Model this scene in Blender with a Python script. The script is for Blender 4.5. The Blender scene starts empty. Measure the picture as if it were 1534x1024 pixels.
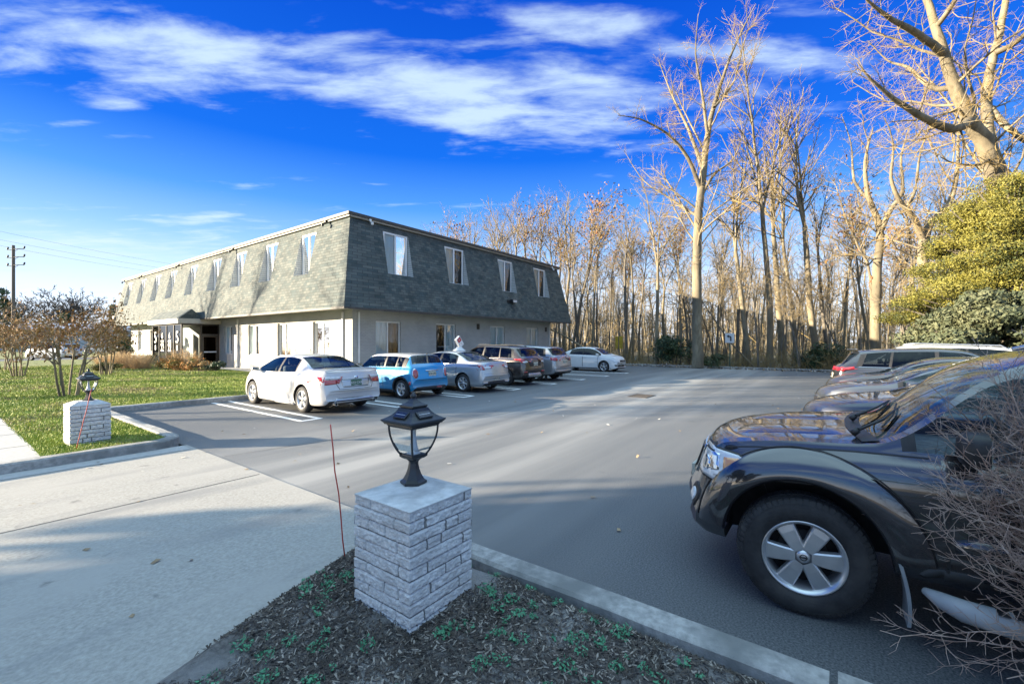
import bpy, bmesh, math, random
import numpy as np
from mathutils import Vector, Matrix
from mathutils.bvhtree import BVHTree
R = math.radians
scene = bpy.context.scene
COL = scene.collection
EYE, FPX, CX, HY = 1.8, 660.0, 767.0, 511.0

# ---------------------------------------------------------------- camera
cam = bpy.data.cameras.new("camera")
cam.sensor_width = 36.0
cam.lens = 36.0 * FPX / 1534.0
cam.clip_end = 3000.0
cam.clip_start = 0.05
camo = bpy.data.objects.new("camera", cam)
COL.objects.link(camo)
camo.location = (0, 0, EYE)
camo.rotation_euler = (R(90), 0, 0)
scene.camera = camo

# ---------------------------------------------------------------- sun, sky, exposure
SUN_EL, SUN_AZ = 12.0, 7.5          # elevation; heading of the shadows left of +X towards +Y
sd = Vector((math.cos(R(SUN_EL)) * math.cos(R(SUN_AZ)), math.cos(R(SUN_EL)) * math.sin(R(SUN_AZ)), -math.sin(R(SUN_EL))))
sun = bpy.data.lights.new("sun", 'SUN')
sun.energy = 5.0
sun.angle = R(0.5)
sun.color = (1.0, 0.85, 0.63)
suno = bpy.data.objects.new("sun", sun)
COL.objects.link(suno)
suno.rotation_euler = sd.to_track_quat('-Z', 'Y').to_euler()
scene.view_settings.view_transform = 'Standard'
scene.view_settings.look = 'None'
scene.view_settings.gamma = 1.0
scene.view_settings.exposure = 2.2
try:
    scene.cycles.max_bounces = 6
    scene.cycles.transparent_max_bounces = 12
    scene.cycles.use_denoising = True
    scene.cycles.sample_clamp_indirect = 4.0
except Exception:
    pass

world = bpy.data.worlds.new("World")
scene.world = world
world.use_nodes = True
nt = world.node_tree
nt.nodes.clear()
def WN(t, **kw):
    n = nt.nodes.new(t)
    for k, v in kw.items():
        setattr(n, k, v)
    return n
def wl(a, b): nt.links.new(a, b)
def wmath(op, a, b=None, c=None, clamp=False):
    n = WN('ShaderNodeMath', operation=op)
    n.use_clamp = clamp
    for i, v in enumerate((a, b, c)):
        if v is None: continue
        if isinstance(v, (int, float)): n.inputs[i].default_value = v
        else: wl(v, n.inputs[i])
    return n.outputs[0]
wout = WN('ShaderNodeOutputWorld')
wbg = WN('ShaderNodeBackground')
wbg.inputs['Strength'].default_value = 0.0455
wl(wbg.outputs[0], wout.inputs[0])
sky = WN('ShaderNodeTexSky', sky_type='NISHITA')
sky.sun_disc = False
sky.sun_elevation = R(SUN_EL)
sky.sun_rotation = R(270 - SUN_AZ)
sky.air_density = 1.0
sky.dust_density = 0.6
sky.ozone_density = 3.0
wtc = WN('ShaderNodeTexCoord')
wsep = WN('ShaderNodeSeparateXYZ')
wl(wtc.outputs['Generated'], wsep.inputs[0])
dx, dy, dz = wsep.outputs
# the deep polarised blue of the clear upper sky and the pale band over the horizon
ramp = WN('ShaderNodeValToRGB')
cr = ramp.color_ramp
cr.elements[0].position = 0.0
cr.elements[0].color = (6.2, 6.6, 7.2, 1)
cr.elements[1].position = 1.0
cr.elements[1].color = (0.15, 0.9, 2.8, 1)
for p, c in ((0.08, (4.8, 5.8, 7.2)), (0.14, (3.4, 4.7, 6.7)), (0.20, (1.8, 3.4, 6.2)), (0.28, (0.5, 1.95, 5.3)), (0.38, (0.02, 0.85, 4.6)), (0.6, (0.0, 0.46, 3.6)), (0.75, (.1, .7, 3.0))):
    e = cr.elements.new(p)
    e.color = (*c, 1)
wl(dz, ramp.inputs[0])
wmixs = WN('ShaderNodeMix', data_type='RGBA')
wmixs.inputs[0].default_value = 0.96
wl(sky.outputs[0], wmixs.inputs[6])
wl(ramp.outputs[0], wmixs.inputs[7])
# clouds: wind-drawn streaks on a plane high above, gathered into banks over parts of the sky
zz = wmath('ADD', wmath('MAXIMUM', dz, 0.0), 0.06)
pu, pv = wmath('DIVIDE', dx, zz), wmath('DIVIDE', dy, zz)
cmb = WN('ShaderNodeCombineXYZ')
wl(pu, cmb.inputs[0]); wl(pv, cmb.inputs[1])
def wnoise(rot, sc, scale, detail, rough, dist=0.0):
    m = WN('ShaderNodeMapping')
    m.inputs['Rotation'].default_value = (0, 0, R(rot))
    m.inputs['Scale'].default_value = sc
    wl(cmb.outputs[0], m.inputs[0])
    n = WN('ShaderNodeTexNoise')
    n.inputs['Scale'].default_value = scale
    n.inputs['Detail'].default_value = detail
    n.inputs['Roughness'].default_value = rough
    n.inputs['Distortion'].default_value = dist
    wl(m.outputs[0], n.inputs['Vector'])
    return n.outputs[0]
n1 = wnoise(12, (0.8, 2.0, 1), 3.4, 10, 0.60, 0.25)
n3 = wnoise(20, (0.9, 1.5, 1), 1.7, 4, 0.5, 0.2)
n2 = wnoise(-8, (0.5, 1.4, 1), 0.75, 3, 0.5)
yy = wmath('MAXIMUM', wmath('ABSOLUTE', dy), 0.05)
cs, ce = wmath('DIVIDE', dx, yy), wmath('DIVIDE', dz, yy)
def bank(x, y, hx, hy, slope, amp):
    s0, e0 = (x - CX) / FPX, (HY - y) / FPX
    c, s = math.cos(slope), math.sin(slope)
    a = wmath('SUBTRACT', cs, s0); b = wmath('SUBTRACT', ce, e0)
    u = wmath('ADD', wmath('MULTIPLY', a, c * FPX / hx), wmath('MULTIPLY', b, s * FPX / hx))
    v = wmath('ADD', wmath('MULTIPLY', a, -s * FPX / hy), wmath('MULTIPLY', b, c * FPX / hy))
    q = wmath('ADD', wmath('MULTIPLY', u, u), wmath('MULTIPLY', v, v))
    return wmath('MULTIPLY', wmath('EXPONENT', wmath('MULTIPLY', q, -1.0)), amp)
tot = None
for b in ((400, 108, 280, 48, -0.10, .43), (690, 150, 190, 40, -0.22, .43), (850, 150, 150, 60, 0.0, .46), (120, 55, 330, 70, -.05, .46),
          (870, 45, 110, 22, .12, .36), (760, 200, 110, 22, -.16, .36), (1180, 80, 330, 34, -.1, .36), (1120, 150, 160, 40, .15, .34),
          (180, 157, 55, 13, 0, .36), (105, 184, 45, 9, .1, .32), (80, 370, 260, 42, .02, .50), (300, 325, 130, 14, 0, .30),
          (1000, 20, 330, 22, 0, .22), (1380, 290, 200, 90, .2, .26), (372, 282, 40, 8, 0, .30), (540, 305, 70, 7, 0, .28), (545, 52, 60, 9, .1, .30), (700, 252, 26, 7, 0, .26)):
    g = bank(*b)
    tot = g if tot is None else wmath('ADD', tot, g)
tot = wmath('MULTIPLY', wmath('MINIMUM', tot, 0.5), 0.95)
behind = wmath('MULTIPLY', wmath('LESS_THAN', dy, 0.1), 0.2)
dens = wmath('ADD', wmath('ADD', wmath('ADD', wmath('MULTIPLY', n1, 1.25), wmath('MULTIPLY', n3, 0.75)), wmath('MULTIPLY', n2, 0.3)), wmath('MAXIMUM', tot, behind))
cl = WN('ShaderNodeMapRange', interpolation_type='SMOOTHSTEP')
cl.inputs['From Min'].default_value = 1.30
cl.inputs['From Max'].default_value = 1.84
cl.inputs['To Max'].default_value = 0.84
wl(dens, cl.inputs['Value'])
wmixc = WN('ShaderNodeMix', data_type='RGBA')
wl(cl.outputs[0], wmixc.inputs[0])
wl(wmixs.outputs[2], wmixc.inputs[6])
wmixc.inputs[7].default_value = (3.7, 4.7, 5.5, 1)
# unseen bright cloud overhead and behind the view, added to fill the shade
fill_veil = WN('ShaderNodeMapRange', interpolation_type='SMOOTHSTEP')
fill_veil.inputs['From Min'].default_value = 0.63
fill_veil.inputs['From Max'].default_value = 0.80
wl(dz, fill_veil.inputs['Value'])
vn = wnoise(30, (1, 1, 1), 1.2, 5, 0.55)
va = wmath('MULTIPLY', fill_veil.outputs[0], wmath('MULTIPLY_ADD', vn, 0.6, 0.45, clamp=True))
wmixv = WN('ShaderNodeMix', data_type='RGBA')
back = WN('ShaderNodeMapRange', interpolation_type='SMOOTHSTEP')  # more of the added fill cloud, low behind the view
back.inputs['From Min'].default_value = 0.10
back.inputs['From Max'].default_value = -0.45
wl(dy, back.inputs['Value'])
bup = WN('ShaderNodeMapRange', interpolation_type='SMOOTHSTEP')
bup.inputs['From Min'].default_value = 0.10
bup.inputs['From Max'].default_value = 0.42
wl(dz, bup.inputs['Value'])
vb = wmath('MULTIPLY', wmath('MULTIPLY', back.outputs[0], bup.outputs[0]), wmath('MULTIPLY_ADD', vn, 0.35, 0.0, clamp=True))
va = wmath('MAXIMUM', va, vb)
wl(va, wmixv.inputs[0])
wl(wmixc.outputs[2], wmixv.inputs[6])
wmixv.inputs[7].default_value = (6.4, 9.6, 11.6, 1)
wl(wmixv.outputs[2], wbg.inputs['Color'])

# ---------------------------------------------------------------- helpers
W0 = Vector((-7.75, 21.4, 0)); DR = Vector((.5953, .8035, 0)); DL = Vector((-.8035, .5953, 0))
BROT = math.atan2(.8035, .5953)          # plot frame: x along the gable wall, y along the street front
def B(x, y, z=0.0): return W0 + DR * x + DL * y + Vector((0, 0, z))
def at(px, py, depth): return Vector(((px - CX) / FPX * depth, depth, EYE + (HY - py) / FPX * depth))
rng = np.random.default_rng(7)
random.seed(7)

def tag(o, label=None, cat=None, group=None, kind=None):
    if label: o['label'] = label
    if cat: o['category'] = cat
    if group: o['group'] = group
    if kind: o['kind'] = kind
    return o
def empty(name, loc=(0, 0, 0), rz=0.0):
    o = bpy.data.objects.new(name, None)
    o.empty_display_size = 0.2
    COL.objects.link(o)
    o.location = loc
    o.rotation_euler = (0, 0, rz)
    return o
def link(name, me, parent=None, loc=None, rz=None):
    o = bpy.data.objects.new(name, me)
    COL.objects.link(o)
    if parent is not None: o.parent = parent
    if loc is not None: o.location = loc
    if rz is not None: o.rotation_euler = (0, 0, rz)
    return o
def mesh_np(name, V, F, mats, mi=None, smooth=False):
    """V (n,3), F (m,k) same-size faces."""
    V = np.asarray(V, dtype=np.float32); F = np.asarray(F, dtype=np.int32)
    me = bpy.data.meshes.new(name)
    m, k = F.shape
    me.vertices.add(len(V)); me.vertices.foreach_set("co", V.ravel())
    me.loops.add(m * k); me.loops.foreach_set("vertex_index", F.ravel())
    me.polygons.add(m)
    me.polygons.foreach_set("loop_start", np.arange(0, m * k, k, dtype=np.int32))
    me.polygons.foreach_set("loop_total", np.full(m, k, dtype=np.int32))
    if mi is not None: me.polygons.foreach_set("material_index", np.asarray(mi, dtype=np.int32))
    if smooth: me.polygons.foreach_set("use_smooth", np.ones(m, dtype=bool))
    for mt in (mats if isinstance(mats, (list, tuple)) else [mats]): me.materials.append(mt)
    me.update(calc_edges=True)
    me.validate()
    return me

class MB:
    """collects shapes into one bmesh"""
    def __init__(s):
        s.bm = bmesh.new(); s.uv = s.bm.loops.layers.uv.new("uv"); s.mi = 0
    def face(s, pts, uvs=None, mi=None):
        vs = [s.bm.verts.new(p) for p in pts]
        try: f = s.bm.faces.new(vs)
        except ValueError: return None
        f.material_index = s.mi if mi is None else mi
        if uvs:
            for l, u in zip(f.loops, uvs): l[s.uv].uv = u
        return f
    def box(s, x0, x1, y0, y1, z0, z1, bevel=0.0, mi=None, M=None):
        P = [Vector((x, y, z)) for x in (x0, x1) for y in (y0, y1) for z in (z0, z1)]
        if M is not None: P = [M @ p for p in P]
        vs = [s.bm.verts.new(p) for p in P]
        fs = []
        for idx in ((0, 1, 3, 2), (4, 6, 7, 5), (0, 4, 5, 1), (2, 3, 7, 6), (0, 2, 6, 4), (1, 5, 7, 3)):
            f = s.bm.faces.new([vs[i] for i in idx]); f.material_index = s.mi if mi is None else mi
            fs.append(f)
        if bevel > 0:
            es = list({e for f in fs for e in f.edges})
            r = bmesh.ops.bevel(s.bm, geom=es, offset=bevel, segments=2, affect='EDGES', profile=0.5)
            for f in r['faces']: f.material_index = s.mi if mi is None else mi
        return s
    def tube(s, pts, rad, n=8, cap=True, mi=None):
        pts = [Vector(p) for p in pts]
        if isinstance(rad, (int, float)): rad = [rad] * len(pts)
        rings = []
        up = None
        for i, p in enumerate(pts):
            t = (pts[min(i + 1, len(pts) - 1)] - pts[max(i - 1, 0)])
            if t.length < 1e-9: t = Vector((0, 0, 1))
            t.normalize()
            if up is None:
                up = Vector((0, 0, 1)) if abs(t.z) < .9 else Vector((1, 0, 0))
            a = t.cross(up)
            if a.length < 1e-6: a = t.cross(Vector((1, .3, .2)))
            a.normalize(); b = a.cross(t); up = b.cross(a) if False else up
            rings.append([s.bm.verts.new(p + (a * math.cos(2 * math.pi * k / n) + b * math.sin(2 * math.pi * k / n)) * rad[i]) for k in range(n)])
        m = s.mi if mi is None else mi
        for r0, r1 in zip(rings, rings[1:]):
            for k in range(n):
                f = s.bm.faces.new((r0[k], r0[(k + 1) % n], r1[(k + 1) % n], r1[k])); f.material_index = m; f.smooth = n > 5
        if cap:
            for r in (rings[0][::-1], rings[-1]):
                f = s.bm.faces.new(r); f.material_index = m
        return s
    def lathe(s, prof, n=32, axis='z', centre=(0, 0, 0), mi=None, a0=0.0, a1=2 * math.pi, smooth=True, mis=None):
        c = Vector(centre); full = abs(a1 - a0 - 2 * math.pi) < 1e-6
        cnt = n if full else n + 1
        rings = []
        for r, h in prof:
            ring = []
            for k in range(cnt):
                t = a0 + (a1 - a0) * k / n
                if axis == 'z': p = (r * math.cos(t), r * math.sin(t), h)
                elif axis == 'y': p = (r * math.cos(t), h, r * math.sin(t))
                else: p = (h, r * math.cos(t), r * math.sin(t))
                ring.append(s.bm.verts.new(c + Vector(p)))
            rings.append(ring)
        for i, (r0, r1) in enumerate(zip(rings, rings[1:])):
            for k in range(n if full else n):
                k2 = (k + 1) % cnt
                f = s.bm.faces.new((r0[k], r0[k2], r1[k2], r1[k]))
                f.material_index = mis[i] if mis else (s.mi if mi is None else mi); f.smooth = smooth
        return s
    def build(s, name, mats, parent=None, loc=None, rz=None, smooth=None, fix=True, merge=0.0):
        if merge: bmesh.ops.remove_doubles(s.bm, verts=s.bm.verts, dist=merge)
        if fix: bmesh.ops.recalc_face_normals(s.bm, faces=s.bm.faces)
        me = bpy.data.meshes.new(name)
        s.bm.to_mesh(me); s.bm.free()
        for m in (mats if isinstance(mats, (list, tuple)) else [mats]): me.materials.append(m)
        if smooth is not None:
            me.polygons.foreach_set("use_smooth", np.ones(len(me.polygons), dtype=bool))
            me.set_sharp_from_angle(angle=R(smooth))
        return link(name, me, parent, loc, rz)
def children(o): return [c for c in bpy.data.objects if c.parent is o]
def copy_tree(o, parent=None, kids=None):
    c = o.copy(); COL.objects.link(c); c.parent = parent
    for ch in (kids(o) if kids else list(o.children)): copy_tree(ch, c, kids)
    return c

# ---------------------------------------------------------------- materials
def new_mat(name):
    m = bpy.data.materials.new(name); m.use_nodes = True
    t = m.node_tree
    return m, t, t.nodes['Principled BSDF']
def pmat(name, c1, c2=None, scale=5.0, rough=0.7, bump=0.0, bscale=None, metal=0.0, coat=0.0, detail=6.0, spec=None, stretch=None, c3=None, s3=0.6, contrast=(0.35, 0.65), bdist=0.02, coord='Object', track_sun=None, spots=None):
    m, t, b = new_mat(name)
    b.inputs['Base Color'].default_value = (*c1, 1)
    b.inputs['Roughness'].default_value = rough
    b.inputs['Metallic'].default_value = metal
    if coat:
        b.inputs['Coat Weight'].default_value = coat; b.inputs['Coat IOR'].default_value = 1.7; b.inputs['Coat Roughness'].default_value = 0.04
    if spec is not None: b.inputs['Specular IOR Level'].default_value = spec
    tc = t.nodes.new('ShaderNodeTexCoord'); src = tc.outputs[coord]
    if stretch:
        mp = t.nodes.new('ShaderNodeMapping'); mp.inputs['Scale'].default_value = stretch
        t.links.new(src, mp.inputs[0]); src = mp.outputs[0]
    def noise(sc, det=detail):
        n = t.nodes.new('ShaderNodeTexNoise'); n.inputs['Scale'].default_value = sc; n.inputs['Detail'].default_value = det
        n.inputs['Roughness'].default_value = 0.6
        t.links.new(src, n.inputs['Vector']); return n
    if c2 is not None:
        n = noise(scale)
        rp = t.nodes.new('ShaderNodeValToRGB')
        rp.color_ramp.elements[0].position = contrast[0]; rp.color_ramp.elements[1].position = contrast[1]
        rp.color_ramp.elements[0].color = (*c1, 1); rp.color_ramp.elements[1].color = (*c2, 1)
        t.links.new(n.outputs[0], rp.inputs[0])
        outc = rp.outputs[0]
        if c3 is not None:
            n3 = noise(s3, 4)
            r3 = t.nodes.new('ShaderNodeMapRange'); r3.inputs['From Min'].default_value = .45; r3.inputs['From Max'].default_value = .65
            t.links.new(n3.outputs[0], r3.inputs['Value'])
            mx = t.nodes.new('ShaderNodeMix'); mx.data_type = 'RGBA'
            t.links.new(r3.outputs[0], mx.inputs[0]); t.links.new(outc, mx.inputs[6]); mx.inputs[7].default_value = (*c3, 1)
            outc = mx.outputs[2]
        if spots is not None:      # (colour, scale, radius): drips and stains of uneven size
            nd = noise(spots[1] * 4, 4)
            va_ = t.nodes.new('ShaderNodeVectorMath'); va_.operation = 'MULTIPLY_ADD'; va_.inputs[1].default_value = (.22, .22, .22)
            t.links.new(nd.outputs['Color'], va_.inputs[0]); t.links.new(src, va_.inputs[2])
            vo = t.nodes.new('ShaderNodeTexVoronoi'); vo.inputs['Scale'].default_value = spots[1]; t.links.new(va_.outputs[0], vo.inputs['Vector'])
            sc_ = t.nodes.new('ShaderNodeSeparateColor'); t.links.new(vo.outputs['Color'], sc_.inputs[0])
            th = t.nodes.new('ShaderNodeMath'); th.operation = 'MULTIPLY'; th.inputs[1].default_value = spots[2]; t.links.new(sc_.outputs[0], th.inputs[0])
            df = t.nodes.new('ShaderNodeMath'); df.operation = 'SUBTRACT'; t.links.new(th.outputs[0], df.inputs[0]); t.links.new(vo.outputs['Distance'], df.inputs[1])
            mr_ = t.nodes.new('ShaderNodeMapRange'); mr_.inputs['From Min'].default_value = 0.0; mr_.inputs['From Max'].default_value = .09; mr_.inputs['To Max'].default_value = .7
            t.links.new(df.outputs[0], mr_.inputs['Value'])
            m5 = t.nodes.new('ShaderNodeMix'); m5.data_type = 'RGBA'
            t.links.new(mr_.outputs[0], m5.inputs[0]); t.links.new(outc, m5.inputs[6]); m5.inputs[7].default_value = (*spots[0], 1)
            outc = m5.outputs[2]
        if track_sun is not None:      # (colour, stretch, scale, lo, hi): wear drawn out along the drive, plus painted sunlight where banded
            mp2 = t.nodes.new('ShaderNodeMapping'); mp2.inputs['Scale'].default_value = track_sun[1]; t.links.new(tc.outputs[coord], mp2.inputs[0])
            n4 = t.nodes.new('ShaderNodeTexNoise'); n4.inputs['Scale'].default_value = track_sun[2]; n4.inputs['Detail'].default_value = 5; t.links.new(mp2.outputs[0], n4.inputs['Vector'])
            r4 = t.nodes.new('ShaderNodeMapRange'); r4.inputs['From Min'].default_value = track_sun[3]; r4.inputs['From Max'].default_value = track_sun[4]; r4.inputs['To Max'].default_value = .8
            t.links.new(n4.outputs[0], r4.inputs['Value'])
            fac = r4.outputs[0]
            if len(track_sun) > 5:      # lane band: sunlit paleness painted into the colour, over some wear
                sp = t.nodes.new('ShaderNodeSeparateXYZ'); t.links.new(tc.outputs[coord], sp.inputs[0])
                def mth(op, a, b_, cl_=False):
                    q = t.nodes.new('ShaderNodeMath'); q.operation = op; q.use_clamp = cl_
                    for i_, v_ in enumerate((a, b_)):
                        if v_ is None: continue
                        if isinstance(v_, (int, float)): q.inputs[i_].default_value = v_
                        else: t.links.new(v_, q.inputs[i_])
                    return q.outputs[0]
                u = mth('DIVIDE', mth('SUBTRACT', sp.outputs[1], track_sun[5]), track_sun[6]); e_ = mth('EXPONENT', mth('MULTIPLY', mth('MULTIPLY', u, u), -1.0), None)
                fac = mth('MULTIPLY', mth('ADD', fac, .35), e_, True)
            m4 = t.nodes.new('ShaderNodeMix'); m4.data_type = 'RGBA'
            t.links.new(fac, m4.inputs[0]); t.links.new(outc, m4.inputs[6]); m4.inputs[7].default_value = (*track_sun[0], 1)
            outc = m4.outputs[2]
        t.links.new(outc, b.inputs['Base Color'])
    if bump:
        nb = noise(bscale or scale * 4)
        bp = t.nodes.new('ShaderNodeBump'); bp.inputs['Strength'].default_value = bump; bp.inputs['Distance'].default_value = bdist
        t.links.new(nb.outputs[0], bp.inputs['Height']); t.links.new(bp.outputs[0], b.inputs['Normal'])
    return m
def brick_mat(name, c1, c2, mortar, bw, rh, msize, bump, rough=.85, noise_amt=.35, c_scale=3.0, offset=.5, bdist=.01):
    """courses laid out in metres on the uv map"""
    m, t, b = new_mat(name)
    b.inputs['Roughness'].default_value = rough
    uv = t.nodes.new('ShaderNodeUVMap'); uv.uv_map = 'uv'
    bt = t.nodes.new('ShaderNodeTexBrick')
    bt.offset = offset
    bt.inputs['Color1'].default_value = (*c1, 1); bt.inputs['Color2'].default_value = (*c2, 1); bt.inputs['Mortar'].default_value = (*mortar, 1)
    bt.inputs['Scale'].default_value = 1.0; bt.inputs['Mortar Size'].default_value = msize; bt.inputs['Mortar Smooth'].default_value = .3
    bt.inputs['Brick Width'].default_value = bw; bt.inputs['Row Height'].default_value = rh; bt.inputs['Bias'].default_value = 0.0
    t.links.new(uv.outputs[0], bt.inputs['Vector'])
    n = t.nodes.new('ShaderNodeTexNoise'); n.inputs['Scale'].default_value = c_scale; n.inputs['Detail'].default_value = 8
    t.links.new(uv.outputs[0], n.inputs['Vector'])
    mr = t.nodes.new('ShaderNodeMapRange'); mr.inputs['To Min'].default_value = 1 - noise_amt; mr.inputs['To Max'].default_value = 1 + noise_amt
    mr.inputs['From Min'].default_value = .3; mr.inputs['From Max'].default_value = .7
    t.links.new(n.outputs[0], mr.inputs['Value'])
    mx = t.nodes.new('ShaderNodeMix'); mx.data_type = 'RGBA'; mx.blend_type = 'MULTIPLY'; mx.inputs[0].default_value = 1.0
    t.links.new(bt.outputs[0], mx.inputs[6]); t.links.new(mr.outputs[0], mx.inputs[7])
    t.links.new(mx.outputs[2], b.inputs['Base Color'])
    inv = t.nodes.new('ShaderNodeMath'); inv.operation = 'SUBTRACT'; inv.inputs[0].default_value = 1.0
    t.links.new(bt.outputs['Fac'], inv.inputs[1])
    n2 = t.nodes.new('ShaderNodeTexNoise'); n2.inputs['Scale'].default_value = 40; n2.inputs['Detail'].default_value = 5
    t.links.new(uv.outputs[0], n2.inputs['Vector'])
    ad = t.nodes.new('ShaderNodeMath'); ad.operation = 'MULTIPLY_ADD'; ad.inputs[1].default_value = .4
    t.links.new(n2.outputs[0], ad.inputs[0]); t.links.new(inv.outputs[0], ad.inputs[2])
    bp = t.nodes.new('ShaderNodeBump'); bp.inputs['Strength'].default_value = bump; bp.inputs['Distance'].default_value = bdist
    t.links.new(ad.outputs[0], bp.inputs['Height']); t.links.new(bp.outputs[0], b.inputs['Normal'])
    return m
def glass_mat(name, tint, refl=1.0, rough=0.02, ior=1.5):
    m = bpy.data.materials.new(name); m.use_nodes = True
    t = m.node_tree; t.nodes.clear()
    o = t.nodes.new('ShaderNodeOutputMaterial')
    tr = t.nodes.new('ShaderNodeBsdfTransparent'); tr.inputs[0].default_value = (*tint, 1)
    gl = t.nodes.new('ShaderNodeBsdfGlossy'); gl.inputs['Roughness'].default_value = rough
    gl.inputs['Color'].default_value = (refl, refl, refl, 1)
    fr = t.nodes.new('ShaderNodeFresnel'); fr.inputs['IOR'].default_value = ior
    mx = t.nodes.new('ShaderNodeMixShader')
    t.links.new(fr.outputs[0], mx.inputs[0]); t.links.new(tr.outputs[0], mx.inputs[1]); t.links.new(gl.outputs[0], mx.inputs[2])
    t.links.new(mx.outputs[0], o.inputs[0])
    return m
def paint(name, c, metal=0.0, rough=.35, flake=None, dirt=None):
    m = pmat(name, c, flake or tuple(min(1, v * 1.06) for v in c), scale=3.0, rough=rough, metal=metal, coat=1.0, c3=dirt, s3=1.4)
    return m
# ---------------------------------------------------------------- ground, paving, kerbs (plot frame)
M = {}
M['ground'] = pmat('leaf_litter', (.10, .075, .05), (.22, .17, .115), scale=2.2, rough=.95, bump=.6, bscale=9, c3=(.07, .085, .03), s3=.08)
M['asphalt'] = pmat('asphalt', (.030, .037, .043), (.165, .168, .17), scale=75, rough=.72, bump=.55, bscale=220, bdist=.006, c3=(.095, .098, .10), s3=.35, detail=4, contrast=(.32, .70), track_sun=((.30, .29, .27), (.05, .6, 1), 1.8, .40, .66, -13.4, 2.9), spots=((.025, .026, .028), 1.1, .16))  # pale lane band paints sunlight into the colour, mixed with some wear
M['concrete'] = pmat('concrete', (.255, .238, .205), (.41, .385, .34), scale=38, rough=.85, bump=.5, bscale=150, bdist=.006, c3=(.36, .335, .295), s3=.7, contrast=(.28, .72), track_sun=((.21, .205, .195), (.14, .9, 1), 2.2, .52, .74), spots=((.15, .14, .125), 2.2, .15))
M['pan'] = pmat('smooth_concrete', (.36, .345, .32), (.44, .42, .39), scale=18, rough=.8, bump=.2, bscale=120, bdist=.004)
M['kerb'] = pmat('kerb_concrete', (.24, .235, .22), (.42, .40, .37), scale=16, rough=.9, bump=.6, bscale=80, bdist=.008, c3=(.17, .17, .16), s3=1.3)
M['joint'] = pmat('joint', (.07, .068, .06), (.11, .1, .09), scale=20, rough=1)
M['lawn'] = pmat('lawn_soil', (.07, .11, .02), (.16, .19, .045), scale=5, rough=1, bump=.8, bscale=40, c3=(.17, .15, .06), s3=.6)
M['mulch'] = pmat('mulch_soil', (.05, .045, .04), (.18, .162, .145), scale=26, rough=1, bump=1.0, bscale=70, bdist=.02, c3=(.27, .255, .24), s3=1.6)
M['paintline'] = pmat('line_paint', (.42, .42, .41), (.78, .78, .76), scale=22, rough=.7, bump=.2, bscale=90, contrast=(.25, .5))
M['iron'] = pmat('cast_iron', (.03, .028, .026), (.06, .05, .045), scale=20, rough=.7, bump=.3)

def sheetB(name, poly, z, mat, kind='structure', thick=0.0):
    mb = MB()
    pts = [(x, y, z) for x, y in poly]
    mb.face(pts)
    if thick:
        n = len(poly)
        for i in range(n):
            a, b = poly[i], poly[(i + 1) % n]
            mb.face([(a[0], a[1], z), (b[0], b[1], z), (b[0], b[1], z - thick), (a[0], a[1], z - thick)])
    o = mb.build(name, mat, loc=W0, rz=BROT)
    if o.data.polygons[0].normal.z < 0: o.data.flip_normals()
    return tag(o, kind=kind)
mb = MB(); mb.face([(-1500, -1500, -.06), (1500, -1500, -.06), (1500, 1500, -.06), (-1500, 1500, -.06)])
tag(mb.build('ground', M['ground']), kind='structure')
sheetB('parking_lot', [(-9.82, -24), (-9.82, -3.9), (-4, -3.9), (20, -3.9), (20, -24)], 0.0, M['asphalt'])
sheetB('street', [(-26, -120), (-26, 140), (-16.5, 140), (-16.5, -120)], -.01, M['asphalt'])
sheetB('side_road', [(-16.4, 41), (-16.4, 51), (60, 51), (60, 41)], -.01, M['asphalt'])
# concrete driveway apron with flared near edge
ap = [(-9.78, -9.85), (-9.78, -15.45), (-10.3, -15.6), (-11.1, -15.84), (-11.5, -15.98), (-12.0, -16.15), (-12.7, -16.5), (-13.5, -17.1), (-14.6, -18.2), (-16.45, -20.5), (-16.45, -6.5), (-14, -9.3), (-13, -9.85)]
sheetB('driveway_apron', ap, .008, M['concrete'])
mb = MB()
mb.box(-14.6, -9.82, -12.665, -12.645, .008, .0105)
tag(mb.build('apron_joint', M['joint'], loc=W0, rz=BROT), kind='structure')
sheetB('gutter_strip', [(-9.85, -10.25), (-13.2, -10.25), (-13.2, -9.86), (-9.85, -9.86)], .013, M['pan'])
# lawn, sidewalk, front walk
sheetB('lawn', [(-11.5, -9.72), (-9.98, -9.72), (-9.98, -4.0), (18.5, -4.0), (18.5, .6), (.6, .6), (.6, 36.5), (60, 36.5), (60, 40.8), (-16.3, 40.8), (-16.3, -9.0), (-12.9, -9.72)], .10, M['lawn'], thick=.2)
sheetB('sidewalk', [(-12.85, -9.7), (-11.48, -9.7), (-11.48, 40.7), (-12.85, 40.7)], .115, M['pan'])
mb = MB()
for k in range(30):
    y = -8.35 + k * 1.5
    mb.box(-12.84, -11.49, y, y + .014, .115, .1175)
tag(mb.build('sidewalk_joints', M['joint'], loc=W0, rz=BROT), kind='structure')
sheetB('front_walk', [(-1.25, -2.4), (-.01, -2.4), (-.01, 15.6), (-1.25, 15.6)], .112, M['pan'])
sheetB('side_walk', [(-1.25, -3.97), (18.4, -3.97), (18.4, -2.45), (-1.25, -2.45)], .114, M['pan'])
sheetB('far_lawn', [(-16.3, 51.2), (60, 51.2), (60, 140), (-16.3, 140)], .02, M['lawn'])

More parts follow.
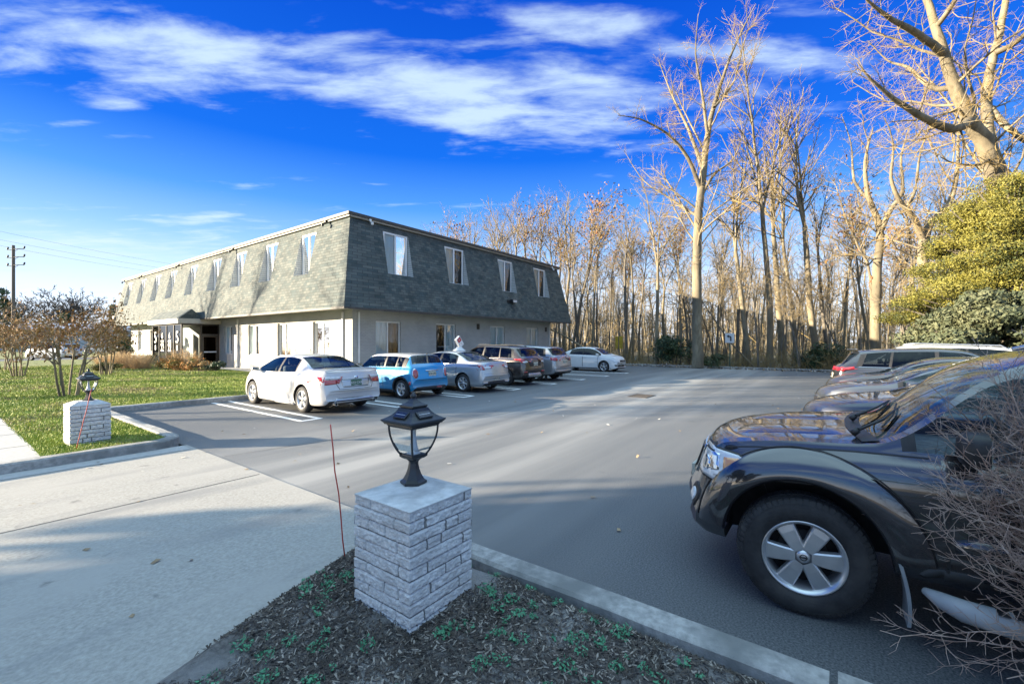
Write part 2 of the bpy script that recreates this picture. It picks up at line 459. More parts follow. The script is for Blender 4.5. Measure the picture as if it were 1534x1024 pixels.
def kerb(name, pts, w=.16, h=.135, ch=.022, mat=None, base=-.05):
    """sweeps a kerb section along a path, mitred at bends"""
    P = [Vector((x, y, 0)) for x, y in pts]
    prof = [(-w / 2, base), (-w / 2, h - ch), (-w / 2 + ch, h), (w / 2 - ch, h), (w / 2, h - ch), (w / 2, base)]
    # resample so that the surface can wander a little
    Q = [P[0]]
    for a, b in zip(P, P[1:]):
        n = max(1, int((b - a).length / .35))
        for k in range(1, n + 1): Q.append(a.lerp(b, k / n))
    mb = MB(); rings = []
    for i, p in enumerate(Q):
        t0 = (Q[i] - Q[i - 1]).normalized() if i else (Q[1] - Q[0]).normalized()
        t1 = (Q[i + 1] - Q[i]).normalized() if i < len(Q) - 1 else t0
        n0 = Vector((-t0.y, t0.x, 0)); n1 = Vector((-t1.y, t1.x, 0)); n = (n0 + n1).normalized(); s = 1 / max(.4, n.dot(n1))
        j = random.uniform(-.006, .006)
        rings.append([mb.bm.verts.new(p + n * (u * s + j) + Vector((0, 0, v + (random.uniform(-.004, .004) if v > 0 else 0)))) for u, v in prof])
    for a, b in zip(rings, rings[1:]):
        for k in range(len(prof) - 1): mb.bm.faces.new((a[k], a[k + 1], b[k + 1], b[k]))
    mb.bm.faces.new(rings[0]); mb.bm.faces.new(rings[-1][::-1])
    return tag(mb.build(name, mat or M['kerb'], loc=W0, rz=BROT, smooth=40), kind='structure')
def arc(cx, cy, r, a0, a1, n=7): return [(cx + r * math.cos(R(a0 + (a1 - a0) * k / n)), cy + r * math.sin(R(a0 + (a1 - a0) * k / n))) for k in range(n + 1)]
kerb('driveway_kerb', [(-16.4, -6.4), (-15.2, -8.6), (-14.2, -9.45), (-13.2, -9.77), (-12, -9.79)] + arc(-10.3, -9.37, .42, -90, 0) + [(-9.88, -8), (-9.88, -4.0)], w=.2, h=.15)
kerb('parking_kerb', [(-9.98, -3.98), (-4, -3.98), (19.9, -3.98)], w=.16, h=.14)
kerb('bed_kerb', [(-9.88, -16.25), (-9.88, -18.93)], w=.2, h=.12)
kerb('bed_kerb', [(-9.86, -18.965), (-9.85, -20.4), (-9.82, -26)], w=.2, h=.12)
kerb('rear_kerb', [(20.05, -26), (20.05, -3.9), (20.05, 6)], w=.18, h=.13)
# parking stall hairpins
for i in range(8):
    x = -7.16 + 2.7 * i
    mb = MB(); w = .05
    for s in (-.22, .22): mb.box(x + s - w, x + s + w, -9.1, -4.1, .001, .004)
    mb.box(x - .27, x + .27, -9.2, -9.1, .001, .004)
    tag(mb.build('stall_marking', M['paintline'], loc=W0, rz=BROT), kind='structure')
for x in (-6.2, -3.3, -.55, 2.2, 4.95, 7.7):
    mb = MB()
    mb.box(x - .05, x + .05, -24, -19.4, .001, .004)
    tag(mb.build('stall_marking', M['paintline'], loc=W0, rz=BROT), kind='structure')
# tar seams wandering across the asphalt
def seam(pts, w):
    mb = MB(); P = []
    for (x0, y0), (x1, y1) in zip(pts, pts[1:]):
        for t in np.linspace(0, 1, 24, endpoint=False): P.append(Vector((x0 + (x1 - x0) * t, y0 + (y1 - y0) * t, .0035)))
    pr = None
    for i, p in enumerate(P):
        j = .05 * mnoise.noise((p.x * .8, p.y * .8, 4)) + .015 * mnoise.noise((p.x * 5, p.y * 5, 4)); ww = w * (1 + .5 * mnoise.noise((p.x * 3, p.y * 3, 8)))
        L = (p + Vector((j, j - ww, 0)), p + Vector((j, j + ww, 0)))
        if pr: mb.face([pr[0], L[0], L[1], pr[1]])
        pr = L
    tag(mb.build('tar_seam', M['joint'], loc=W0, rz=BROT), kind='structure')
from mathutils import noise as mnoise
seam([(-9.7, -11.2), (-4, -12.2), (4, -12.0), (19.8, -13.2)], .006)
# storm drain
g = empty('storm_drain', B(1.78, -13.7, 0), BROT)
tag(g, 'cast iron storm drain grate set flush in the middle of the asphalt', 'drain')
mb = MB(); mb.box(-.42, .42, -.3, .3, -.02, .003); mb.build('pit', M['joint'], g)
mb = MB()
mb.box(-.45, -.40, -.33, .33, -.02, .012); mb.box(.40, .45, -.33, .33, -.02, .012); mb.box(-.39, .39, -.33, -.28, -.02, .012); mb.box(-.39, .39, .28, .33, -.02, .012)
for k in range(12): mb.box(-.37 + k * .065, -.335 + k * .065, -.27, .27, -.02, .011)
mb.build('grate', M['iron'], g)

# mulch bed: a real bumpy surface round the pillar
def bed_edge(x): return float(np.interp(x, [-16.4, -14.6, -13.5, -12.7, -12.0, -11.5, -11.1, -10.3, -9.98], [-20.45, -18.2, -17.1, -16.5, -16.15, -15.98, -15.84, -15.6, -15.5]))
xs = np.concatenate([np.arange(-14.6, -12.6, .12), np.arange(-12.6, -9.97, .03)])
K = 260
V = []; F = []
tt = np.linspace(0, 1, K) ** 1.5
from mathutils import noise as mnoise
def mulch_z(x, y):
    e = min(1.0, max(0.0, (bed_edge(x) - y) / .12)); k = min(1, max(0, (-9.95 - x) / .12))
    return .012 + .068 * min(e, k) + .018 * mnoise.noise((x * 2.2, y * 2.2, 3)) * e + .012 * mnoise.noise((x * 9, y * 9, 0)) * e + .008 * mnoise.noise((x * 24, y * 24, 5)) * e
for x in xs:
    e = bed_edge(x)
    for t in tt:
        y = e - t * 10.0
        V.append((x, y, mulch_z(x, y)))
for i in range(len(xs) - 1):
    for j in range(K - 1):
        a = i * K + j; F.append((a, a + K, a + K + 1, a + 1))
me = mesh_np('mulch_bed', V, F, M['mulch'], smooth=True)
o = link('mulch_bed', me, loc=W0, rz=BROT); tag(o, kind='structure')
if me.polygons[0].normal.z < 0: me.flip_normals()

def scatter_quads(name, P, size, mats, mi, aspect=(.18, .4), tilt=.5, lift=.004, seed=1):
    """loose flat chips or leaves: one small folded quad each"""
    r = np.random.default_rng(seed); n = len(P)
    a = r.uniform(0, 2 * np.pi, n); L = r.uniform(size[0], size[1], n); Wd = L * r.uniform(aspect[0], aspect[1], n)
    t1 = r.normal(0, tilt, n); t2 = r.normal(0, tilt, n)
    u = np.stack([np.cos(a) * np.cos(t1), np.sin(a) * np.cos(t1), np.sin(t1)], 1)
    v = np.stack([-np.sin(a) * np.cos(t2), np.cos(a) * np.cos(t2), np.sin(t2)], 1)
    P = np.asarray(P, dtype=float).copy(); P[:, 2] += lift + .5 * L * np.abs(np.sin(t1)) * .6
    c = [P - u * L[:, None] / 2 - v * Wd[:, None] / 2, P + u * L[:, None] / 2 - v * Wd[:, None] / 3, P + u * L[:, None] / 2 + v * Wd[:, None] / 3, P - u * L[:, None] / 2 + v * Wd[:, None] / 2]
    V = np.stack(c, 1).reshape(-1, 3)
    F = np.arange(4 * n).reshape(n, 4)
    return mesh_np(name, V, F, mats, mi)
# wood chips
M['chip1'] = pmat('chip_dark', (.03, .024, .02), (.075, .06, .05), scale=8, rough=1)
M['chip2'] = pmat('chip_brown', (.07, .055, .042), (.13, .105, .085), scale=8, rough=1)
M['chip3'] = pmat('chip_pale', (.22, .19, .155), (.36, .31, .26), scale=8, rough=1)
n = 78000
bx = -9.97 - np.abs(rng.beta(1, 1.6, n)) * 3.6; ey = np.array([bed_edge(x) for x in bx]); by = ey - rng.beta(1, 2.1, n) * 6.5
P = np.array([(x, y, mulch_z(x, y)) for x, y in zip(bx, by)])
keep = np.array([mnoise.noise((p[0] * 1.7, p[1] * 1.7, 9)) > -.22 + rng.uniform(-.2, .2) for p in P])
P = P[keep]
mi = rng.choice([0, 1, 2], len(P), p=[.48, .34, .18])
o = link('mulch_chips', scatter_quads('mulch_chips', P, (.008, .040), [M['chip1'], M['chip2'], M['chip3']], mi, (.12, .4), .35, .006), loc=W0, rz=BROT)
tag(o, kind='stuff')
# low weeds in the mulch
M['weed'] = pmat('weed_leaf', (.03, .16, .08), (.09, .30, .15), scale=30, rough=.6)
pts = []
cl = 0
while cl < 190:
    x = -9.99 - rng.beta(1, 1.5) * 3.0; y = bed_edge(x) - .05 - rng.beta(1.2, 2.0) * 5.5
    if mnoise.noise((x * 1.1, y * 1.1, 21)) + rng.uniform(-.2, .2) < .08: continue
    cl += 1
    rr = rng.uniform(.012, .065); k = int(rng.integers(22, 60) * (rr / .05))
    for _ in range(k):
        a = rng.uniform(0, 6.28); d = rr * math.sqrt(rng.uniform())
        px, py = x + d * math.cos(a), y + d * math.sin(a)
        pts.append((px, py, mulch_z(px, py) + rng.uniform(.004, .03)))
pts = np.array(pts)
o = link('weeds', scatter_quads('weeds', pts, (.006, .020), [M['weed']], np.zeros(len(pts)), (.4, .9), .6, .002, 5), loc=W0, rz=BROT)
tag(o, kind='stuff')

# grass on the lawn
M['grass1'] = pmat('grass_green', (.15, .22, .022), (.25, .32, .04), scale=1.2, rough=.7)
M['grass2'] = pmat('grass_light', (.33, .38, .055), (.44, .46, .09), scale=1.2, rough=.7)
M['grass3'] = pmat('grass_straw', (.26, .21, .1), (.36, .3, .16), scale=1.2, rough=.8)
def grass(name, bx, by, h, w, zb, seed):
    r = np.random.default_rng(seed); n = len(bx)
    a = r.uniform(0, 6.283, n); hh = h * r.uniform(.5, 1.3, n); le = r.normal(0, .45, (n, 2)) * hh[:, None]
    p = np.stack([bx, by, np.full(n, zb)], 1)
    d = np.stack([np.cos(a), np.sin(a), np.zeros(n)], 1) * w[:, None]
    tip = p + np.stack([le[:, 0], le[:, 1], hh], 1)
    V = np.stack([p - d, p + d, tip], 1).reshape(-1, 3)
    nz = np.array([mnoise.noise((x * .55, y * .55, 2)) for x, y in zip(bx, by)])
    q = r.uniform(-.5, .5, n) + nz * .9
    mi = np.where(q > .42, 2, np.where(q > -.02, 1, 0))
    return tag(link(name, mesh_np(name, V, np.arange(3 * n).reshape(n, 3), [M['grass1'], M['grass2'], M['grass3']], mi), loc=W0, rz=BROT), kind='stuff')
gx = []; gy = []
n = 700000
X = rng.uniform(-11.5, -.9, n); Y = -9.68 + 36 * rng.uniform(0, 1, n) ** 1.5
ok = ~((X > -9.98) & (Y < -3.9)) & ~((X > -1.3) & (Y > -2.4))
ok &= ~((np.abs(X + 10.85) < .28) & (np.abs(Y + 8.64) < .28))
X, Y = X[ok], Y[ok]
wx = W0.x + DR.x * X + DL.x * Y; wy = W0.y + DR.y * X + DL.y * Y
dist = np.hypot(wx, wy)
keep = rng.uniform(0, 1, len(X)) < np.clip((10 / dist) ** 1.3, 0, 1)
X, Y, dist = X[keep], Y[keep], dist[keep]
grass('lawn_grass', X, Y, np.full(len(X), .045), .003 + .00055 * dist, .098, 3)

# fallen leaves and litter on the paving
M['leaf'] = pmat('dry_leaf', (.16, .1, .05), (.34, .25, .15), scale=6, rough=.9)
M['leafp'] = pmat('pale_leaf', (.5, .46, .4), (.62, .58, .5), scale=6, rough=.9)
n = 270
X = rng.uniform(-13.5, 19, n); Y = rng.uniform(-20, -9, n)
P = np.stack([X, Y, np.full(n, .012)], 1)
o = link('fallen_leaves', scatter_quads('fallen_leaves', P, (.025, .065), [M['leaf'], M['leafp']], rng.choice([0, 1], n, p=[.75, .25]), (.5, .9), .2, .003, 9), loc=W0, rz=BROT)
tag(o, kind='stuff')
n = 5200
X = 20.2 + rng.exponential(1.3, n); Y = rng.uniform(-27, 6, n)
P = np.stack([X, Y, np.full(n, -.03)], 1)
m = 900
P = np.concatenate([P, np.stack([20.0 - rng.exponential(.25, m), rng.uniform(-26, -5, m), np.full(m, .01)], 1)])
o = link('leaf_litter', scatter_quads('leaf_litter', P, (.05, .16), [M['leaf'], M['leafp'], M['chip2']], rng.choice([0, 1, 2], len(P), p=[.55, .25, .2]), (.5, .9), .5, .02, 10), loc=W0, rz=BROT)
tag(o, kind='stuff')
# ---------------------------------------------------------------- office building (plot frame)
M['brick'] = brick_mat('painted_brick', (.37, .37, .355), (.41, .405, .39), (.30, .298, .287), .21, .075, .006, .5, noise_amt=.10, c_scale=.9)
M['shingle'] = brick_mat('roof_shingle', (.045, .066, .068), (.109, .120, .110), (.032, .036, .036), .30, .14, .008, .8, noise_amt=.28, c_scale=1.6)
M['siding'] = brick_mat('lap_siding', (.42, .44, .43), (.46, .48, .47), (.19, .19, .19), 4.0, .115, .012, .6, noise_amt=.06)
M['white'] = pmat('white_trim', (.66, .655, .64), (.74, .735, .72), scale=4, rough=.5)
M['cream'] = pmat('cream_trim', (.36, .335, .28), (.43, .405, .345), scale=3, rough=.6)
M['coping'] = pmat('coping', (.045, .04, .035), (.075, .068, .058), scale=5, rough=.6)
M['roofing'] = pmat('flat_roof', (.1, .1, .1), (.17, .165, .16), scale=3, rough=.95)
M['bronze'] = pmat('dark_bronze', (.022, .018, .015), (.04, .034, .028), scale=6, rough=.4)
M['room'] = pmat('dark_room', (.03, .032, .034), (.06, .06, .06), scale=1.2, rough=.9)
M['drape'] = pmat('pale_drape', (.70, .72, .72), (.84, .85, .84), scale=7, rough=.9, stretch=(6, 6, .2))
M['pane'] = glass_mat('window_glass', (.82, .90, .90), 1.0, .015, 1.25)
M['pane2'] = glass_mat('shade_glass', (.80, .90, .92), 1.0, .015, 1.95)
M['darkpane'] = glass_mat('bronze_glass', (.075, .06, .05), .22, .015, 1.2)
M['black'] = pmat('black_metal', (.012, .012, .013), (.02, .02, .021), scale=10, rough=.45)
bld = empty('office_building', W0, BROT)
tag(bld, 'long two storey office building with shingled mansard upper floor and white painted brick below', 'building')
BX, BY = 18.3, 37.2
SOF, TOP, OB, OT = 3.40, 7.70, 1.25, 0.40
def off(z): return OB + (OT - OB) * (z - SOF) / (TOP - SOF)
def wall_grid(mb, P, us, vs, holes, n_out=None):
    """grid over (u,v) leaving out rectangular holes; P(u,v)->point; uv in metres"""
    us = sorted(set(us)); vs = sorted(set(vs))
    for u0, u1 in zip(us, us[1:]):
        for v0, v1 in zip(vs, vs[1:]):
            uc, vc = (u0 + u1) / 2, (v0 + v1) / 2
            if any(h[0] < uc < h[1] and h[2] < vc < h[3] for h in holes): continue
            q = [(u0, v0), (u1, v0), (u1, v1), (u0, v1)]
            mb.face([P(*a) for a in q], q)
RW_LOW = [(1.35, 2.95), (5.55, 7.2), (10.55, 12.15), (14.85, 16.5)]
LW_LOW = [(2.0, 3.6), (5.95, 7.5), (9.8, 11.3), (13.75, 15.05), (29.9, 31.2), (33.6, 34.9)]
RW_UP = [(1.42, 3.05), (5.75, 7.4), (10.75, 12.4), (15.1, 16.75)]
LW_UP = [(a - .06, a + 1.42) for a in (2.5, 6.48, 10.42, 14.18, 18.42, 22.68, 26.5, 30.5, 34.6)]
LZ, UZ = (.98, 2.88), (5.22, 7.42)
def face_R(u, z, o): return Vector((u, -o, z))
def face_L(u, z, o): return Vector((-o, u, z))
for face, lows, length, nm in ((face_R, RW_LOW, BX, 'gable'), (face_L, LW_LOW, BY, 'front')):
    holes = [(a, b, LZ[0], LZ[1]) for a, b in lows]
    mb = MB()
    us = [0, length] + [x for h in holes for x in h[:2]] + list(np.arange(2, length, 2.0))
    wall_grid(mb, lambda u, v: face(u, v, 0), us, [0, SOF + .1, LZ[0], LZ[1]], holes)
    for a, b, z0, z1 in holes:          # brick reveals
        for q in (((a, z0), (a, z1)), ((b, z0), (b, z1)), ((a, z0), (b, z0)), ((a, z1), (b, z1))):
            (p, r), (s, t) = q
            mb.face([face(p, r, 0), face(s, t, 0), face(s, t, -.16), face(p, r, -.16)], [(0, r), (s - p, t), (s - p, t + .16), (0, r + .16)])
    mb.build('wall', M['brick'], bld)
mb = MB()     # the two walls away from the lot
wall_grid(mb, lambda u, v: Vector((BX, u, v)), [0, BY], [0, SOF + .1], [])
wall_grid(mb, lambda u, v: Vector((u, BY, v)), [0, BX], [0, SOF + .1], [])
mb.build('wall', M['brick'], bld)
# mansard slopes with cut-outs for the recessed windows
for face, ups, length in ((face_R, RW_UP, BX), (face_L, LW_UP, BY)):
    holes = [(a, b, UZ[0], UZ[1]) for a, b in ups]
    zs = [SOF, 4.0, 4.6, UZ[0], 6.0, 6.7, UZ[1], TOP]
    us = [0, length] + [x for h in holes for x in h[:2]] + list(np.arange(1, length, 1.0))
    mb = MB()
    def P(u, z):
        o = off(z)
        uu = -o if u <= 0 else (length + o if u >= length else u)
        return face(uu, z, o)
    wall_grid(mb, P, us, zs, holes)
    mb.build('mansard_roof', M['shingle'], bld)
mb = MB()     # far slopes
for pts in ([(BX + OB, -OB), (BX + OB, BY + OB), (BX + OT, BY + OT), (BX + OT, -OT)], [(BX + OB, BY + OB), (-OB, BY + OB), (-OT, BY + OT), (BX + OT, BY + OT)]):
    (a, b, c, d) = pts
    L = abs(a[0] - b[0]) + abs(a[1] - b[1])
    mb.face([(*a, SOF), (*b, SOF), (*c, TOP), (*d, TOP)], [(0, 0), (L, 0), (L, 4.4), (0, 4.4)])
mb.build('mansard_roof', M['shingle'], bld)
mb = MB()     # flat top and soffit
mb.face([(-OT, -OT, TOP + .1), (BX + OT, -OT, TOP + .1), (BX + OT, BY + OT, TOP + .1), (-OT, BY + OT, TOP + .1)])
mb.build('roof_deck', M['roofing'], bld)
mb = MB()
e = OB - .004
for q in ([(-e, -e), (BX + e, -e), (BX + e, 0.02), (-e, 0.02)], [(-e, 0.02), (0.02, 0.02), (0.02, BY + e), (-e, BY + e)]):
    mb.face([(x, y, SOF + .004) for x, y in q])
mb.build('soffit', M['cream'], bld)
mb = MB()     # drip edge under the shingles
mb.box(-OB - .02, BX + OB + .02, -OB - .02, -OB + .10, SOF - .10, SOF - .002); mb.box(-OB - .02, -OB + .10, -OB + .10, BY + OB, SOF - .10, SOF - .002)
mb.build('eave_trim', M['coping'], bld)
mb = MB()     # fascia: cream board below, brown coping over it
e = OT + .12
mb.box(-e, BX + e, -e, -OT + .1, TOP + .03, TOP + .10, mi=0); mb.box(-e, -OT + .1, -OT + .1, BY + e, TOP + .03, TOP + .10, mi=0)
e2 = e + .07
mb.box(-e2, BX + e2, -e2, -OT + .2, TOP + .103, TOP + .24, mi=1); mb.box(-e2, -OT + .2, -OT + .2, BY + e2, TOP + .103, TOP + .24, mi=1)
mb.box(BX + OT, BX + e2, -OT + .2, BY + e2, TOP + .05, TOP + .24, mi=1); mb.box(-OT + .2, BX + OT, BY + OT, BY + e2, TOP + .05, TOP + .24, mi=1)
mb.build('fascia', [M['cream'], M['coping']], bld)

def window(face, a, b, z0, z1, o, dark=0, fw=.07, up=False):
    """a two-light slider: frame mesh, panes and the drapes behind as its pieces"""
    mb = MB()
    def bx(u0, u1, v0, v1, d0, d1, mi=0):
        p = [face(u, v, d) for u in (u0, u1) for v in (v0, v1) for d in (d0, d1)]
        vs = [mb.bm.verts.new(q) for q in p]
        for idx in ((0, 1, 3, 2), (4, 6, 7, 5), (0, 4, 5, 1), (2, 3, 7, 6), (0, 2, 6, 4), (1, 5, 7, 3)):
            mb.bm.faces.new([vs[i] for i in idx])
    f = fw
    bx(a, a + f, z0, z1, o - .07, o); bx(b - f, b, z0, z1, o - .07, o)
    bx(a + f, b - f, z0, z0 + f, o - .07, o); bx(a + f, b - f, z1 - f, z1, o - .07, o)
    m = (a + b) / 2
    bx(m - f * .55, m + f * .55, z0 + f, z1 - f, o - .065, o - .004)
    w = mb.build('window', M['white'], bld)
    for u0, u1 in ((a + f, m - f * .55), (m + f * .55, b - f)):
        mb = MB(); mb.face([face(u0, z0 + f, o - .045), face(u1, z0 + f, o - .045), face(u1, z1 - f, o - .045), face(u0, z1 - f, o - .045)])
        mb.build('pane', M['pane2' if face is face_R else 'pane'], w)
    mb = MB()
    n = 26
    lo, hi = (a + f, m - .02) if dark == 1 else ((m + .02, b - f) if dark == 2 else (a + f, b - f))
    pr = None
    for k in range(n + 1):
        u = lo + (hi - lo) * k / n
        d = o - .085 - .015 * math.sin(k * 2.1)
        q = (face(u, z0, d), face(u, z1, d))
        if pr: mb.face([pr[0], q[0], q[1], pr[1]])
        pr = q
    mb.build('drape', M['drape'], w, smooth=60)
    rooms = MB()
    rooms.face([face(a, z0, o - .7), face(b, z0, o - .7), face(b, z1, o - .7), face(a, z1, o - .7)])
    for u in (a, b): rooms.face([face(u, z0, o - .07), face(u, z1, o - .07), face(u, z1, o - .7), face(u, z0, o - .7)])
    rooms.face([face(a, z1, o - .07), face(b, z1, o - .07), face(b, z1, o - .7), face(a, z1, o - .7)])
    rooms.build('window_room', M['room'], w)
    if up:              # siding cheeks and sill of the recess
        mb = MB(); a0, b0, y0, y1 = up; q = off(y1) - .03
        for u in (a0, b0): mb.face([face(u, y0, q), face(u, y0, off(y0)), face(u, y1, off(y1)), face(u, y1, q)], [(0, y0), (off(y0) - q, y0), (.06, y1), (0, y1)])
        for y in (y0, y1): mb.face([face(a0, y, q), face(b0, y, q), face(b0, y, off(y)), face(a0, y, off(y))], [(0, 0), (1.6, 0), (1.6, .02), (0, .02)])
        mb.build('window_recess', M['siding'], w)
    return w
for k, (a, b) in enumerate(RW_LOW): window(face_R, a, b, *LZ, -.10, (1, 2, 0, 0)[k])
for k, (a, b) in enumerate(LW_LOW): window(face_L, a, b, *LZ, -.10, (2, 0, 0, 0, 0, 0)[k])
wo = off(UZ[1]) - .03
for k, (a, b) in enumerate(RW_UP): window(face_R, a + .03, b - .03, UZ[0] + .01, UZ[1] - .01, wo + .01, (1, 1, 1, 1)[k], .095, (a, b, *UZ))
for k, (a, b) in enumerate(LW_UP): window(face_L, a + .03, b - .03, UZ[0] + .01, UZ[1] - .01, wo + .01, (2, 0, 0, 2, 0, 0, 2, 0, 0)[k], .095, (a, b, *UZ))
def downspout(x, y, nx, ny):
    mb = MB()
    mb.box(x - .045, x + .045, y - .04, y + .04, .16, SOF - .12, .01)
    mb.tube([(x, y, .2), (x + nx * .05, y + ny * .05, .1), (x + nx * .28, y + ny * .28, .04)], .045, 8)
    mb.build('downspout', M['white'], bld)
downspout(.32, -.05, 0, -1); downspout(18.1, -.05, 0, -1); downspout(-.05, .75, -1, 0); downspout(-.05, 12.75, -1, 0)
# small lights along the fascia, a floodlight on the gable, two wall vents
def spot(x, y, dx_, dy_, mat='white'):
    mb = MB()
    mb.box(x - .05, x + .05, y - .05, y + .05, TOP - .02, TOP + .10, .01)
    mb.tube([(x, y, TOP), (x + dx_ * .12, y + dy_ * .12, TOP - .06)], .03, 8)
    mb.lathe([(.01, -.10), (.06, -.08), (.075, .06), (.06, .065), (0, .05)], 14, centre=(x + dx_ * .16, y + dy_ * .16, TOP - .13))
    mb.build('eave_light', M[mat], bld, smooth=40)
for y in (1.4, 12.2, 22.0, 31.5, 37.0): spot(-OT - .17, y, -1, 0, 'black')
for x in (2.2 - 1.6, 17.6): spot(x, -OT - .17, 0, -1)
mb = MB()
zf = 4.55; y = -off(zf)
mb.box(11.05, 11.3, y - .08, y + .05, zf - .1, zf + .1, .015, mi=0)
mb.box(11.34, 11.85, y - .30, y - .02, zf - .12, zf + .14, .05, mi=0)
mb.tube([(11.28, y - .1, zf), (11.4, y - .1, zf)], .03, 8, mi=0)
mb.box(11.40, 11.79, y - .315, y - .302, zf - .08, zf + .09, mi=1)
mb.build('floodlight', [M['black'], pmat('lamp_lens', (.45, .47, .48), (.6, .6, .6), scale=30, rough=.2)], bld)
for x in (9.15, 17.45):
    mb = MB(); mb.box(x, x + .24, -.05, -.001, 2.62, 2.98, .01, mi=0)
    for k in range(4): mb.box(x + .03, x + .21, -.062, -.052, 2.67 + k * .08, 2.72 + k * .08, mi=1)
    mb.build('wall_vent', [M['coping'], M['black']], bld)
mb = MB(); mb.box(-OB - .03, -OB + .02, BY + .2, BY + .75, 3.9, 4.3, .01); mb.build('wall_plate', M['white'], bld)

# glazed entrance porch
por = MB()
Y0, Y1, XF = 15.75, 21.8, -2.25
zt = 3.02
for y in (Y0, Y1): por.box(XF, XF + .09, y, y + .09 if y == Y0 else y - .09, .1, zt)
for k in range(1, 4): por.box(XF + .01, XF + .08, Y0 + k * (Y1 - Y0) / 4 - .05, Y0 + k * (Y1 - Y0) / 4 + .05, .1, zt)
por.box(XF + .01, XF + .08, Y0 + .09, Y1 - .09, .1, .2); por.box(XF + .01, XF + .08, Y0 + .09, Y1 - .09, zt - .08, zt)
for x in (-1.12, -.08): por.box(x - .04, x + .04, Y0 + .01, Y0 + .08, .1, zt)
por.box(XF + .1, -1.16, Y0 + .015, Y0 + .075, .1, .2); por.box(XF + .1, -.12, Y0 + .015, Y0 + .075, zt - .1, zt - .002)
por.box(-1.08, -.12, Y0 + .015, Y0 + .075, 2.28, 2.36)
porch = por.build('entrance_porch', M['bronze'], bld)
mb = MB()
mb.box(XF - .22, -.003, Y0 - .2, Y1 + .2, zt + .004, zt + .33, .015)
mb.build('porch_fascia', M['cream'], porch)
mb = MB()
xa, xb, xc, zr = XF - .2, -1.72, -1.02, 4.0
z0 = zt + .335
ya, yb = Y0 - .18, Y1 + .18
mb.face([(xa, ya, z0), (xb, ya, zr), (xb, yb, zr), (xa, yb, z0)], [(0, 0), (0, .8), (6, .8), (6, 0)])
mb.face([(xb, ya, zr), (xc, ya, z0), (xc, yb, z0), (xb, yb, zr)], [(0, .8), (0, 0), (6, 0), (6, .8)])
for y in (ya, yb): mb.face([(xa, y, z0), (xc, y, z0), (xb, y, zr)], [(0, 0), (1.4, 0), (.6, .7)])
mb.build('porch_roof', M['shingle'], porch)
seg = (Y1 - Y0) / 4
M['sign_white'] = pmat('sign_white', (.62, .62, .6), (.7, .7, .68), scale=9, rough=.6)
def text_mesh(name, body, size, mat, parent, loc, rot, align='CENTER', ext=.004):
    cu = bpy.data.curves.new(name, 'FONT'); cu.body = body; cu.size = size; cu.align_x = align; cu.align_y = 'CENTER'; cu.extrude = ext; cu.space_line = .8
    tmp = bpy.data.objects.new(name + '_src', cu); COL.objects.link(tmp)
    bpy.context.view_layer.update()
    me = bpy.data.meshes.new_from_object(tmp.evaluated_get(bpy.context.evaluated_depsgraph_get()))
    bpy.data.objects.remove(tmp); bpy.data.curves.remove(cu)
    me.materials.clear(); me.materials.append(mat)
    o = link(name, me, parent); o.location = loc; o.rotation_euler = rot
    return o
for k in range(4):
    a, b = Y0 + k * seg + (.09 if k == 0 else .05), Y0 + (k + 1) * seg - (.09 if k == 3 else .05)
    mb = MB(); mb.face([(XF + .045, a, .2), (XF + .045, b, .2), (XF + .045, b, zt - .08), (XF + .045, a, zt - .08)])
    p = mb.build('glass_panel', M['darkpane'], porch)
    y = (a + b) / 2
    if k in (0, 3):
        text_mesh('lettering', '5' if k == 0 else '5', 1.15, M['sign_white'], porch, (XF - .004, y, 2.08), (R(90), 0, R(-90)))
        text_mesh('lettering', '0' if k == 0 else '8', .55, M['sign_white'], porch, (XF - .004, y, 1.38), (R(90), 0, R(-90)))
    else:
        text_mesh('lettering', '6', .62, M['sign_white'], porch, (XF - .004, y, 2.22), (R(90), 0, R(-90)))
        text_mesh('lettering', 'STE', .42, M['sign_white'], porch, (XF - .004, y, 1.76), (R(90), 0, R(-90)))
        text_mesh('lettering', '22', .68, M['sign_white'], porch, (XF - .004, y, 1.36), (R(90), 0, R(-90)))
mb = MB(); mb.face([(XF + .1, Y0 + .045, .2), (-1.16, Y0 + .045, .2), (-1.16, Y0 + .045, zt - .1), (XF + .1, Y0 + .045, zt - .1)]); mb.build('glass_panel', M['pane'], porch)
mb = MB(); mb.face([(-1.08, Y0 + .045, 2.36), (-.12, Y0 + .045, 2.36), (-.12, Y0 + .045, zt - .1), (-1.08, Y0 + .045, zt - .1)]); mb.build('glass_panel', M['darkpane'], porch)
mb = MB()
for q in ((-1.06, -.98, .12, 2.26), (-.22, -.14, .12, 2.26), (-.97, -.23, .12, .32), (-.97, -.23, 2.16, 2.26)): mb.box(q[0], q[1], Y0 + .01, Y0 + .07, q[2], q[3], mi=0)
mb.box(-.97, -.23, Y0 - .04, Y0 - .005, 1.08, 1.16, mi=1)
mb.box(-.965, -.235, Y0 + .035, Y0 + .045, .33, 2.15, mi=2)
mb.build('door', [M['bronze'], M['white'], M['darkpane']], porch)
# what is seen through the porch glass: the inner door leaf and the pale wall behind
mb = MB()
mb.box(-1.95, -.9, Y1 - .14, Y1 - .1, .12, 2.7, mi=0); mb.box(-1.75, -1.12, Y1 - .16, Y1 - .145, .7, 2.45, mi=1)
for x in (-1.78, -1.12): mb.box(x - .03, x + .03, Y1 - .18, Y1 - .165, .65, 2.5, mi=2)
mb.build('inner_door', [M['drape'], M['room'], M['white']], porch)
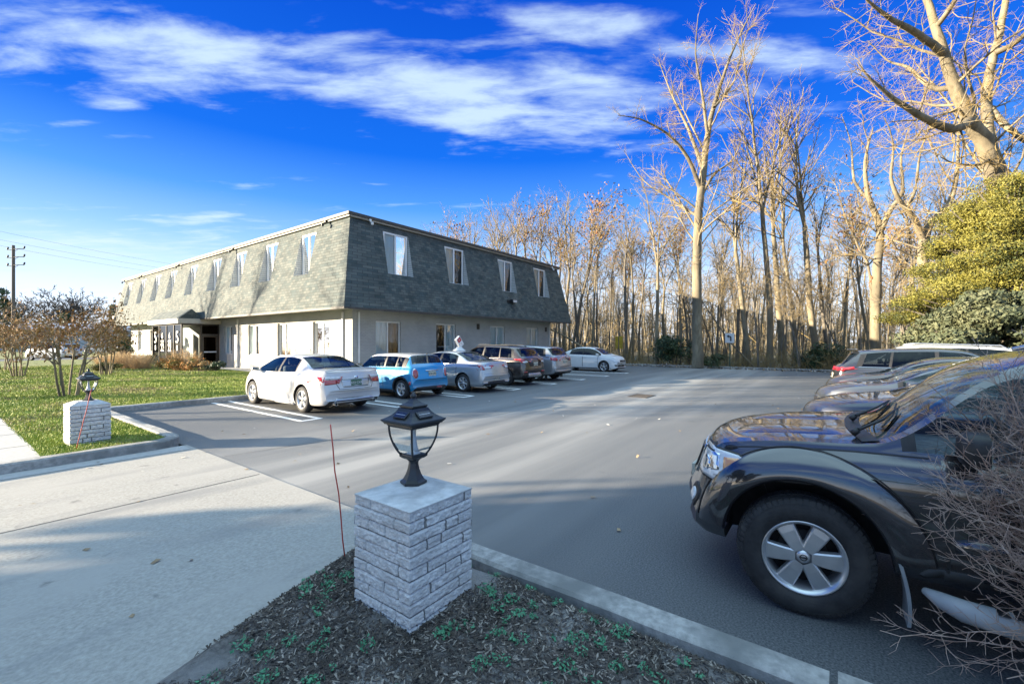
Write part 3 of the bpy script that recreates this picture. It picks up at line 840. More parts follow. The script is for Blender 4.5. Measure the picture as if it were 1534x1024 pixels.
# ---------------------------------------------------------------- stone pillars, lamps, marker stakes, signs
M['stone'] = pmat('split_stone', (.46, .455, .445), (.70, .69, .67), scale=34, rough=.95, bump=.7, bscale=110, bdist=.006, c3=(.50, .49, .475), s3=4)
M['mortar'] = pmat('mortar', (.15, .15, .148), (.25, .25, .245), scale=30, rough=1)
M['stone_top'] = pmat('cast_stone', (.48, .475, .46), (.62, .61, .59), scale=14, rough=.9, bump=.5, bscale=60, bdist=.006, c3=(.34, .335, .33), s3=3)
M['lampblack'] = pmat('lamp_black', (.018, .02, .022), (.03, .032, .034), scale=12, rough=.38, bump=.15, bscale=60, bdist=.003)
M['lampglass'] = glass_mat('lamp_glass', (.93, .95, .955), .9, .03, 1.22)
M['solar'] = pmat('solar_cell', (.012, .014, .03), (.02, .022, .04), scale=30, rough=.15)
M['silver'] = pmat('dull_silver', (.45, .46, .47), (.55, .56, .57), scale=10, rough=.35, metal=.8)
M['stake'] = pmat('marker_red', (.42, .045, .035), (.55, .08, .06), scale=30, rough=.5)
M['frost'] = pmat('frosted_tube', (.5, .54, .56), (.6, .63, .64), scale=9, rough=.3)
def pillar(name, label, pos, size, ztop, zbase, hip, seed, courses):
    p = empty(name, pos, BROT); tag(p, label, 'pillar', 'stone lamp pillars either side of the driveway')
    r = np.random.default_rng(seed)
    H = ztop - zbase; h = size / 2
    nu, nv = int(size / .0042), int(H / .0042)
    mb = MB()
    ch = H / courses
    for f in range(4):
        ang = f * math.pi / 2; c, s = math.cos(ang), math.sin(ang)
        joints = []
        for k in range(courses):
            q = (k + f) % 2
            js = [(.26 if q else .80) + r.uniform(-.07, .07)]
            if r.uniform() < .28: js.append(.5 + r.uniform(-.1, .1))
            joints.append(js)
        blk = r.uniform(-.006, .005, (courses, 4)); tilt = r.uniform(-.006, .006, (courses, 4))
        grid = []; gr = set()
        for j in range(nv + 1):
            v = j / nv * H; k = min(courses - 1, int(v / ch)); fv = v / ch - k
            row = []
            for i in range(nu + 1):
                u = i / nu
                b = sum(u > x for x in joints[k])
                d = min([abs(u - x) * size for x in joints[k]] + [9])
                dv = min(fv, 1 - fv) * ch
                e = min(1, max(0, dv - .0038) / .0035) * min(1, max(0, d - .0038) / .0035)
                edge = min(1, min(u, 1 - u) * size / .018)
                x, y = (u - .5) * size, v
                nz = mnoise.noise((x * 26, y * 40, f * 5 + seed)) * .005 + mnoise.noise((x * 75, y * 95, f * 3 + seed)) * .004 + mnoise.noise((x * 150, y * 180, f * 3 + seed)) * .002 + mnoise.noise((x * 9, y * 22, f + k)) * .003
                gr.add((i, j)) if e < .5 else None
                out = (-.013 + (.013 + blk[k, b] * .7 + tilt[k, b] * .5 * (fv - .5)) * e + nz * e * edge)
                if j == nv: out = -.002
                yy = -(h + out)
                xx = x + (x / h) * out * (1 - edge)
                z = zbase + v
                row.append(mb.bm.verts.new((xx * c - yy * s, xx * s + yy * c, z)))
            grid.append(row)
        for j in range(nv):
            for i in range(nu):
                fc = mb.bm.faces.new((grid[j][i], grid[j][i + 1], grid[j + 1][i + 1], grid[j + 1][i])); fc.smooth = True; fc.material_index = 1 if (i, j) in gr else 0
    mb.build('stone_shaft', [M['stone'], M['mortar']], p, fix=False)
    mb = MB(); n = 28; grid = []
    hh = h + .002
    for j in range(n + 1):
        row = []
        for i in range(n + 1):
            x, y = (i / n * 2 - 1), (j / n * 2 - 1)
            e = 1 - max(abs(x), abs(y))
            z = ztop + hip * min(1, e / .45) + .006 * mnoise.noise((x * 3, y * 3, seed)) * min(1, e * 5) + .004 * mnoise.noise((x * 9, y * 9, seed)) * min(1, e * 5)
            row.append(mb.bm.verts.new((x * hh, y * hh, z)))
        grid.append(row)
    for j in range(n):
        for i in range(n): mb.bm.faces.new((grid[j][i], grid[j][i + 1], grid[j + 1][i + 1], grid[j + 1][i]))
    b = [grid[0][i] for i in range(n + 1)] + [grid[j][n] for j in range(1, n + 1)] + [grid[n][i] for i in range(n - 1, -1, -1)] + [grid[j][0] for j in range(n - 1, 0, -1)]
    lo = [mb.bm.verts.new((v.co.x, v.co.y, ztop - .008)) for v in b]
    for k in range(len(b)): mb.bm.faces.new((b[k], b[(k + 1) % len(b)], lo[(k + 1) % len(b)], lo[k]))
    mb.build('stone_cap', M['stone_top'], p, smooth=35)
    return p
PN = B(-10.57, -16.65); PL = B(-10.85, -8.64)
pillar('stone_pillar', 'pale split face stone pillar standing in the dark mulch bed in the near foreground', PN, .55, .79, .02, .0, 1, 11)
pillar('stone_pillar', 'pale stone pillar with sloped cap standing on the lawn corner by the sidewalk', PL, .51, .745, .06, .055, 2, 10)

def lantern(name, label, pos, s):
    p = empty(name, pos, BROT); tag(p, label, 'lamp', 'black lanterns on the stone pillars')
    p.scale = (s, s, s)
    q = math.pi / 4
    mb = MB()
    mb.lathe([(.0, 0), (.095, 0), (.095, .016), (.075, .03), (.056, .062), (.042, .10), (.034, .14), (.036, .155), (.05, .168), (.06, .176), (0, .178)], 6, a0=R(10), a1=R(370), smooth=False)
    mb.build('base', M['lampblack'], p)
    mb = MB()
    mb.lathe([(0, .177), (.075, .177), (.098, .190), (.100, .205), (.086, .209), (0, .209)], 4, a0=q, a1=q + 2 * math.pi, smooth=False)
    for k in range(4):
        a = q + k * math.pi / 2; c, sn = math.cos(a), math.sin(a)
        P = []
        for i in range(13):
            t = i / 12
            r = .088 + (.172 - .088) * math.sin(t * math.pi / 2) ** .8
            P.append((r * c, r * sn, .205 + t * .205))
        mb.tube(P, [.0075] * 13, 6)
    mb.lathe([(.0, .408), (.176, .408), (.186, .420), (.186, .44), (0, .442)], 4, a0=q, a1=q + 2 * math.pi, smooth=False)
    mb.build('cage', M['lampblack'], p)
    mb = MB()
    for k in range(4):
        a0, a1 = q + k * math.pi / 2, q + (k + 1) * math.pi / 2
        rows = []
        for i in range(13):
            t = i / 12; r = .086 + (.170 - .086) * math.sin(t * math.pi / 2) ** .8
            rows.append((Vector((r * math.cos(a0), r * math.sin(a0), .207 + t * .203)), Vector((r * math.cos(a1), r * math.sin(a1), .207 + t * .203))))
        for (a, b), (c, d) in zip(rows, rows[1:]): mb.face([a, b, d, c])
    mb.build('glass', M['lampglass'], p, smooth=50)
    mb = MB()
    mb.lathe([(.0, .21), (.050, .211), (.034, .24), (.022, .29), (.016, .36), (.014, .408)], 18)
    mb.build('light_tube', M['frost'], p, smooth=40)
    mb = MB()
    prof = [(.0, .43), (.205, .432), (.232, .452), (.228, .459), (.185, .474), (.150, .492), (.122, .514), (.103, .538), (.086, .542)]
    mb.lathe(prof, 4, a0=q, a1=q + 2 * math.pi, smooth=False)
    mb.lathe([(.080, .540), (.098, .545), (.100, .556), (.090, .561), (.06, .572), (.036, .588), (.02, .602), (0, .604)], 4, a0=q, a1=q + 2 * math.pi, smooth=False)
    for k in range(4):                      # beaded edge under the eave
        a0, a1 = q + k * math.pi / 2, q + (k + 1) * math.pi / 2
        A = Vector((.208 * math.cos(a0), .208 * math.sin(a0), .437)); Bq = Vector((.208 * math.cos(a1), .208 * math.sin(a1), .437))
        for i in range(1, 26):
            c = A.lerp(Bq, i / 26); mb.box(c.x - .004, c.x + .004, c.y - .004, c.y + .004, c.z - .008, c.z + .004)
    roof = mb.build('roof', M['lampblack'], p)
    for k in range(4):
        a = k * math.pi / 2
        Mx = Matrix.Rotation(a, 4, 'Z')
        mb = MB()
        ctr = Vector((.112, 0, .497)); tl = Matrix.Rotation(R(38), 4, 'Y')
        TM = Mx @ Matrix.Translation(ctr) @ tl
        mb.box(-.030, .030, -.062, .062, -.004, .006, .002, mi=0, M=TM)
        mb.box(-.024, .024, -.055, .055, .0062, .0072, mi=1, M=TM)
        mb.box(-.002, .002, -.05, .05, .0074, .0082, mi=2, M=TM)
        mb.build('solar_panel', [M['lampblack'], M['solar'], M['silver']], roof)
    mb = MB()
    mb.lathe([(.0, .600), (.016, .601), (.012, .608), (.024, .618), (.023, .626), (.012, .640), (.004, .652), (0, .656)], 10)
    mb.build('finial', M['silver'] if False else M['lampblack'], p, smooth=40)
    return p
lantern('lantern', 'large black four sided lantern on the stone pillar in the mulch bed', B(-10.57 + .11, -16.65 + .135, .792), 1.0)
lantern('lantern', 'smaller black lantern on the stone pillar at the lawn corner', PL + Vector((0, .02, .797)), .84)
def stake(label, a, b):
    mb = MB(); a, b = Vector(a), Vector(b)
    pts = [a.lerp(b, t) + Vector((random.uniform(-.006, .006), 0, 0)) * (0 < t < 1) for t in np.linspace(0, 1, 7)]
    mb.tube([p - a for p in pts], [.0055] * 7, 8)
    tag(mb.build('marker_stake', M['stake'], loc=a), label, 'marker stake', 'red driveway marker stakes')
stake('thin red driveway stake rising behind the stone pillar in the mulch bed', (-1.345, 3.56, .02), (-1.455, 3.53, 1.14))
stake('thin red driveway stake leaning in front of the stone pillar on the lawn', (-6.86, 6.93, .08), (-6.585, 6.9, 1.06))

M['signwhite'] = pmat('sign_sheet', (.62, .63, .62), (.7, .7, .69), scale=6, rough=.4)
M['signgreen'] = pmat('green_post', (.03, .075, .05), (.05, .1, .07), scale=8, rough=.6)
M['signblack'] = pmat('sign_black', (.012, .012, .012), (.02, .02, .02), scale=8, rough=.6)
M['signyellow'] = pmat('sign_yellow', (.45, .30, .02), (.55, .38, .04), scale=8, rough=.5)
s = empty('turn_sign', B(20.75, -12.95, 0), BROT - math.pi / 2)
tag(s, 'white sign with a black left turn arrow on a green post before the woods', 'sign')
mb = MB(); mb.box(-.03, .03, .0, .05, -.1, 2.42); mb.build('post', M['signgreen'], s)
mb = MB(); mb.box(-.29, .29, -.022, -.004, 1.74, 2.41, .003)
pn = mb.build('panel', M['signwhite'], s)
mb = MB()
def flat(mb, pts, y=-.026): mb.face([(x, y, z) for x, z in pts])
ac = [(.10 * math.cos(R(t)) , .10 * math.sin(R(t))) for t in range(0, 91, 15)]
outer = [(.115, 1.86), (.115, 2.08)] + [(-.035 + .15 * math.cos(R(t)), 2.08 + .15 * math.sin(R(t))) for t in range(15, 91, 15)] + [(-.06, 2.23), (-.06, 2.30), (-.2, 2.19), (-.06, 2.08), (-.06, 2.14), (-.035, 2.14)] + [(-.035 + .06 * math.cos(R(t)), 2.08 + .06 * math.sin(R(t))) for t in range(75, -1, -15)] + [(.025, 1.86)]
flat(mb, outer)
mb.build('arrow', M['signblack'], pn)
s = empty('yellow_sign', B(24.1, -3.5, -.05), BROT - math.pi / 2)
tag(s, 'small yellow sign on a post among the trunks behind the white sedan', 'sign')
mb = MB(); mb.box(-.03, .03, 0, .05, 0, 2.3); mb.build('post', M['signgreen'], s)
mb = MB(); mb.box(-.34, .34, -.022, -.003, 1.25, 2.35, .003); mb.build('panel', M['signyellow'], s)

# utility pole and wires far left
M['polewood'] = pmat('pole_wood', (.10, .085, .07), (.17, .145, .12), scale=6, rough=.9, stretch=(6, 6, .4))
ux = at(20, 520, 60)
p = empty('utility_pole', (ux.x, ux.y, -.05), R(8)); tag(p, 'tall wooden utility pole with three pairs of crossarms beyond the crape myrtles', 'utility pole')
mb = MB(); mb.tube([(0, 0, 0), (0, 0, 7.5), (0, 0, 15.0)], [.22, .19, .16], 12); mb.build('post', M['polewood'], p, smooth=40)
for k, z in enumerate((14.5, 13.4, 12.3)):
    mb = MB()
    mb.tube([(0, -.1, z), (1.35, -.1, z + .05)], .045, 8); mb.tube([(0, .1, z - .15), (-.72, .1, z - .1)], .045, 8)
    mb.tube([(0, -.1, z - .45), (.7, -.1, z)], .025, 6)
    arm = mb.build('crossarm', M['polewood'], p)
    for x, y, zz_ in ((1.38, -.1, z + .2), (-.75, .1, z + .06)):
        mb = MB(); mb.tube([(x - .06, y, zz_ - .18), (x, y, zz_), (x + .07, y, zz_ + .22)], [.05, .1, .06], 8); mb.build('insulator', M['signblack'], arm)
def wire(a, b, sag):
    a, b = Vector(a), Vector(b); mb = MB()
    P = [a.lerp(b, t) - Vector((0, 0, 4 * sag * t * (1 - t))) for t in np.linspace(0, 1, 17)]
    mb.tube([q - a for q in P], [.012] * 17, 5)
    tag(mb.build('power_line', M['signblack'], loc=a), 'thin overhead power line sagging across the sky left of the building', 'wire', 'overhead power lines')
wire(at(-90, 326, 52), at(330, 405, 95), .5); wire(at(-90, 340, 52), at(330, 412, 95), .5); wire(at(-90, 349, 53), at(330, 418, 96), .6)
# ---------------------------------------------------------------- trees and plants
M['bark'] = pmat('bark_grey', (.09, .08, .062), (.20, .175, .14), scale=9, rough=.95, bump=.6, bscale=30, stretch=(1, 1, .3), bdist=.03)
M['barkpale'] = pmat('bark_pale', (.15, .125, .08), (.29, .245, .165), scale=6, rough=.95, bump=.5, bscale=30, stretch=(1, 1, .3), bdist=.03, c3=(.10, .085, .06), s3=1.5)
M['twig'] = pmat('twig_tan', (.20, .14, .05), (.36, .26, .105), scale=2, rough=.95)
M['tanleaf'] = pmat('leaf_tan', (.20, .115, .035), (.31, .19, .065), scale=3, rough=.9)
M['rustleaf'] = pmat('leaf_rust', (.17, .07, .03), (.26, .12, .05), scale=3, rough=.9)
M['dark_leaf'] = pmat('evergreen_dark', (.012, .03, .012), (.03, .065, .022), scale=3, rough=.55)
M['mid_leaf'] = pmat('evergreen_mid', (.03, .06, .02), (.07, .11, .035), scale=3, rough=.55)
M['gold1'] = pmat('gold_foliage', (.105, .10, .012), (.19, .17, .022), scale=2.5, rough=.7)
M['gold2'] = pmat('gold_foliage_deep', (.03, .045, .008), (.085, .09, .014), scale=2.5, rough=.7)
M['juniper'] = pmat('juniper', (.055, .068, .032), (.11, .115, .055), scale=2.5, rough=.75)
M['juniper2'] = pmat('juniper_deep', (.04, .055, .028), (.075, .09, .045), scale=2.5, rough=.75)
M['brownleaf'] = pmat('myrtle_leaf', (.17, .09, .045), (.38, .235, .12), scale=5, rough=.9)
M['orange'] = pmat('spirea_orange', (.48, .20, .04), (.60, .32, .10), scale=5, rough=.85)
M['straw'] = pmat('ornamental_straw', (.42, .27, .13), (.58, .42, .23), scale=5, rough=.9)
M['olive'] = pmat('olive_leaf', (.10, .10, .02), (.22, .20, .045), scale=5, rough=.8)
M['redtwig'] = pmat('shrub_twig', (.26, .165, .13), (.50, .38, .31), scale=7, rough=.85)

class Tubes:
    def __init__(s): s.V = []; s.F = []; s.n = 0; s.tips = []
    def add(s, pts, rad, k):
        P = np.asarray(pts, dtype=float); r = np.asarray(rad, dtype=float); m = len(P)
        T = np.gradient(P, axis=0); T /= np.linalg.norm(T, axis=1, keepdims=True) + 1e-9
        ref = np.array([.31, .17, .93]) if abs(T[0, 2]) < .9 else np.array([.95, .2, .1])
        A = np.cross(T, ref); A /= np.linalg.norm(A, axis=1, keepdims=True) + 1e-9
        Bq = np.cross(A, T)
        t = np.arange(k) * 2 * np.pi / k
        ring = P[:, None, :] + (A[:, None, :] * np.cos(t)[None, :, None] + Bq[:, None, :] * np.sin(t)[None, :, None]) * r[:, None, None]
        s.V.append(ring.reshape(-1, 3))
        i = np.arange(m - 1)[:, None] * k; j = np.arange(k)[None, :]; j2 = (j + 1) % k
        F = np.stack([i + j, i + j2, i + k + j2, i + k + j], -1).reshape(-1, 4) + s.n
        s.F.append(F); s.n += m * k
    def mesh(s, name, mat, smooth=True):
        if not s.V: return None
        return mesh_np(name, np.concatenate(s.V), np.concatenate(s.F), mat, smooth=smooth)
def sides(r): return 10 if r > .18 else 7 if r > .08 else 5 if r > .035 else 4 if r > .015 else 3
def bend(r, p0, d, L, n, wob, up):
    P = [np.array(p0, float)]; d = np.array(d, float); d /= np.linalg.norm(d)
    for i in range(n):
        d = d + r.normal(0, wob, 3) + np.array([0, 0, up]); d /= np.linalg.norm(d)
        P.append(P[-1] + d * L / n)
    return np.array(P), d
def sprout(r, trunk, crown, P, rad, level, maxl, dens, lrat, rmin, up, ang=(25, 60), start=.3, wob=.12, gmin=.35, tops=None):
    """grow side branches along a limb, then their branches, down to twigs"""
    seg = np.linalg.norm(np.diff(P, axis=0), axis=1); L = seg.sum(); cum = np.concatenate([[0], np.cumsum(seg)])
    cnt = max(1, int(dens[level] * (1 - start) * (1 if level else 1)))
    ts = np.sort(r.uniform(start, .99, cnt)); az = r.uniform(0, 6.28)
    for t in ts:
        s = t * L; i = min(len(seg) - 1, int(np.searchsorted(cum, s) - 1)); i = max(i, 0); f = (s - cum[i]) / max(seg[i], 1e-6)
        p = P[i] * (1 - f) + P[i + 1] * f; rr = rad[i] * (1 - f) + rad[i + 1] * f
        d = P[i + 1] - P[i]; d = d / np.linalg.norm(d)
        az += 2.4 + r.normal(0, .5); a = R(r.uniform(*ang))
        ref = np.array([0, 0, 1.]) if abs(d[2]) < .95 else np.array([1., 0, 0])
        u = np.cross(d, ref); u /= np.linalg.norm(u); v = np.cross(d, u)
        nd = d * math.cos(a) + (u * math.cos(az) + v * math.sin(az)) * math.sin(a)
        ln = L * lrat[level] * r.uniform(.55, 1.15) * (1.1 - .65 * t if level == 0 else 1.05 - .5 * t)
        if ln < gmin: continue
        r0 = max(rmin, min(rr * .72, ln * .0125 + .0015)); n = 5 if ln > 1.2 else 4 if ln > .6 else 3
        Q, _ = bend(r, p, nd, ln, n, wob, up)
        q = np.linspace(r0, max(rmin * .6, r0 * .25), n + 1)
        (trunk if level == 0 and trunk is not None else crown).add(Q, q, sides(r0))
        crown.tips.append(Q[-1])
        if level + 1 < maxl: sprout(r, None, crown, Q, q, level + 1, maxl, dens, lrat, rmin, up, ang, .2, wob, gmin)
def leafquads(name, P, size, mats, mi, seed, tilt=1.0): return scatter_quads(name, P, size, mats, mi, (.5, .9), tilt, 0, seed)
def bare_tree(seed, H, r0, fork=.55, dens=(20, 12, 8, 4), lrat=(.36, .42, .45, .5), rmin=.008, up=.05, lean=.045, leaves=0, maxl=4, start=.42, barkmat='bark', ang=(22, 55), wob=.05):
    r = np.random.default_rng(seed); tr = Tubes(); crn = Tubes()
    P, d = bend(r, (0, 0, -.15), (r.normal(0, lean), r.normal(0, lean), 1), H * fork, 9, wob * .5, .02)
    n = len(P); q = np.linspace(r0, r0 * .62, n); q[0] *= 1.35; q[1] *= 1.08
    stems = []
    k = 2 if r.uniform() < .65 else 3
    for i in range(k):
        a = R(r.uniform(7, 26)); az = i * 6.28 / k + r.uniform(-.6, .6)
        nd = np.array([math.cos(az) * math.sin(a), math.sin(az) * math.sin(a), math.cos(a)])
        Q, _ = bend(r, P[-1], nd, H * (1 - fork) * r.uniform(.75, 1.1), 8, wob * 1.8, .04)
        w = np.linspace(q[-1] * (.85 if i == 0 else .62), .015, len(Q)); stems.append((Q, w)); tr.add(Q, w, sides(w[0]))
    tr.add(P, q, 12)
    sprout(r, tr, crn, P, q, 0, maxl, (dens[0] * .5,) + tuple(dens[1:]), (lrat[0] * .75,) + tuple(lrat[1:]), rmin, up, ang, start, wob * 2.2)
    for Q, w in stems: sprout(r, tr, crn, Q, w, 0, maxl, dens, (lrat[0] * 1.25,) + tuple(lrat[1:]), rmin, up, ang, .08, wob * 2.2)
    return tr, crn
def tree_obj(name, tr, crn, bark, twig, loc, rz=0, leaf=None):
    t = empty(name, loc, rz)
    link('trunk', tr.mesh('trunk', M[bark]), t)
    c = link('crown', crn.mesh('crown', M[twig], smooth=False), t)
    if leaf is not None:
        n, size, mat, seed = leaf; r = np.random.default_rng(seed); T = np.array(crn.tips)
        P = T[r.integers(0, len(T), n)] + r.normal(0, .12, (n, 3))
        link('leaves', leafquads('leaves', P, size, [M[m] for m in mat], r.integers(0, len(mat), n), seed), c)
    return t
# woodland prototypes
protos = []
for i, (H, r0, fk, bk, kw) in enumerate(((15, .14, .58, 'bark', {}), (17, .17, .5, 'barkpale', {}), (13, .10, .62, 'bark', dict(wob=.07)), (19, .21, .5, 'barkpale', {}), (16, .13, .7, 'barkpale', {}), (14, .14, .45, 'barkpale', dict(wob=.09)), (11, .08, .55, 'bark', dict(wob=.07)))):
    tr, crn = bare_tree(100 + i, H, r0, fk, barkmat=bk, **kw)
    lf = (420, (.08, .18), ('tanleaf', 'rustleaf'), 5 + i) if i in (2, 5) else ((160, (.07, .15), ('tanleaf',), 5 + i) if i in (0, 4) else None)
    t = tree_obj('bare_tree', tr, crn, bk, 'twig', (0, 0, 0), 0, lf)
    protos.append([t, H, False])
wood_label = 'leafless tree of the sunlit woods behind the parking lot'
wood_group = 'leafless trees of the woods'
def put_tree(i, pos, H, rz, label=wood_label, group=wood_group, name=None):
    pr = protos[i]
    if not pr[2]: o = pr[0]; pr[2] = True
    else: o = copy_tree(pr[0])
    s = H / pr[1]; o.location = pos; o.rotation_euler = (random.gauss(0, .035), random.gauss(0, .035), rz); o.scale = (s * random.uniform(.9, 1.1), s * random.uniform(.9, 1.1), s)
    tag(o, label, 'tree', group)
    if name: o.name = name
    return o
def ground_at(px, depth): return Vector(((px - CX) / FPX * depth, depth, -.06))
# the trunks one sees along the edge of the wood: (pixel column, distance, height, kind)
edge = [(868, 41, 14, 0), (886, 40, 15.5, 4), (897, 41, 13, 2), (938, 38, 15, 0), (948, 39.5, 13.5, 4), (983, 34, 16, 1), (958, 44, 14, 2), (1000, 42, 15, 5), (1022, 40, 14.5, 4), (1031, 38, 13, 2),
        (1075, 38, 14, 6), (1104, 34, 15.5, 0), (1121, 31.5, 17.5, 3), (1154, 31, 23, 1), (1172, 38, 23, 3), (1195, 35, 19, 1), (1228, 30.5, 21, 3), (1240, 33, 15, 0), (1262, 36, 14, 4), (1285, 34, 13, 2), (1312, 28.5, 13.5, 5), (1302, 33, 12.5, 1),
        (1345, 31, 13, 4), (1362, 36, 13, 0), (1420, 30, 14, 3), (1470, 32, 15, 1), (1530, 34, 16, 0), (1590, 30, 15, 3), (1650, 36, 16, 1)]
for k, (px, dp, H, i) in enumerate(edge): put_tree(i, ground_at(px, dp), H * random.uniform(.95, 1.05), random.uniform(0, 6.28))
for k in range(17):          # crowns that rise behind the roof of the office
    dp = random.uniform(47, 60); px = 655 + k * 13 + random.uniform(-6, 6)
    put_tree(int(rng.integers(0, 7)), ground_at(px, dp), 1.8 + (HY - (318 - k * 2.5)) / FPX * dp + random.uniform(-1.5, 1.0), random.uniform(0, 6.28))
cnt = 0
while cnt < 118:
    x = rng.uniform(24, 70); y = rng.uniform(-40, 48)
    if x < 30 and y > 8: continue
    p = B(x, y, -.06)
    if p.y < 20: continue
    put_tree(int(rng.integers(0, 7)), p, float(rng.uniform(11, 17)), float(rng.uniform(0, 6.28))); cnt += 1

# thin saplings filling the edge of the wood
sap = []
for i in range(3):
    tr, crn = bare_tree(150 + i, 8, .055, .5, dens=(26, 12, 8, 4), lrat=(.34, .45, .5, .5), rmin=.008, start=.15, wob=.1, ang=(25, 70))
    sap.append([tree_obj('sapling', tr, crn, 'bark', 'twig', (0, 0, 0)), 8, False])
base_n = len(protos); protos += sap
cnt = 0
while cnt < 84:
    p = B(20.8 + rng.exponential(7), rng.uniform(-30, 16), -.06)
    if p.y < 22: continue
    put_tree(base_n + int(rng.integers(0, 3)), p, float(rng.uniform(4.5, 10)), float(rng.uniform(0, 6.28)), 'thin twiggy sapling growing among the larger trunks of the woods', 'saplings of the woods'); cnt += 1


# a few trunks that have come down or lean against their neighbours
for k, (px, dp, L_, az, el, rr, lb) in enumerate(((905, 37, 8, 2.4, .55, .11, 'leaning dead trunk propped among the trees behind the white compact sedan'), (1130, 30.5, 6.5, 2.7, .9, .07, 'thin leaning trunk right of the turn sign'), (1262, 29.5, 7, 1.1, .5, .09, 'broken leaning trunk near the dark green shrub by the lot edge'), (1180, 30, 5.5, .35, .06, .12, 'fallen log lying along the edge of the wood'))):
    tb = Tubes(); r = np.random.default_rng(820 + k)
    P, _ = bend(r, (0, 0, .05), (math.cos(az) * math.cos(el), math.sin(az) * math.cos(el), math.sin(el)), L_, 8, .05, 0); q = np.linspace(rr, rr * .4, 9); tb.add(P, q, 8)
    for _ in range(9):
        i = int(r.integers(2, 8)); Q, _ = bend(r, P[i], (r.normal(0, 1), r.normal(0, 1), r.uniform(-.1, 1.2)), r.uniform(.5, 2), 4, .2, .02); tb.add(Q, np.linspace(.025, .006, 5), 4)
    tag(link('fallen_trunk', tb.mesh('fallen_trunk', M['barkpale']), loc=ground_at(px, dp)), lb, 'fallen tree')

def limb_tree(name, label, limbs, seed, bark, dens, lrat, maxl=3, ang=(25, 65), up=.02, rmin=.008, leaf=None, gmin=.3, wob=.11, start0=.3):
    """a single tree whose main limbs are given as points with radii; the rest is grown on them"""
    r = np.random.default_rng(seed); tr = Tubes(); crn = Tubes()
    base = Vector(limbs[0][0][0]); base.z = limbs[0][0][0][2]
    for k, L in enumerate(limbs):
        P = np.array([np.array(p) - np.array(base) for p, _ in L], float); q = np.array([w for _, w in L], float)
        # smooth by Catmull-Rom
        PP = []; QQ = []
        for i in range(len(P) - 1):
            p0, p1, p2, p3 = P[max(i - 1, 0)], P[i], P[i + 1], P[min(i + 2, len(P) - 1)]
            for t in np.linspace(0, 1, 4, endpoint=False):
                PP.append(.5 * ((2 * p1) + (-p0 + p2) * t + (2 * p0 - 5 * p1 + 4 * p2 - p3) * t * t + (-p0 + 3 * p1 - 3 * p2 + p3) * t ** 3)); QQ.append(q[i] * (1 - t) + q[i + 1] * t)
        PP.append(P[-1]); QQ.append(q[-1])
        PP = np.array(PP) + r.normal(0, .02, (len(PP), 3)) * np.array(QQ)[:, None] * 4; QQ = np.array(QQ)
        tr.add(PP, QQ, sides(QQ[0]) + 2)
        sprout(r, tr, crn, PP, QQ, 0, maxl, dens, lrat, rmin, up, ang, start0 if k == 0 else .12, wob, gmin)
    t = tree_obj(name, tr, crn, bark, 'twig', base, 0, leaf)
    return tag(t, label, 'tree')
def A(px, py, d, r): return (tuple(at(px, py, d)), r)
D = 30.3
limb_tree('tall_tree', 'tallest pale barked bare tree at the lot edge left of the turn sign', [
    [A(1046, 550, D, .40), A(1045, 500, D, .33), A(1044, 430, D, .30), A(1046, 330, D, .27), A(1052, 270, D, .24), A(1062, 190, D + .3, .18), A(1078, 130, D + .5, .12), A(1100, 70, D + .5, .07), A(1132, 5, D + .5, .02)],
    [A(1050, 285, D, .16), A(1030, 235, D - .5, .12), A(1000, 200, D - 1.2, .08), A(960, 178, D - 2, .05), A(926, 172, D - 2.5, .015)],
    [A(1054, 255, D, .14), A(1030, 190, D + .8, .10), A(1006, 140, D + 1.5, .06), A(985, 85, D + 2, .015)],
    [A(1060, 200, D, .12), A(1052, 140, D - .6, .08), A(1042, 80, D - 1, .05), A(1046, 20, D - 1, .015)],
    [A(1048, 300, D, .12), A(1068, 262, D + 1, .09), A(1100, 235, D + 2, .05), A(1115, 190, D + 2.4, .015)],
    [A(1047, 325, D, .10), A(1010, 300, D + 1.2, .07), A(965, 270, D + 2, .04), A(935, 225, D + 2.5, .015)],
    [A(1070, 160, D, .10), A(1100, 120, D + 1, .06), A(1115, 60, D + 1.4, .03), A(1128, 30, D + 1.6, .012)]], 31, 'barkpale', (30, 13, 9, 6, 3), (.28, .46, .5, .55, .55), 5, gmin=.2, rmin=.004)
D = 20.0
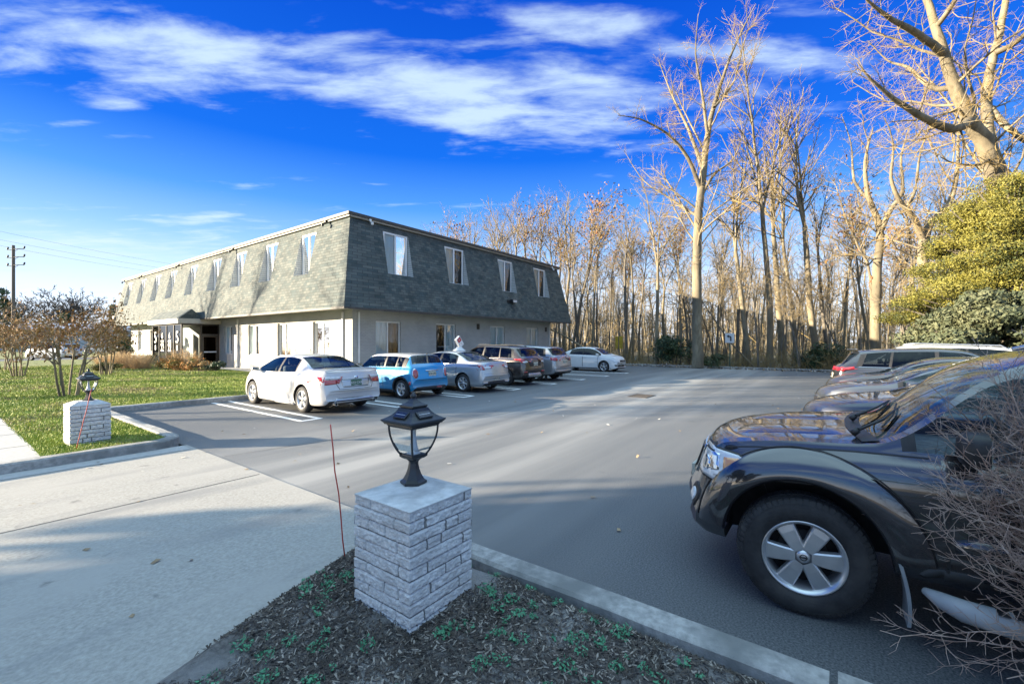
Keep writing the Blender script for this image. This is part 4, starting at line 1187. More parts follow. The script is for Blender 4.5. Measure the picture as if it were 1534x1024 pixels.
limb_tree('oak_tree', 'massive bare oak with thick golden lit limbs behind the yellow green evergreen', [
    [A(1520, 560, D, 0.487), A(1514, 420, D, 0.420), A(1497, 290, D, 0.378), A(1478, 220, D, 0.336), A(1448, 168, D - .5, 0.260), A(1424, 112, D - .8, 0.210), A(1408, 60, D - 1, 0.168), A(1392, 10, D - 1, 0.134), A(1372, -60, D - 1, 0.101), A(1350, -140, D - 1, 0.025)],
    [A(1484, 235, D, 0.244), A(1478, 170, D + .8, 0.210), A(1482, 110, D + 1.3, 0.176), A(1496, 50, D + 1.5, 0.143), A(1512, -30, D + 1.5, 0.118), A(1530, -130, D + 1.5, 0.025)],
    [A(1455, 180, D - .4, 0.218), A(1425, 192, D - 1.5, 0.168), A(1385, 176, D - 2.5, 0.126), A(1340, 148, D - 3.2, 0.084), A(1305, 118, D - 3.8, 0.042), A(1284, 92, D - 4, 0.013)],
    [A(1412, 78, D - 1, 0.168), A(1375, 50, D - 2, 0.126), A(1335, 28, D - 3, 0.084), A(1300, 0, D - 3.6, 0.042), A(1276, -30, D - 4, 0.013)],
    [A(1480, 160, D + .9, 0.168), A(1510, 190, D + .2, 0.126), A(1545, 215, D - .5, 0.084), A(1590, 220, D - 1, 0.025)],
    [A(1490, 80, D + 1.3, 0.151), A(1525, 60, D + .8, 0.109), A(1560, 20, D + .4, 0.059), A(1590, -40, D, 0.017)],
    [A(1430, 130, D - .7, 0.134), A(1395, 130, D - .2, 0.101), A(1360, 100, D + .5, 0.067), A(1330, 90, D + 1, 0.034), A(1300, 60, D + 1.2, 0.013)],
    [A(1402, 40, D - 1, 0.118), A(1430, 0, D - 2, 0.084), A(1450, -60, D - 2.4, 0.034)]], 32, 'barkpale', (28, 13, 9, 6, 3), (.32, .46, .5, .55, .55), 5, gmin=.18, ang=(30, 80), up=.015, rmin=.004, wob=.17)
D = 26.0
limb_tree('forked_tree', 'pale bare tree forking wide into two crooked limbs left of the evergreen', [
    [A(1384, 550, D, .30), A(1383, 470, D, .26), A(1383, 400, D, .25), A(1384, 355, D, .25), A(1402, 325, D, .17), A(1424, 300, D + .3, .14), A(1434, 255, D + .5, .10), A(1436, 200, D + .5, .06), A(1446, 150, D + .5, .015)],
    [A(1384, 358, D, .2), A(1368, 325, D - .3, .15), A(1348, 300, D - .6, .12), A(1335, 265, D - .8, .08), A(1338, 215, D - 1, .04), A(1325, 175, D - 1, .015)],
    [A(1358, 312, D - .4, .1), A(1372, 280, D, .08), A(1378, 230, D + .3, .05), A(1395, 180, D + .5, .015)]], 33, 'barkpale', (18, 12, 8, 6, 3), (.34, .46, .5, .55, .55), 5, rmin=.004, gmin=.2, ang=(30, 80), wob=.18)
limb_tree('crooked_tree', 'crooked bare tree with two upward forks standing over the dark parked hatchback', [
    [A(1312, 552, D + 2, .30), A(1312, 470, D + 2, .26), A(1314, 400, D + 2, .24), A(1318, 340, D + 2, .20), A(1300, 290, D + 2, .14), A(1296, 240, D + 2, .09), A(1308, 190, D + 2, .03)],
    [A(1317, 350, D + 2, .17), A(1336, 310, D + 1.5, .13), A(1352, 285, D + 1, .1), A(1350, 235, D + 1, .06), A(1362, 190, D + 1, .015)],
    [A(1304, 300, D + 2, .1), A(1280, 270, D + 3, .08), A(1275, 215, D + 3.4, .04), A(1260, 170, D + 3.6, .015)]], 34, 'barkpale', (18, 12, 8, 6, 3), (.34, .46, .5, .55, .55), 5, rmin=.004, gmin=.2, ang=(30, 75), wob=.17)

# the far wood as one mass: many distant stems and a haze of twigs
tb = Tubes(); r = np.random.default_rng(77)
for k in range(1000):
    x = r.uniform(58, 120); y = r.uniform(-75, 95); H = r.uniform(7, 15)
    P, _ = bend(r, (x, y, -.1), (r.normal(0, .06), r.normal(0, .06), 1), H, 5, .05, .02); tb.add(P, np.linspace(r.uniform(.08, .24), .03, 6), 4)
    for _ in range(12):
        t = r.uniform(.3, 1); p = P[int(t * 4)]; Q, _ = bend(r, p, (r.normal(0, 1), r.normal(0, 1), r.uniform(.3, 1.3)), r.uniform(1.2, 4), 3, .15, .05); tb.add(Q, np.linspace(.045, .015, 4), 3)
tag(link('far_wood', tb.mesh('far_wood', M['barkpale']), loc=W0, rz=BROT), kind='stuff')
n = 52000
P = np.stack([r.uniform(40, 118, n), r.uniform(-75, 95, n), 12.5 * r.beta(1.1, 1.3, n)], 1)
ok = ~((P[:, 0] < 55) & (P[:, 2] > 5))
tag(link('far_twigs', scatter_quads('far_twigs', P[ok], (.6, 2.4), [M['twig'], M['bark']], r.integers(0, 2, ok.sum()), (.015, .035), 1.2, 0, 78), loc=W0, rz=BROT), kind='stuff')
# brush and saplings on the wood floor
tb = Tubes()
for k in range(1500):
    x = 20.6 + r.exponential(7); y = r.uniform(-34, 12); H = r.uniform(.3, 2.2)
    for _ in range(3):
        Q, _ = bend(r, (x + r.normal(0, .25), y + r.normal(0, .25), -.06), (r.normal(0, .6), r.normal(0, .6), 1), H, 4, .2, .0); tb.add(Q, np.linspace(.012, .005, 5), 3)
        if r.uniform() < .6: Q2, _ = bend(r, Q[2], (r.normal(0, 1), r.normal(0, 1), .6), H * .6, 3, .2, 0); tb.add(Q2, np.linspace(.008, .004, 4), 3)
tag(link('underbrush', tb.mesh('underbrush', M['twig'], smooth=False), loc=W0, rz=BROT), kind='stuff')

def leaf_cloud(name, lumps, n, size, mats, seed, gap=.0, freq=1.2, shell=.5, droop=.0, aspect=(.3, .6), parent=None):
    """leaf sprays through a crown's volume; gaps and clumps follow a noise"""
    r = np.random.default_rng(seed); L = np.array(lumps, float)
    w = (L[:, 3] * L[:, 4] + L[:, 4] * L[:, 5]); w /= w.sum()
    idx = r.choice(len(L), int(n * 1.8), p=w); d = r.normal(0, 1, (len(idx), 3)); d /= np.linalg.norm(d, axis=1, keepdims=True)
    rad = shell + (1 - shell) * r.uniform(0, 1, len(idx)) ** .5; rad *= 1 + .1 * r.normal(0, 1, len(idx))
    P = L[idx, :3] + d * rad[:, None] * L[idx, 3:6]
    nz = np.array([mnoise.noise(tuple(p * freq)) + .5 * mnoise.noise(tuple(p * freq * 2.7)) for p in P])
    ok = (nz > gap + r.uniform(-.15, .15, len(P))) & (P[:, 2] > .02)
    P, d, nz = P[ok][:n], d[ok][:n], nz[ok][:n]
    m = len(P); a = r.normal(0, 1, (m, 3)); u = a - d * (a * d).sum(1, keepdims=True) * .6; u[:, 2] -= droop; u /= np.linalg.norm(u, axis=1, keepdims=True)
    nn = d + r.normal(0, .7, (m, 3)); v = np.cross(nn, u); v /= np.linalg.norm(v, axis=1, keepdims=True) + 1e-9
    s = r.uniform(size[0], size[1], m)[:, None]; wv = s * r.uniform(aspect[0], aspect[1], m)[:, None]
    V = np.stack([P - u * s * .5, P + v * wv * .5, P + u * s * .5, P - v * wv * .5], 1).reshape(-1, 3)
    q = np.array([mnoise.noise(tuple(p * freq * .8 + 40)) for p in P]) + r.normal(0, .25, m)
    k = len(mats); mi = np.clip(((q + .55) / 1.1 * k).astype(int), 0, k - 1)
    return link(name, mesh_np(name, V, np.arange(4 * m).reshape(m, 4), [M[x] for x in mats], mi), parent)
def evergreen(name, label, pos, lumps, n, size, mats, seed, H, r0=.18, gap=-.12, freq=.9, cat='tree', group=None, droop=.4, barkm='bark', shell=.45, aspect=(.3, .6)):
    t = empty(name, pos, 0); tag(t, label, cat, group)
    tr = Tubes(); r = np.random.default_rng(seed)
    P, _ = bend(r, (0, 0, -.1), (0, 0, 1), H, 7, .03, .02); q = np.linspace(r0, .02, 8); tr.add(P, q, 8)
    for l in lumps:
        for _ in range(4):
            s = np.array([0, 0, min(H * .95, max(.1, l[2] * r.uniform(.5, 1)))]); e = np.array(l[:3]) + r.normal(0, .5, 3) * np.array(l[3:6])
            tr.add(np.array([s, (s + e) / 2 + r.normal(0, .1, 3), e]), [r0 * .35, r0 * .2, .01], 4)
    link('trunk', tr.mesh('trunk', M[barkm]), t)
    leaf_cloud('crown', lumps, n, size, mats, seed, gap, freq, shell, droop, aspect, t)
    return t
# golden evergreen and grey juniper right of the lot
r = np.random.default_rng(5); lum = []
for k in range(120):
    z = r.uniform(2.6, 8.2); w = 4.3 * (1 - ((z - 3.0) / 6.6) ** 1.1 if z > 3.0 else .92); a = r.uniform(0, 6.28); q = w * r.uniform(.3, .85)
    lum.append((q * math.cos(a), q * math.sin(a), z, r.uniform(.8, 1.4), r.uniform(.8, 1.4), r.uniform(.25, .42)))
evergreen('golden_evergreen', 'large yellow green evergreen tree right of the parked cars', (20.2, 17.8, -.06), lum, 270000, (.035, .115), ('gold2', 'gold1', 'gold1'), 61, 8.0, .28, -.16, 1.1, droop=.6, shell=.3)
lum = []
for k in range(60):
    z = r.uniform(.4, 3.4); a = r.uniform(0, 6.28); q = 2.9 * (1 - (z / 4.6) ** 2) * r.uniform(.4, .95)
    lum.append((q * math.cos(a), q * math.sin(a), z, r.uniform(.5, 1.0), r.uniform(.5, 1.0), r.uniform(.3, .5)))
evergreen('juniper', 'grey green juniper spreading below the golden evergreen', (17.4, 15.8, -.06), lum, 60000, (.08, .2), ('juniper2', 'juniper', 'juniper'), 62, 3, .15, -.3, 1.0, cat='shrub', droop=.2)
def bush(name, label, pos, rx, rz_, n, size, mats, seed, group=None, cat='shrub', gap=-.1):
    r = np.random.default_rng(seed); lum = []
    for k in range(12):
        a = r.uniform(0, 6.28); q = rx * r.uniform(.1, .75); lum.append((q * math.cos(a), q * math.sin(a), rz_ * r.uniform(.25, .7), rx * r.uniform(.3, .5), rx * r.uniform(.3, .5), rz_ * r.uniform(.22, .38)))
    return evergreen(name, label, pos, lum, n, size, mats, seed, rz_ * .7, .04, gap, 2.2 / max(rx, .5), cat, group, .1)
bush('rhododendron', 'dark green evergreen shrub at the foot of the tall pale tree', ground_at(1008, 33), 1.7, 2.6, 5200, (.1, .22), ('dark_leaf', 'dark_leaf', 'mid_leaf'), 71)
bush('rhododendron', 'dark green evergreen shrub by the lot edge near the dark hatchback', ground_at(1222, 29.5), 1.6, 1.9, 4200, (.1, .22), ('dark_leaf', 'mid_leaf'), 72)
bush('rhododendron', 'low olive shrub between the turn sign and the tall pale tree', ground_at(1070, 31), 1.3, 1.2, 2500, (.08, .18), ('mid_leaf', 'juniper'), 73)

# front bed along the office: spirea, ornamental grass, one young spruce
def B2(x, y, z=0.1): return B(x, y, z)
beds = [(-5.9, 15.6, .75, .62, ('olive', 'gold2'), 'low yellow green mound shrub at the left end of the front bed'),
        (-2.2, 10.3, .62, .62, ('dark_leaf', 'mid_leaf'), 'small dark green clipped shrub at the near end of the front bed'),
        (-2.7, 11.4, .85, .95, ('orange', 'straw', 'olive'), 'bright orange spirea next to the small dark green shrub'),
        (-3.1, 12.9, .9, .85, ('olive', 'orange', 'gold2'), 'olive and orange spirea in the middle of the front bed'),
        (-3.4, 14.2, .85, .8, ('olive', 'gold2', 'orange'), 'mostly olive spirea in front of the glazed porch'),
        (-3.0, 19.6, .95, .9, ('mid_leaf', 'olive'), 'dull green shrub under the lettered porch glass')]
for k, (x, y, rx, h, ms, lb) in enumerate(beds): bush('bed_shrub', lb, B2(x, y), rx, h, 3400, (.035, .10), ms, 200 + k, 'shrubs in the front bed')
for k, (x, y, h) in enumerate(((-4.2, 16.4, 1.0), (-4.4, 17.8, 1.15), (-4.6, 19.3, 1.1), (-4.9, 20.9, 1.0), (-3.0, 13.0, 1.25))):
    tb = Tubes(); r = np.random.default_rng(300 + k)
    for _ in range(420):
        a = r.uniform(0, 6.28); q = .45 * math.sqrt(r.uniform()); Q, _ = bend(r, (q * math.cos(a), q * math.sin(a), 0), (math.cos(a) * .5 * q / .45 + r.normal(0, .15), math.sin(a) * .5 * q / .45 + r.normal(0, .15), 1), h * r.uniform(.5, 1.1), 4, .08, -.05)
        tb.add(Q, np.linspace(.007, .003, 5), 3)
    tag(link('ornamental_grass', tb.mesh('ornamental_grass', M['straw'], smooth=False), loc=B2(x, y)), 'clump of dry straw coloured ornamental grass in the front bed', 'grass clump', 'ornamental grass clumps in the front bed')
r = np.random.default_rng(8); lum = []
for k in range(30):
    z = r.uniform(.5, 2.9); w = 1.25 * (1 - z / 3.2) + .12; a = r.uniform(0, 6.28); q = w * r.uniform(.4, .8); lum.append((q * math.cos(a), q * math.sin(a), z, .32, .32, .16))
evergreen('young_spruce', 'young dark spruce before the far left corner of the office', B2(-3.2, 25.6), lum, 5200, (.06, .16), ('dark_leaf', 'mid_leaf', 'juniper'), 81, 3.1, .06, -.05, 2.0)
# bed mulch under them
sheetB('front_bed', [(-6.8, 14.2), (-5.2, 11.8), (-2.8, 9.6), (-1.27, 9.6), (-1.27, 15.4), (-2.6, 15.4), (-2.6, 23.5), (-5.5, 23.5), (-6.9, 17)], .108, M['chip2'])
# crape myrtles with brown leaves
def myrtle(label, pos, H, spread, seed, nleaf):
    r = np.random.default_rng(seed); tr = Tubes(); crn = Tubes()
    for k in range(6):
        a = k * 1.05 + r.uniform(-.3, .3); b = np.array([.2 * math.cos(a), .2 * math.sin(a), -.05])
        Q, _ = bend(r, b, (math.cos(a) * .16, math.sin(a) * .16, 1), H * .5, 6, .05, .02); tr.add(Q, np.linspace(.034, .023, 7), 6)
        for j in range(3):
            d = (math.cos(a + r.normal(0, .8)) * spread, math.sin(a + r.normal(0, .8)) * spread, r.uniform(.6, 1.2)); Q2, _ = bend(r, Q[-1 - j], d, H * r.uniform(.42, .6), 6, .1, .01); w = np.linspace(.02, .005, 7); tr.add(Q2, w, 5)
            sprout(r, None, crn, Q2, w, 0, 2, (9, 5), (.38, .5), .004, .03, (25, 65), .15, .12, .1)
    return tag(tree_obj('crape_myrtle', tr, crn, 'barkpale', 'twig', pos, 0, (int(nleaf * .62), (.035, .10), ('brownleaf', 'tanleaf', 'brownleaf'), seed)), label, 'tree', 'crape myrtles on the front lawn')
myrtle('brown leaved crape myrtle with many stems nearest to the stone pillar', B(-9.75, .5, .1), 3.1, .85, 401, 4200)
myrtle('brown leaved crape myrtle second along the lawn behind the nearest one', B(-9.6, 13.5, .1), 3.5, .95, 402, 4200)
myrtle('brown leaved crape myrtle farthest along the front lawn', B(-9.5, 21.7, .1), 3.7, .95, 403, 3800)
myrtle('brown leaved crape myrtle close to the far lawn edge with the reddest crown', B(-8.2, 9.0, .1) + Vector((-1.5, 3, 0)), 3.4, .95, 404, 3800)

# twiggy shrub reaching in from the right foreground
def thicket(label, base, seed, n, H, lean):
    r = np.random.default_rng(seed); tr = Tubes(); crn = Tubes()
    for k in range(n):
        a = r.uniform(0, 6.28); b = np.array([.42 * math.cos(a), .36 * math.sin(a), 0]) * r.uniform(.1, 1); b[2] = .85 * r.uniform() ** 1.2
        d = np.array([lean[0] + r.normal(0, .5), lean[1] + r.normal(0, .45), r.uniform(.45, 1.6)])
        Q, _ = bend(r, b, d, H * r.uniform(.7, 1.1), 9, .11, .015); w = np.linspace(.0052, .0018, 10); tr.add(Q, w, 5)
        sprout(r, None, crn, Q, w, 0, 3, (17, 8, 3), (.36, .44, .5), .0016, .03, (25, 60), .22, .16, .05)
    t = empty('bare_shrub', base); link('stem', tr.mesh('stem', M['redtwig']), t); link('twigs', crn.mesh('twigs', M['redtwig'], smooth=False), t)
    return tag(t, label, 'shrub')
thicket('leafless twiggy shrub reaching over the door of the near dark vehicle', (3.28, 2.1, .05), 501, 420, 1.16, (-.36, -.02))

# trees standing outside the picture on the left, whose shadows cross the lawn, the paving and the office front
far_lab = 'leafless tree on the verge left of the view'
for k, (x, y, H, i) in enumerate(((-31, 17.2, 17, 1), (-38, 16.0, 15, 0), (-44, 22, 14, 4), (-27, 8.9, 11, 5), (-36, 6.2, 12, 3), (-34, 10.5, 13, 2), (-50, 25, 16, 3), (-30, 13.4, 10, 6), (-46, 9.0, 13, 1))):
    o = put_tree(i, Vector((x, y, -.05)), H, k * 1.3 + .4, far_lab, 'leafless trees on the verge')
def holly(label, pos, zc, rx, rz_, seed):
    r = np.random.default_rng(seed); lum = []
    for k in range(22):
        a = r.uniform(0, 6.28); f = r.uniform(-1, 1); q = rx * math.sqrt(max(0, 1 - f * f)) * r.uniform(.3, .75); lum.append((q * math.cos(a), q * math.sin(a), zc + rz_ * f * .75, rx * .36, rx * .36, rz_ * .34))
    return evergreen('holly_tree', label, pos, lum, 22000, (.35, .7), ('dark_leaf', 'mid_leaf'), seed, zc, .3, -.6, .5, group='hollies on the verge', shell=.2)
holly('dense dark holly on the verge nearest to the street', (-23, -1.0, -.05), 8.0, 6.6, 4.1, 601)
holly('dense dark holly on the verge behind the nearest one', (-25, -6.5, -.05), 5.2, 3.8, 5.0, 602)
holly('dense dark holly on the verge third from the street', (-24, -12.5, -.05), 5.0, 3.8, 5.2, 603)
# ---------------------------------------------------------------- cars
M['tyre'] = pmat('tyre_rubber', (.012, .012, .013), (.026, .026, .027), scale=14, rough=.75, bump=.2, bscale=80, c3=(.04, .038, .036), s3=5)
M['alloy'] = pmat('alloy', (.50, .51, .52), (.60, .61, .62), scale=6, rough=.28, metal=.75)
M['rimdark'] = pmat('brake_dark', (.02, .02, .02), (.05, .045, .04), scale=12, rough=.6)
M['trim'] = pmat('black_trim', (.012, .012, .013), (.022, .022, .023), scale=20, rough=.5)
M['well'] = pmat('wheel_well', (.008, .008, .008), (.018, .017, .016), scale=10, rough=.9)
M['carglass'] = glass_mat('car_glass', (.74, .82, .82), 1.0, .01, 1.40)
M['privacy'] = glass_mat('privacy_glass', (.16, .18, .19), 1.0, .01, 1.45)
M['seat'] = pmat('seat_cloth', (.13, .13, .132), (.22, .22, .222), scale=20, rough=.9)
M['red'] = pmat('tail_red', (.32, .012, .015), (.42, .02, .022), scale=12, rough=.12, coat=1.0)
M['clear'] = pmat('lamp_clear', (.50, .51, .52), (.72, .73, .74), scale=14, rough=.12, coat=1.0)
M['amber'] = pmat('lamp_amber', (.55, .22, .06), (.6, .3, .12), scale=14, rough=.15, coat=1.0)
M['chrome'] = pmat('chrome', (.62, .63, .64), None, rough=.08, metal=1.0)
M['plate'] = pmat('plate_cream', (.46, .45, .36), (.54, .53, .44), scale=14, rough=.5)
M['plateg'] = pmat('plate_green', (.05, .12, .08), (.08, .16, .11), scale=14, rough=.5)
M['platetext'] = pmat('plate_text', (.03, .035, .04), None, rough=.6)
M['roofblack'] = pmat('roof_black', (.02, .02, .022), (.03, .03, .032), scale=5, rough=.25, coat=1.0)

def pchip(pts):
    X = np.array([p[0] for p in pts], float); Y = np.array([p[1] for p in pts], float)
    o = np.argsort(X); X, Y = X[o], Y[o]
    h = np.diff(X); d = np.diff(Y) / h; n = len(X); m = np.zeros(n)
    if n == 2: m[:] = d[0]
    else:
        for i in range(1, n - 1):
            if d[i - 1] * d[i] > 0:
                w1, w2 = 2 * h[i] + h[i - 1], h[i] + 2 * h[i - 1]; m[i] = (w1 + w2) / (w1 / d[i - 1] + w2 / d[i])
        m[0], m[-1] = d[0], d[-1]
    def f(x):
        x = np.clip(x, X[0], X[-1]); i = np.clip(np.searchsorted(X, x) - 1, 0, n - 2); t = (x - X[i]) / h[i]
        return (2 * t ** 3 - 3 * t ** 2 + 1) * Y[i] + (t ** 3 - 2 * t ** 2 + t) * h[i] * m[i] + (-2 * t ** 3 + 3 * t ** 2) * Y[i + 1] + (t ** 3 - t ** 2) * h[i] * m[i + 1]
    return f

class Car:
    """body lofted through sections along its length; x forward, y left, origin on the ground between the axles"""
    def __init__(s, name, label, cat, pos, heading, sp, paintm, group=None):
        s.sp = sp; s.paint = paintm
        s.root = empty(name, pos, heading); tag(s.root, label, cat, group)
        s.build_body()
    def build_body(s):
        sp = s.sp
        xr, xf = sp['xr'], sp['xf']; wb = sp['wb']; hwm = sp['hw']
        top, belt, bot = pchip(sp['top']), pchip(sp['belt']), pchip(sp['bot'])
        plan = pchip(sp.get('plan', [(xr, .86), (xr + .12, .93), (xr + .5, .985), (0, 1), (xf - .6, .975), (xf - .15, .90), (xf, .80)]))
        curv = pchip(sp.get('curv', [(xr, .17), (xr + .5, .09), (-.3, 0), (.3, 0), (xf - .7, -.10), (xf, -.30)]))
        gmax = sp['gmax']; groof = sp['roof_w'] * hwm
        sx = [p for w in sp['windows'] for p in w[:2]] + list(sp['ws']) + list(sp['bl']) + list(sp.get('doors', []))
        base = np.concatenate([np.linspace(xr, xf, sp.get('n', 70)), xr + np.array([.015, .035, .06, .1, .15]), xf - np.array([.015, .035, .06, .1, .15]), np.array(sx)])
        if 'bl' in sp: base = np.concatenate([base, np.linspace(min(sp['bl']), max(sp['bl']), 8)])
        X = np.unique(np.round(base, 4))
        keep = [X[0]]
        for x in X[1:]:
            if x - keep[-1] < .012:
                if any(abs(x - q) < 1e-6 for q in sx): keep[-1] = x
                continue
            keep.append(x)
        X = np.array(keep); s.X = X
        T, Bl, Bo = top(X), belt(X), bot(X); hw = plan(X) * hwm
        T = np.maximum(T, Bl + .004); g = T - Bl; gf = np.clip(g / gmax, 0, 1); gs = gf * gf * (3 - 2 * gf)
        fr = sp.get('side', [(0, .90), (.05, .955), (.14, .985), (.30, 1.0), (.46, 1.0), (.60, .995), (.74, .985), (.86, .972), (.95, .950), (1.0, .918)])
        rows = [(np.zeros_like(X), Bo), (hw * .6, Bo)]
        for f, y in fr: rows.append((hw * y, Bo + (Bl - Bo) * f))
        nb = len(rows)
        wlift = sp.get('wlift', .035)
        rows.append((hw * (.918 - .012), Bl + np.minimum(wlift, g * .25)))                        # window bottom
        yt = hw * .89 * (1 - gs) + groof * gs
        wt = sp.get('wtop', .84)
        y0 = hw * .906
        for q in (.35, .7): rows.append((y0 + (yt - y0) * (q ** 1.25), Bl + np.minimum(wlift, g * .25) * (1 - q) + q * wt * g + 0 * g))
        rows.append((yt, Bl + wt * g))                                                            # window top
        rows.append((hw * .80 * (1 - gs) + (groof - .045) * gs, Bl + (wt + (1 - wt) * .48) * g))     # roof rail
        rr = hw * .76 * (1 - gs) + (groof - .12) * gs
        rows.append((rr, Bl + (wt + (1 - wt) * .72) * g))
        rows.append((rr * .6, Bl + (1 - (1 - wt) * .10) * g))
        rows.append((rr * .3, Bl + (1 - (1 - wt) * .03) * g))
        rows.append((np.zeros_like(X), T))
        H = len(rows); ring = 2 * H - 2
        o8 = pchip(sp['slant']) if 'slant' in sp else None
        V = []
        C = curv(X)
        for i, x in enumerate(X):
            pts = []
            for k, (y, z) in enumerate(rows):
                yy, zz = float(y[i]), float(z[i]); dxs = 0.0
                if o8 is not None and nb <= k <= nb + 4:
                    dxs = float(o8(x)) * max(0.0, min(1.0, (zz - Bl[i]) / gmax))
                pts.append((x + C[i] * (yy / hwm) ** 2 + dxs, yy, zz))
            V += pts + [(p[0], -p[1], p[2]) for p in pts[-2:0:-1]]
        F = []; MI = []
        wi = (nb, nb + 1, nb + 2)
        paint, glass, trim = 0, 1, 2
        rsegs = range(nb + 4, H - 1)
        for i in range(len(X) - 1):
            xm = (X[i] + X[i + 1]) / 2
            for k in range(ring):
                k2 = (k + 1) % ring
                F.append((i * ring + k, (i + 1) * ring + k, (i + 1) * ring + k2, i * ring + k2))
                seg = k if k < H - 1 else ring - 1 - k
                m = paint
                if seg in wi:
                    for w in sp['windows']:
                        if w[0] < xm < w[1]: m = 1 if len(w) < 3 else 3
                    if m == paint and sp.get('pillar') and sp['pillar'][0] < xm < sp['pillar'][1]: m = trim
                elif seg in rsegs:
                    if min(sp['ws']) < xm < max(sp['ws']): m = 1
                    elif min(sp['bl']) < xm < max(sp['bl']): m = 3 if sp.get('dark_back') else 1
                    elif sp.get('roof_mat') is not None and sp['roof_x'][0] < xm < sp['roof_x'][1]: m = 5
                elif seg in (nb + 3,) and sp.get('roof_mat') is not None and sp['roof_x'][0] < xm < sp['roof_x'][1]: m = 5
                if seg < sp.get('sillrows', 3) : m = trim if sp.get('sill_black', True) and seg < sp.get('sillrows', 1) + 1 else m
                MI.append(m)
        nX = len(X)
        bm = bmesh.new(); vs = [bm.verts.new(v) for v in V]
        for f, m in zip(F, MI):
            try: fc = bm.faces.new([vs[a] for a in f]); fc.material_index = m
            except ValueError: pass
        for base_i, flip in ((0, False), ((nX - 1) * ring, True)):
            for k in range(H - 1):
                a, b = k, k + 1; ra, rb = (ring - k) % ring, (ring - k - 1) % ring
                idx = [a, b] + ([rb] if rb != b else []) + ([ra] if ra != a else [])
                if len(idx) < 3: continue
                q = [vs[base_i + j] for j in (idx[::-1] if not flip else idx)]
                try: fc = bm.faces.new(q); fc.material_index = trim if k < 2 else paint
                except ValueError: pass
        bmesh.ops.recalc_face_normals(bm, faces=bm.faces)
        me = bpy.data.meshes.new('body'); bm.to_mesh(me); bm.free()
        glassm = M[sp.get('glass', 'carglass')]
        for m in (s.paint, glassm, M['trim'], M['privacy'], M['well'], sp.get('roof_mat') or M['roofblack']): me.materials.append(m)
        body = link('body', me, s.root)
        # wheel arches
        ra = sp['ra']; cb = bmesh.new()
        for ax in (wb / 2, -wb / 2):
            for sg in (1, -1):
                y0, y1 = sg * (hwm - .36), sg * (hwm + .25); n = 36; zc = sp['r'] + sp.get('arch_up', .02)
                r0 = [cb.verts.new((ax + ra * math.cos(2 * math.pi * k / n), y0, zc + ra * math.sin(2 * math.pi * k / n))) for k in range(n)]
                r1 = [cb.verts.new((ax + ra * math.cos(2 * math.pi * k / n), y1, zc + ra * math.sin(2 * math.pi * k / n))) for k in range(n)]
                for k in range(n): cb.faces.new((r0[k], r0[(k + 1) % n], r1[(k + 1) % n], r1[k]))
                cb.faces.new(r0[::-1]); cb.faces.new(r1)
        bmesh.ops.recalc_face_normals(cb, faces=cb.faces)
        cm = bpy.data.meshes.new('cut'); cb.to_mesh(cm); cb.free()
        for _ in range(4): cm.materials.append(M['well'])
        for p in cm.polygons: p.material_index = 0
        co = bpy.data.objects.new('cut', cm); COL.objects.link(co); co.parent = s.root
        md = body.modifiers.new('b', 'BOOLEAN'); md.operation = 'DIFFERENCE'; md.solver = 'EXACT'; md.object = co
        md.material_mode = 'TRANSFER'
        bpy.context.view_layer.update()
        nm = bpy.data.meshes.new_from_object(body.evaluated_get(bpy.context.evaluated_depsgraph_get()))
        body.modifiers.clear(); body.data = nm
        bpy.data.objects.remove(co); bpy.data.meshes.remove(me)
        s.body = body
        bm = bmesh.new(); bm.from_mesh(nm); bm.faces.ensure_lookup_table(); bm.faces.index_update(); s.bvh = BVHTree.FromBMesh(bm)
        names = [m.name for m in nm.materials]
        def grab(pred, name, mats, parent, thick=0.0):
            b2 = bm.copy(); dead = [f for f in b2.faces if not pred(f)]
            bmesh.ops.delete(b2, geom=dead, context='FACES')
            if not b2.faces: b2.free(); return None
            m2 = bpy.data.meshes.new(name); b2.to_mesh(m2); b2.free()
            for m in mats: m2.materials.append(m)
            m2.polygons.foreach_set("use_smooth", np.ones(len(m2.polygons), dtype=bool)); m2.set_sharp_from_angle(angle=R(32))
            return link(name, m2, parent)
        mats = list(nm.materials)
        gi = [i for i, m in enumerate(mats) if m in (glassm, M['privacy'])]
        pi = [i for i, m in enumerate(mats) if m == s.paint]
        used = set()
        # panes
        glass_faces = [f for f in bm.faces if f.material_index in gi]
        seen = set(); comps = []
        for f in glass_faces:
            if f.index in seen: continue
            st = [f]; seen.add(f.index); comp = []
            while st:
                q = st.pop(); comp.append(q.index)
                for e in q.edges:
                    for o in e.link_faces:
                        if o.index not in seen and o.material_index == q.material_index: seen.add(o.index); st.append(o)
            comps.append((set(comp), sum((bm.faces[i].calc_center_median().x for i in comp)) / len(comp), sum((bm.faces[i].calc_center_median().y for i in comp)) / len(comp))) if True else 0
        for comp, cx, cy in comps:
            nmv = 'windshield' if abs(cy) < .2 and cx > 0 else 'rear_window' if abs(cy) < .2 else 'side_window'
            grab(lambda f: f.index in comp, nmv, mats, s.root); used |= comp
        # doors
        for a, b in sp.get('door_x', []):
            for sg in (1, -1):
                def isd(f):
                    if f.material_index not in pi: return False
                    c = f.calc_center_median()
                    zb_ = float(bot(c.x)); zt_ = float(belt(c.x))
                    return a < c.x - curv(c.x) * (c.y / hwm) ** 2 < b and c.y * sg > hwm * .80 and zb_ + .10 * (zt_ - zb_) < c.z < zt_ + .01 and abs(f.normal.y) > .3
                ids = {f.index for f in bm.faces if isd(f)}
                d = grab(lambda f: f.index in ids, 'door', mats, s.root); used |= ids
                if d is not None: s.handle(d, a + .13 if True else b, sg, float(belt(a)) - sp.get('handle_dz', .10))
        rest = [f for f in bm.faces if f.index in used]
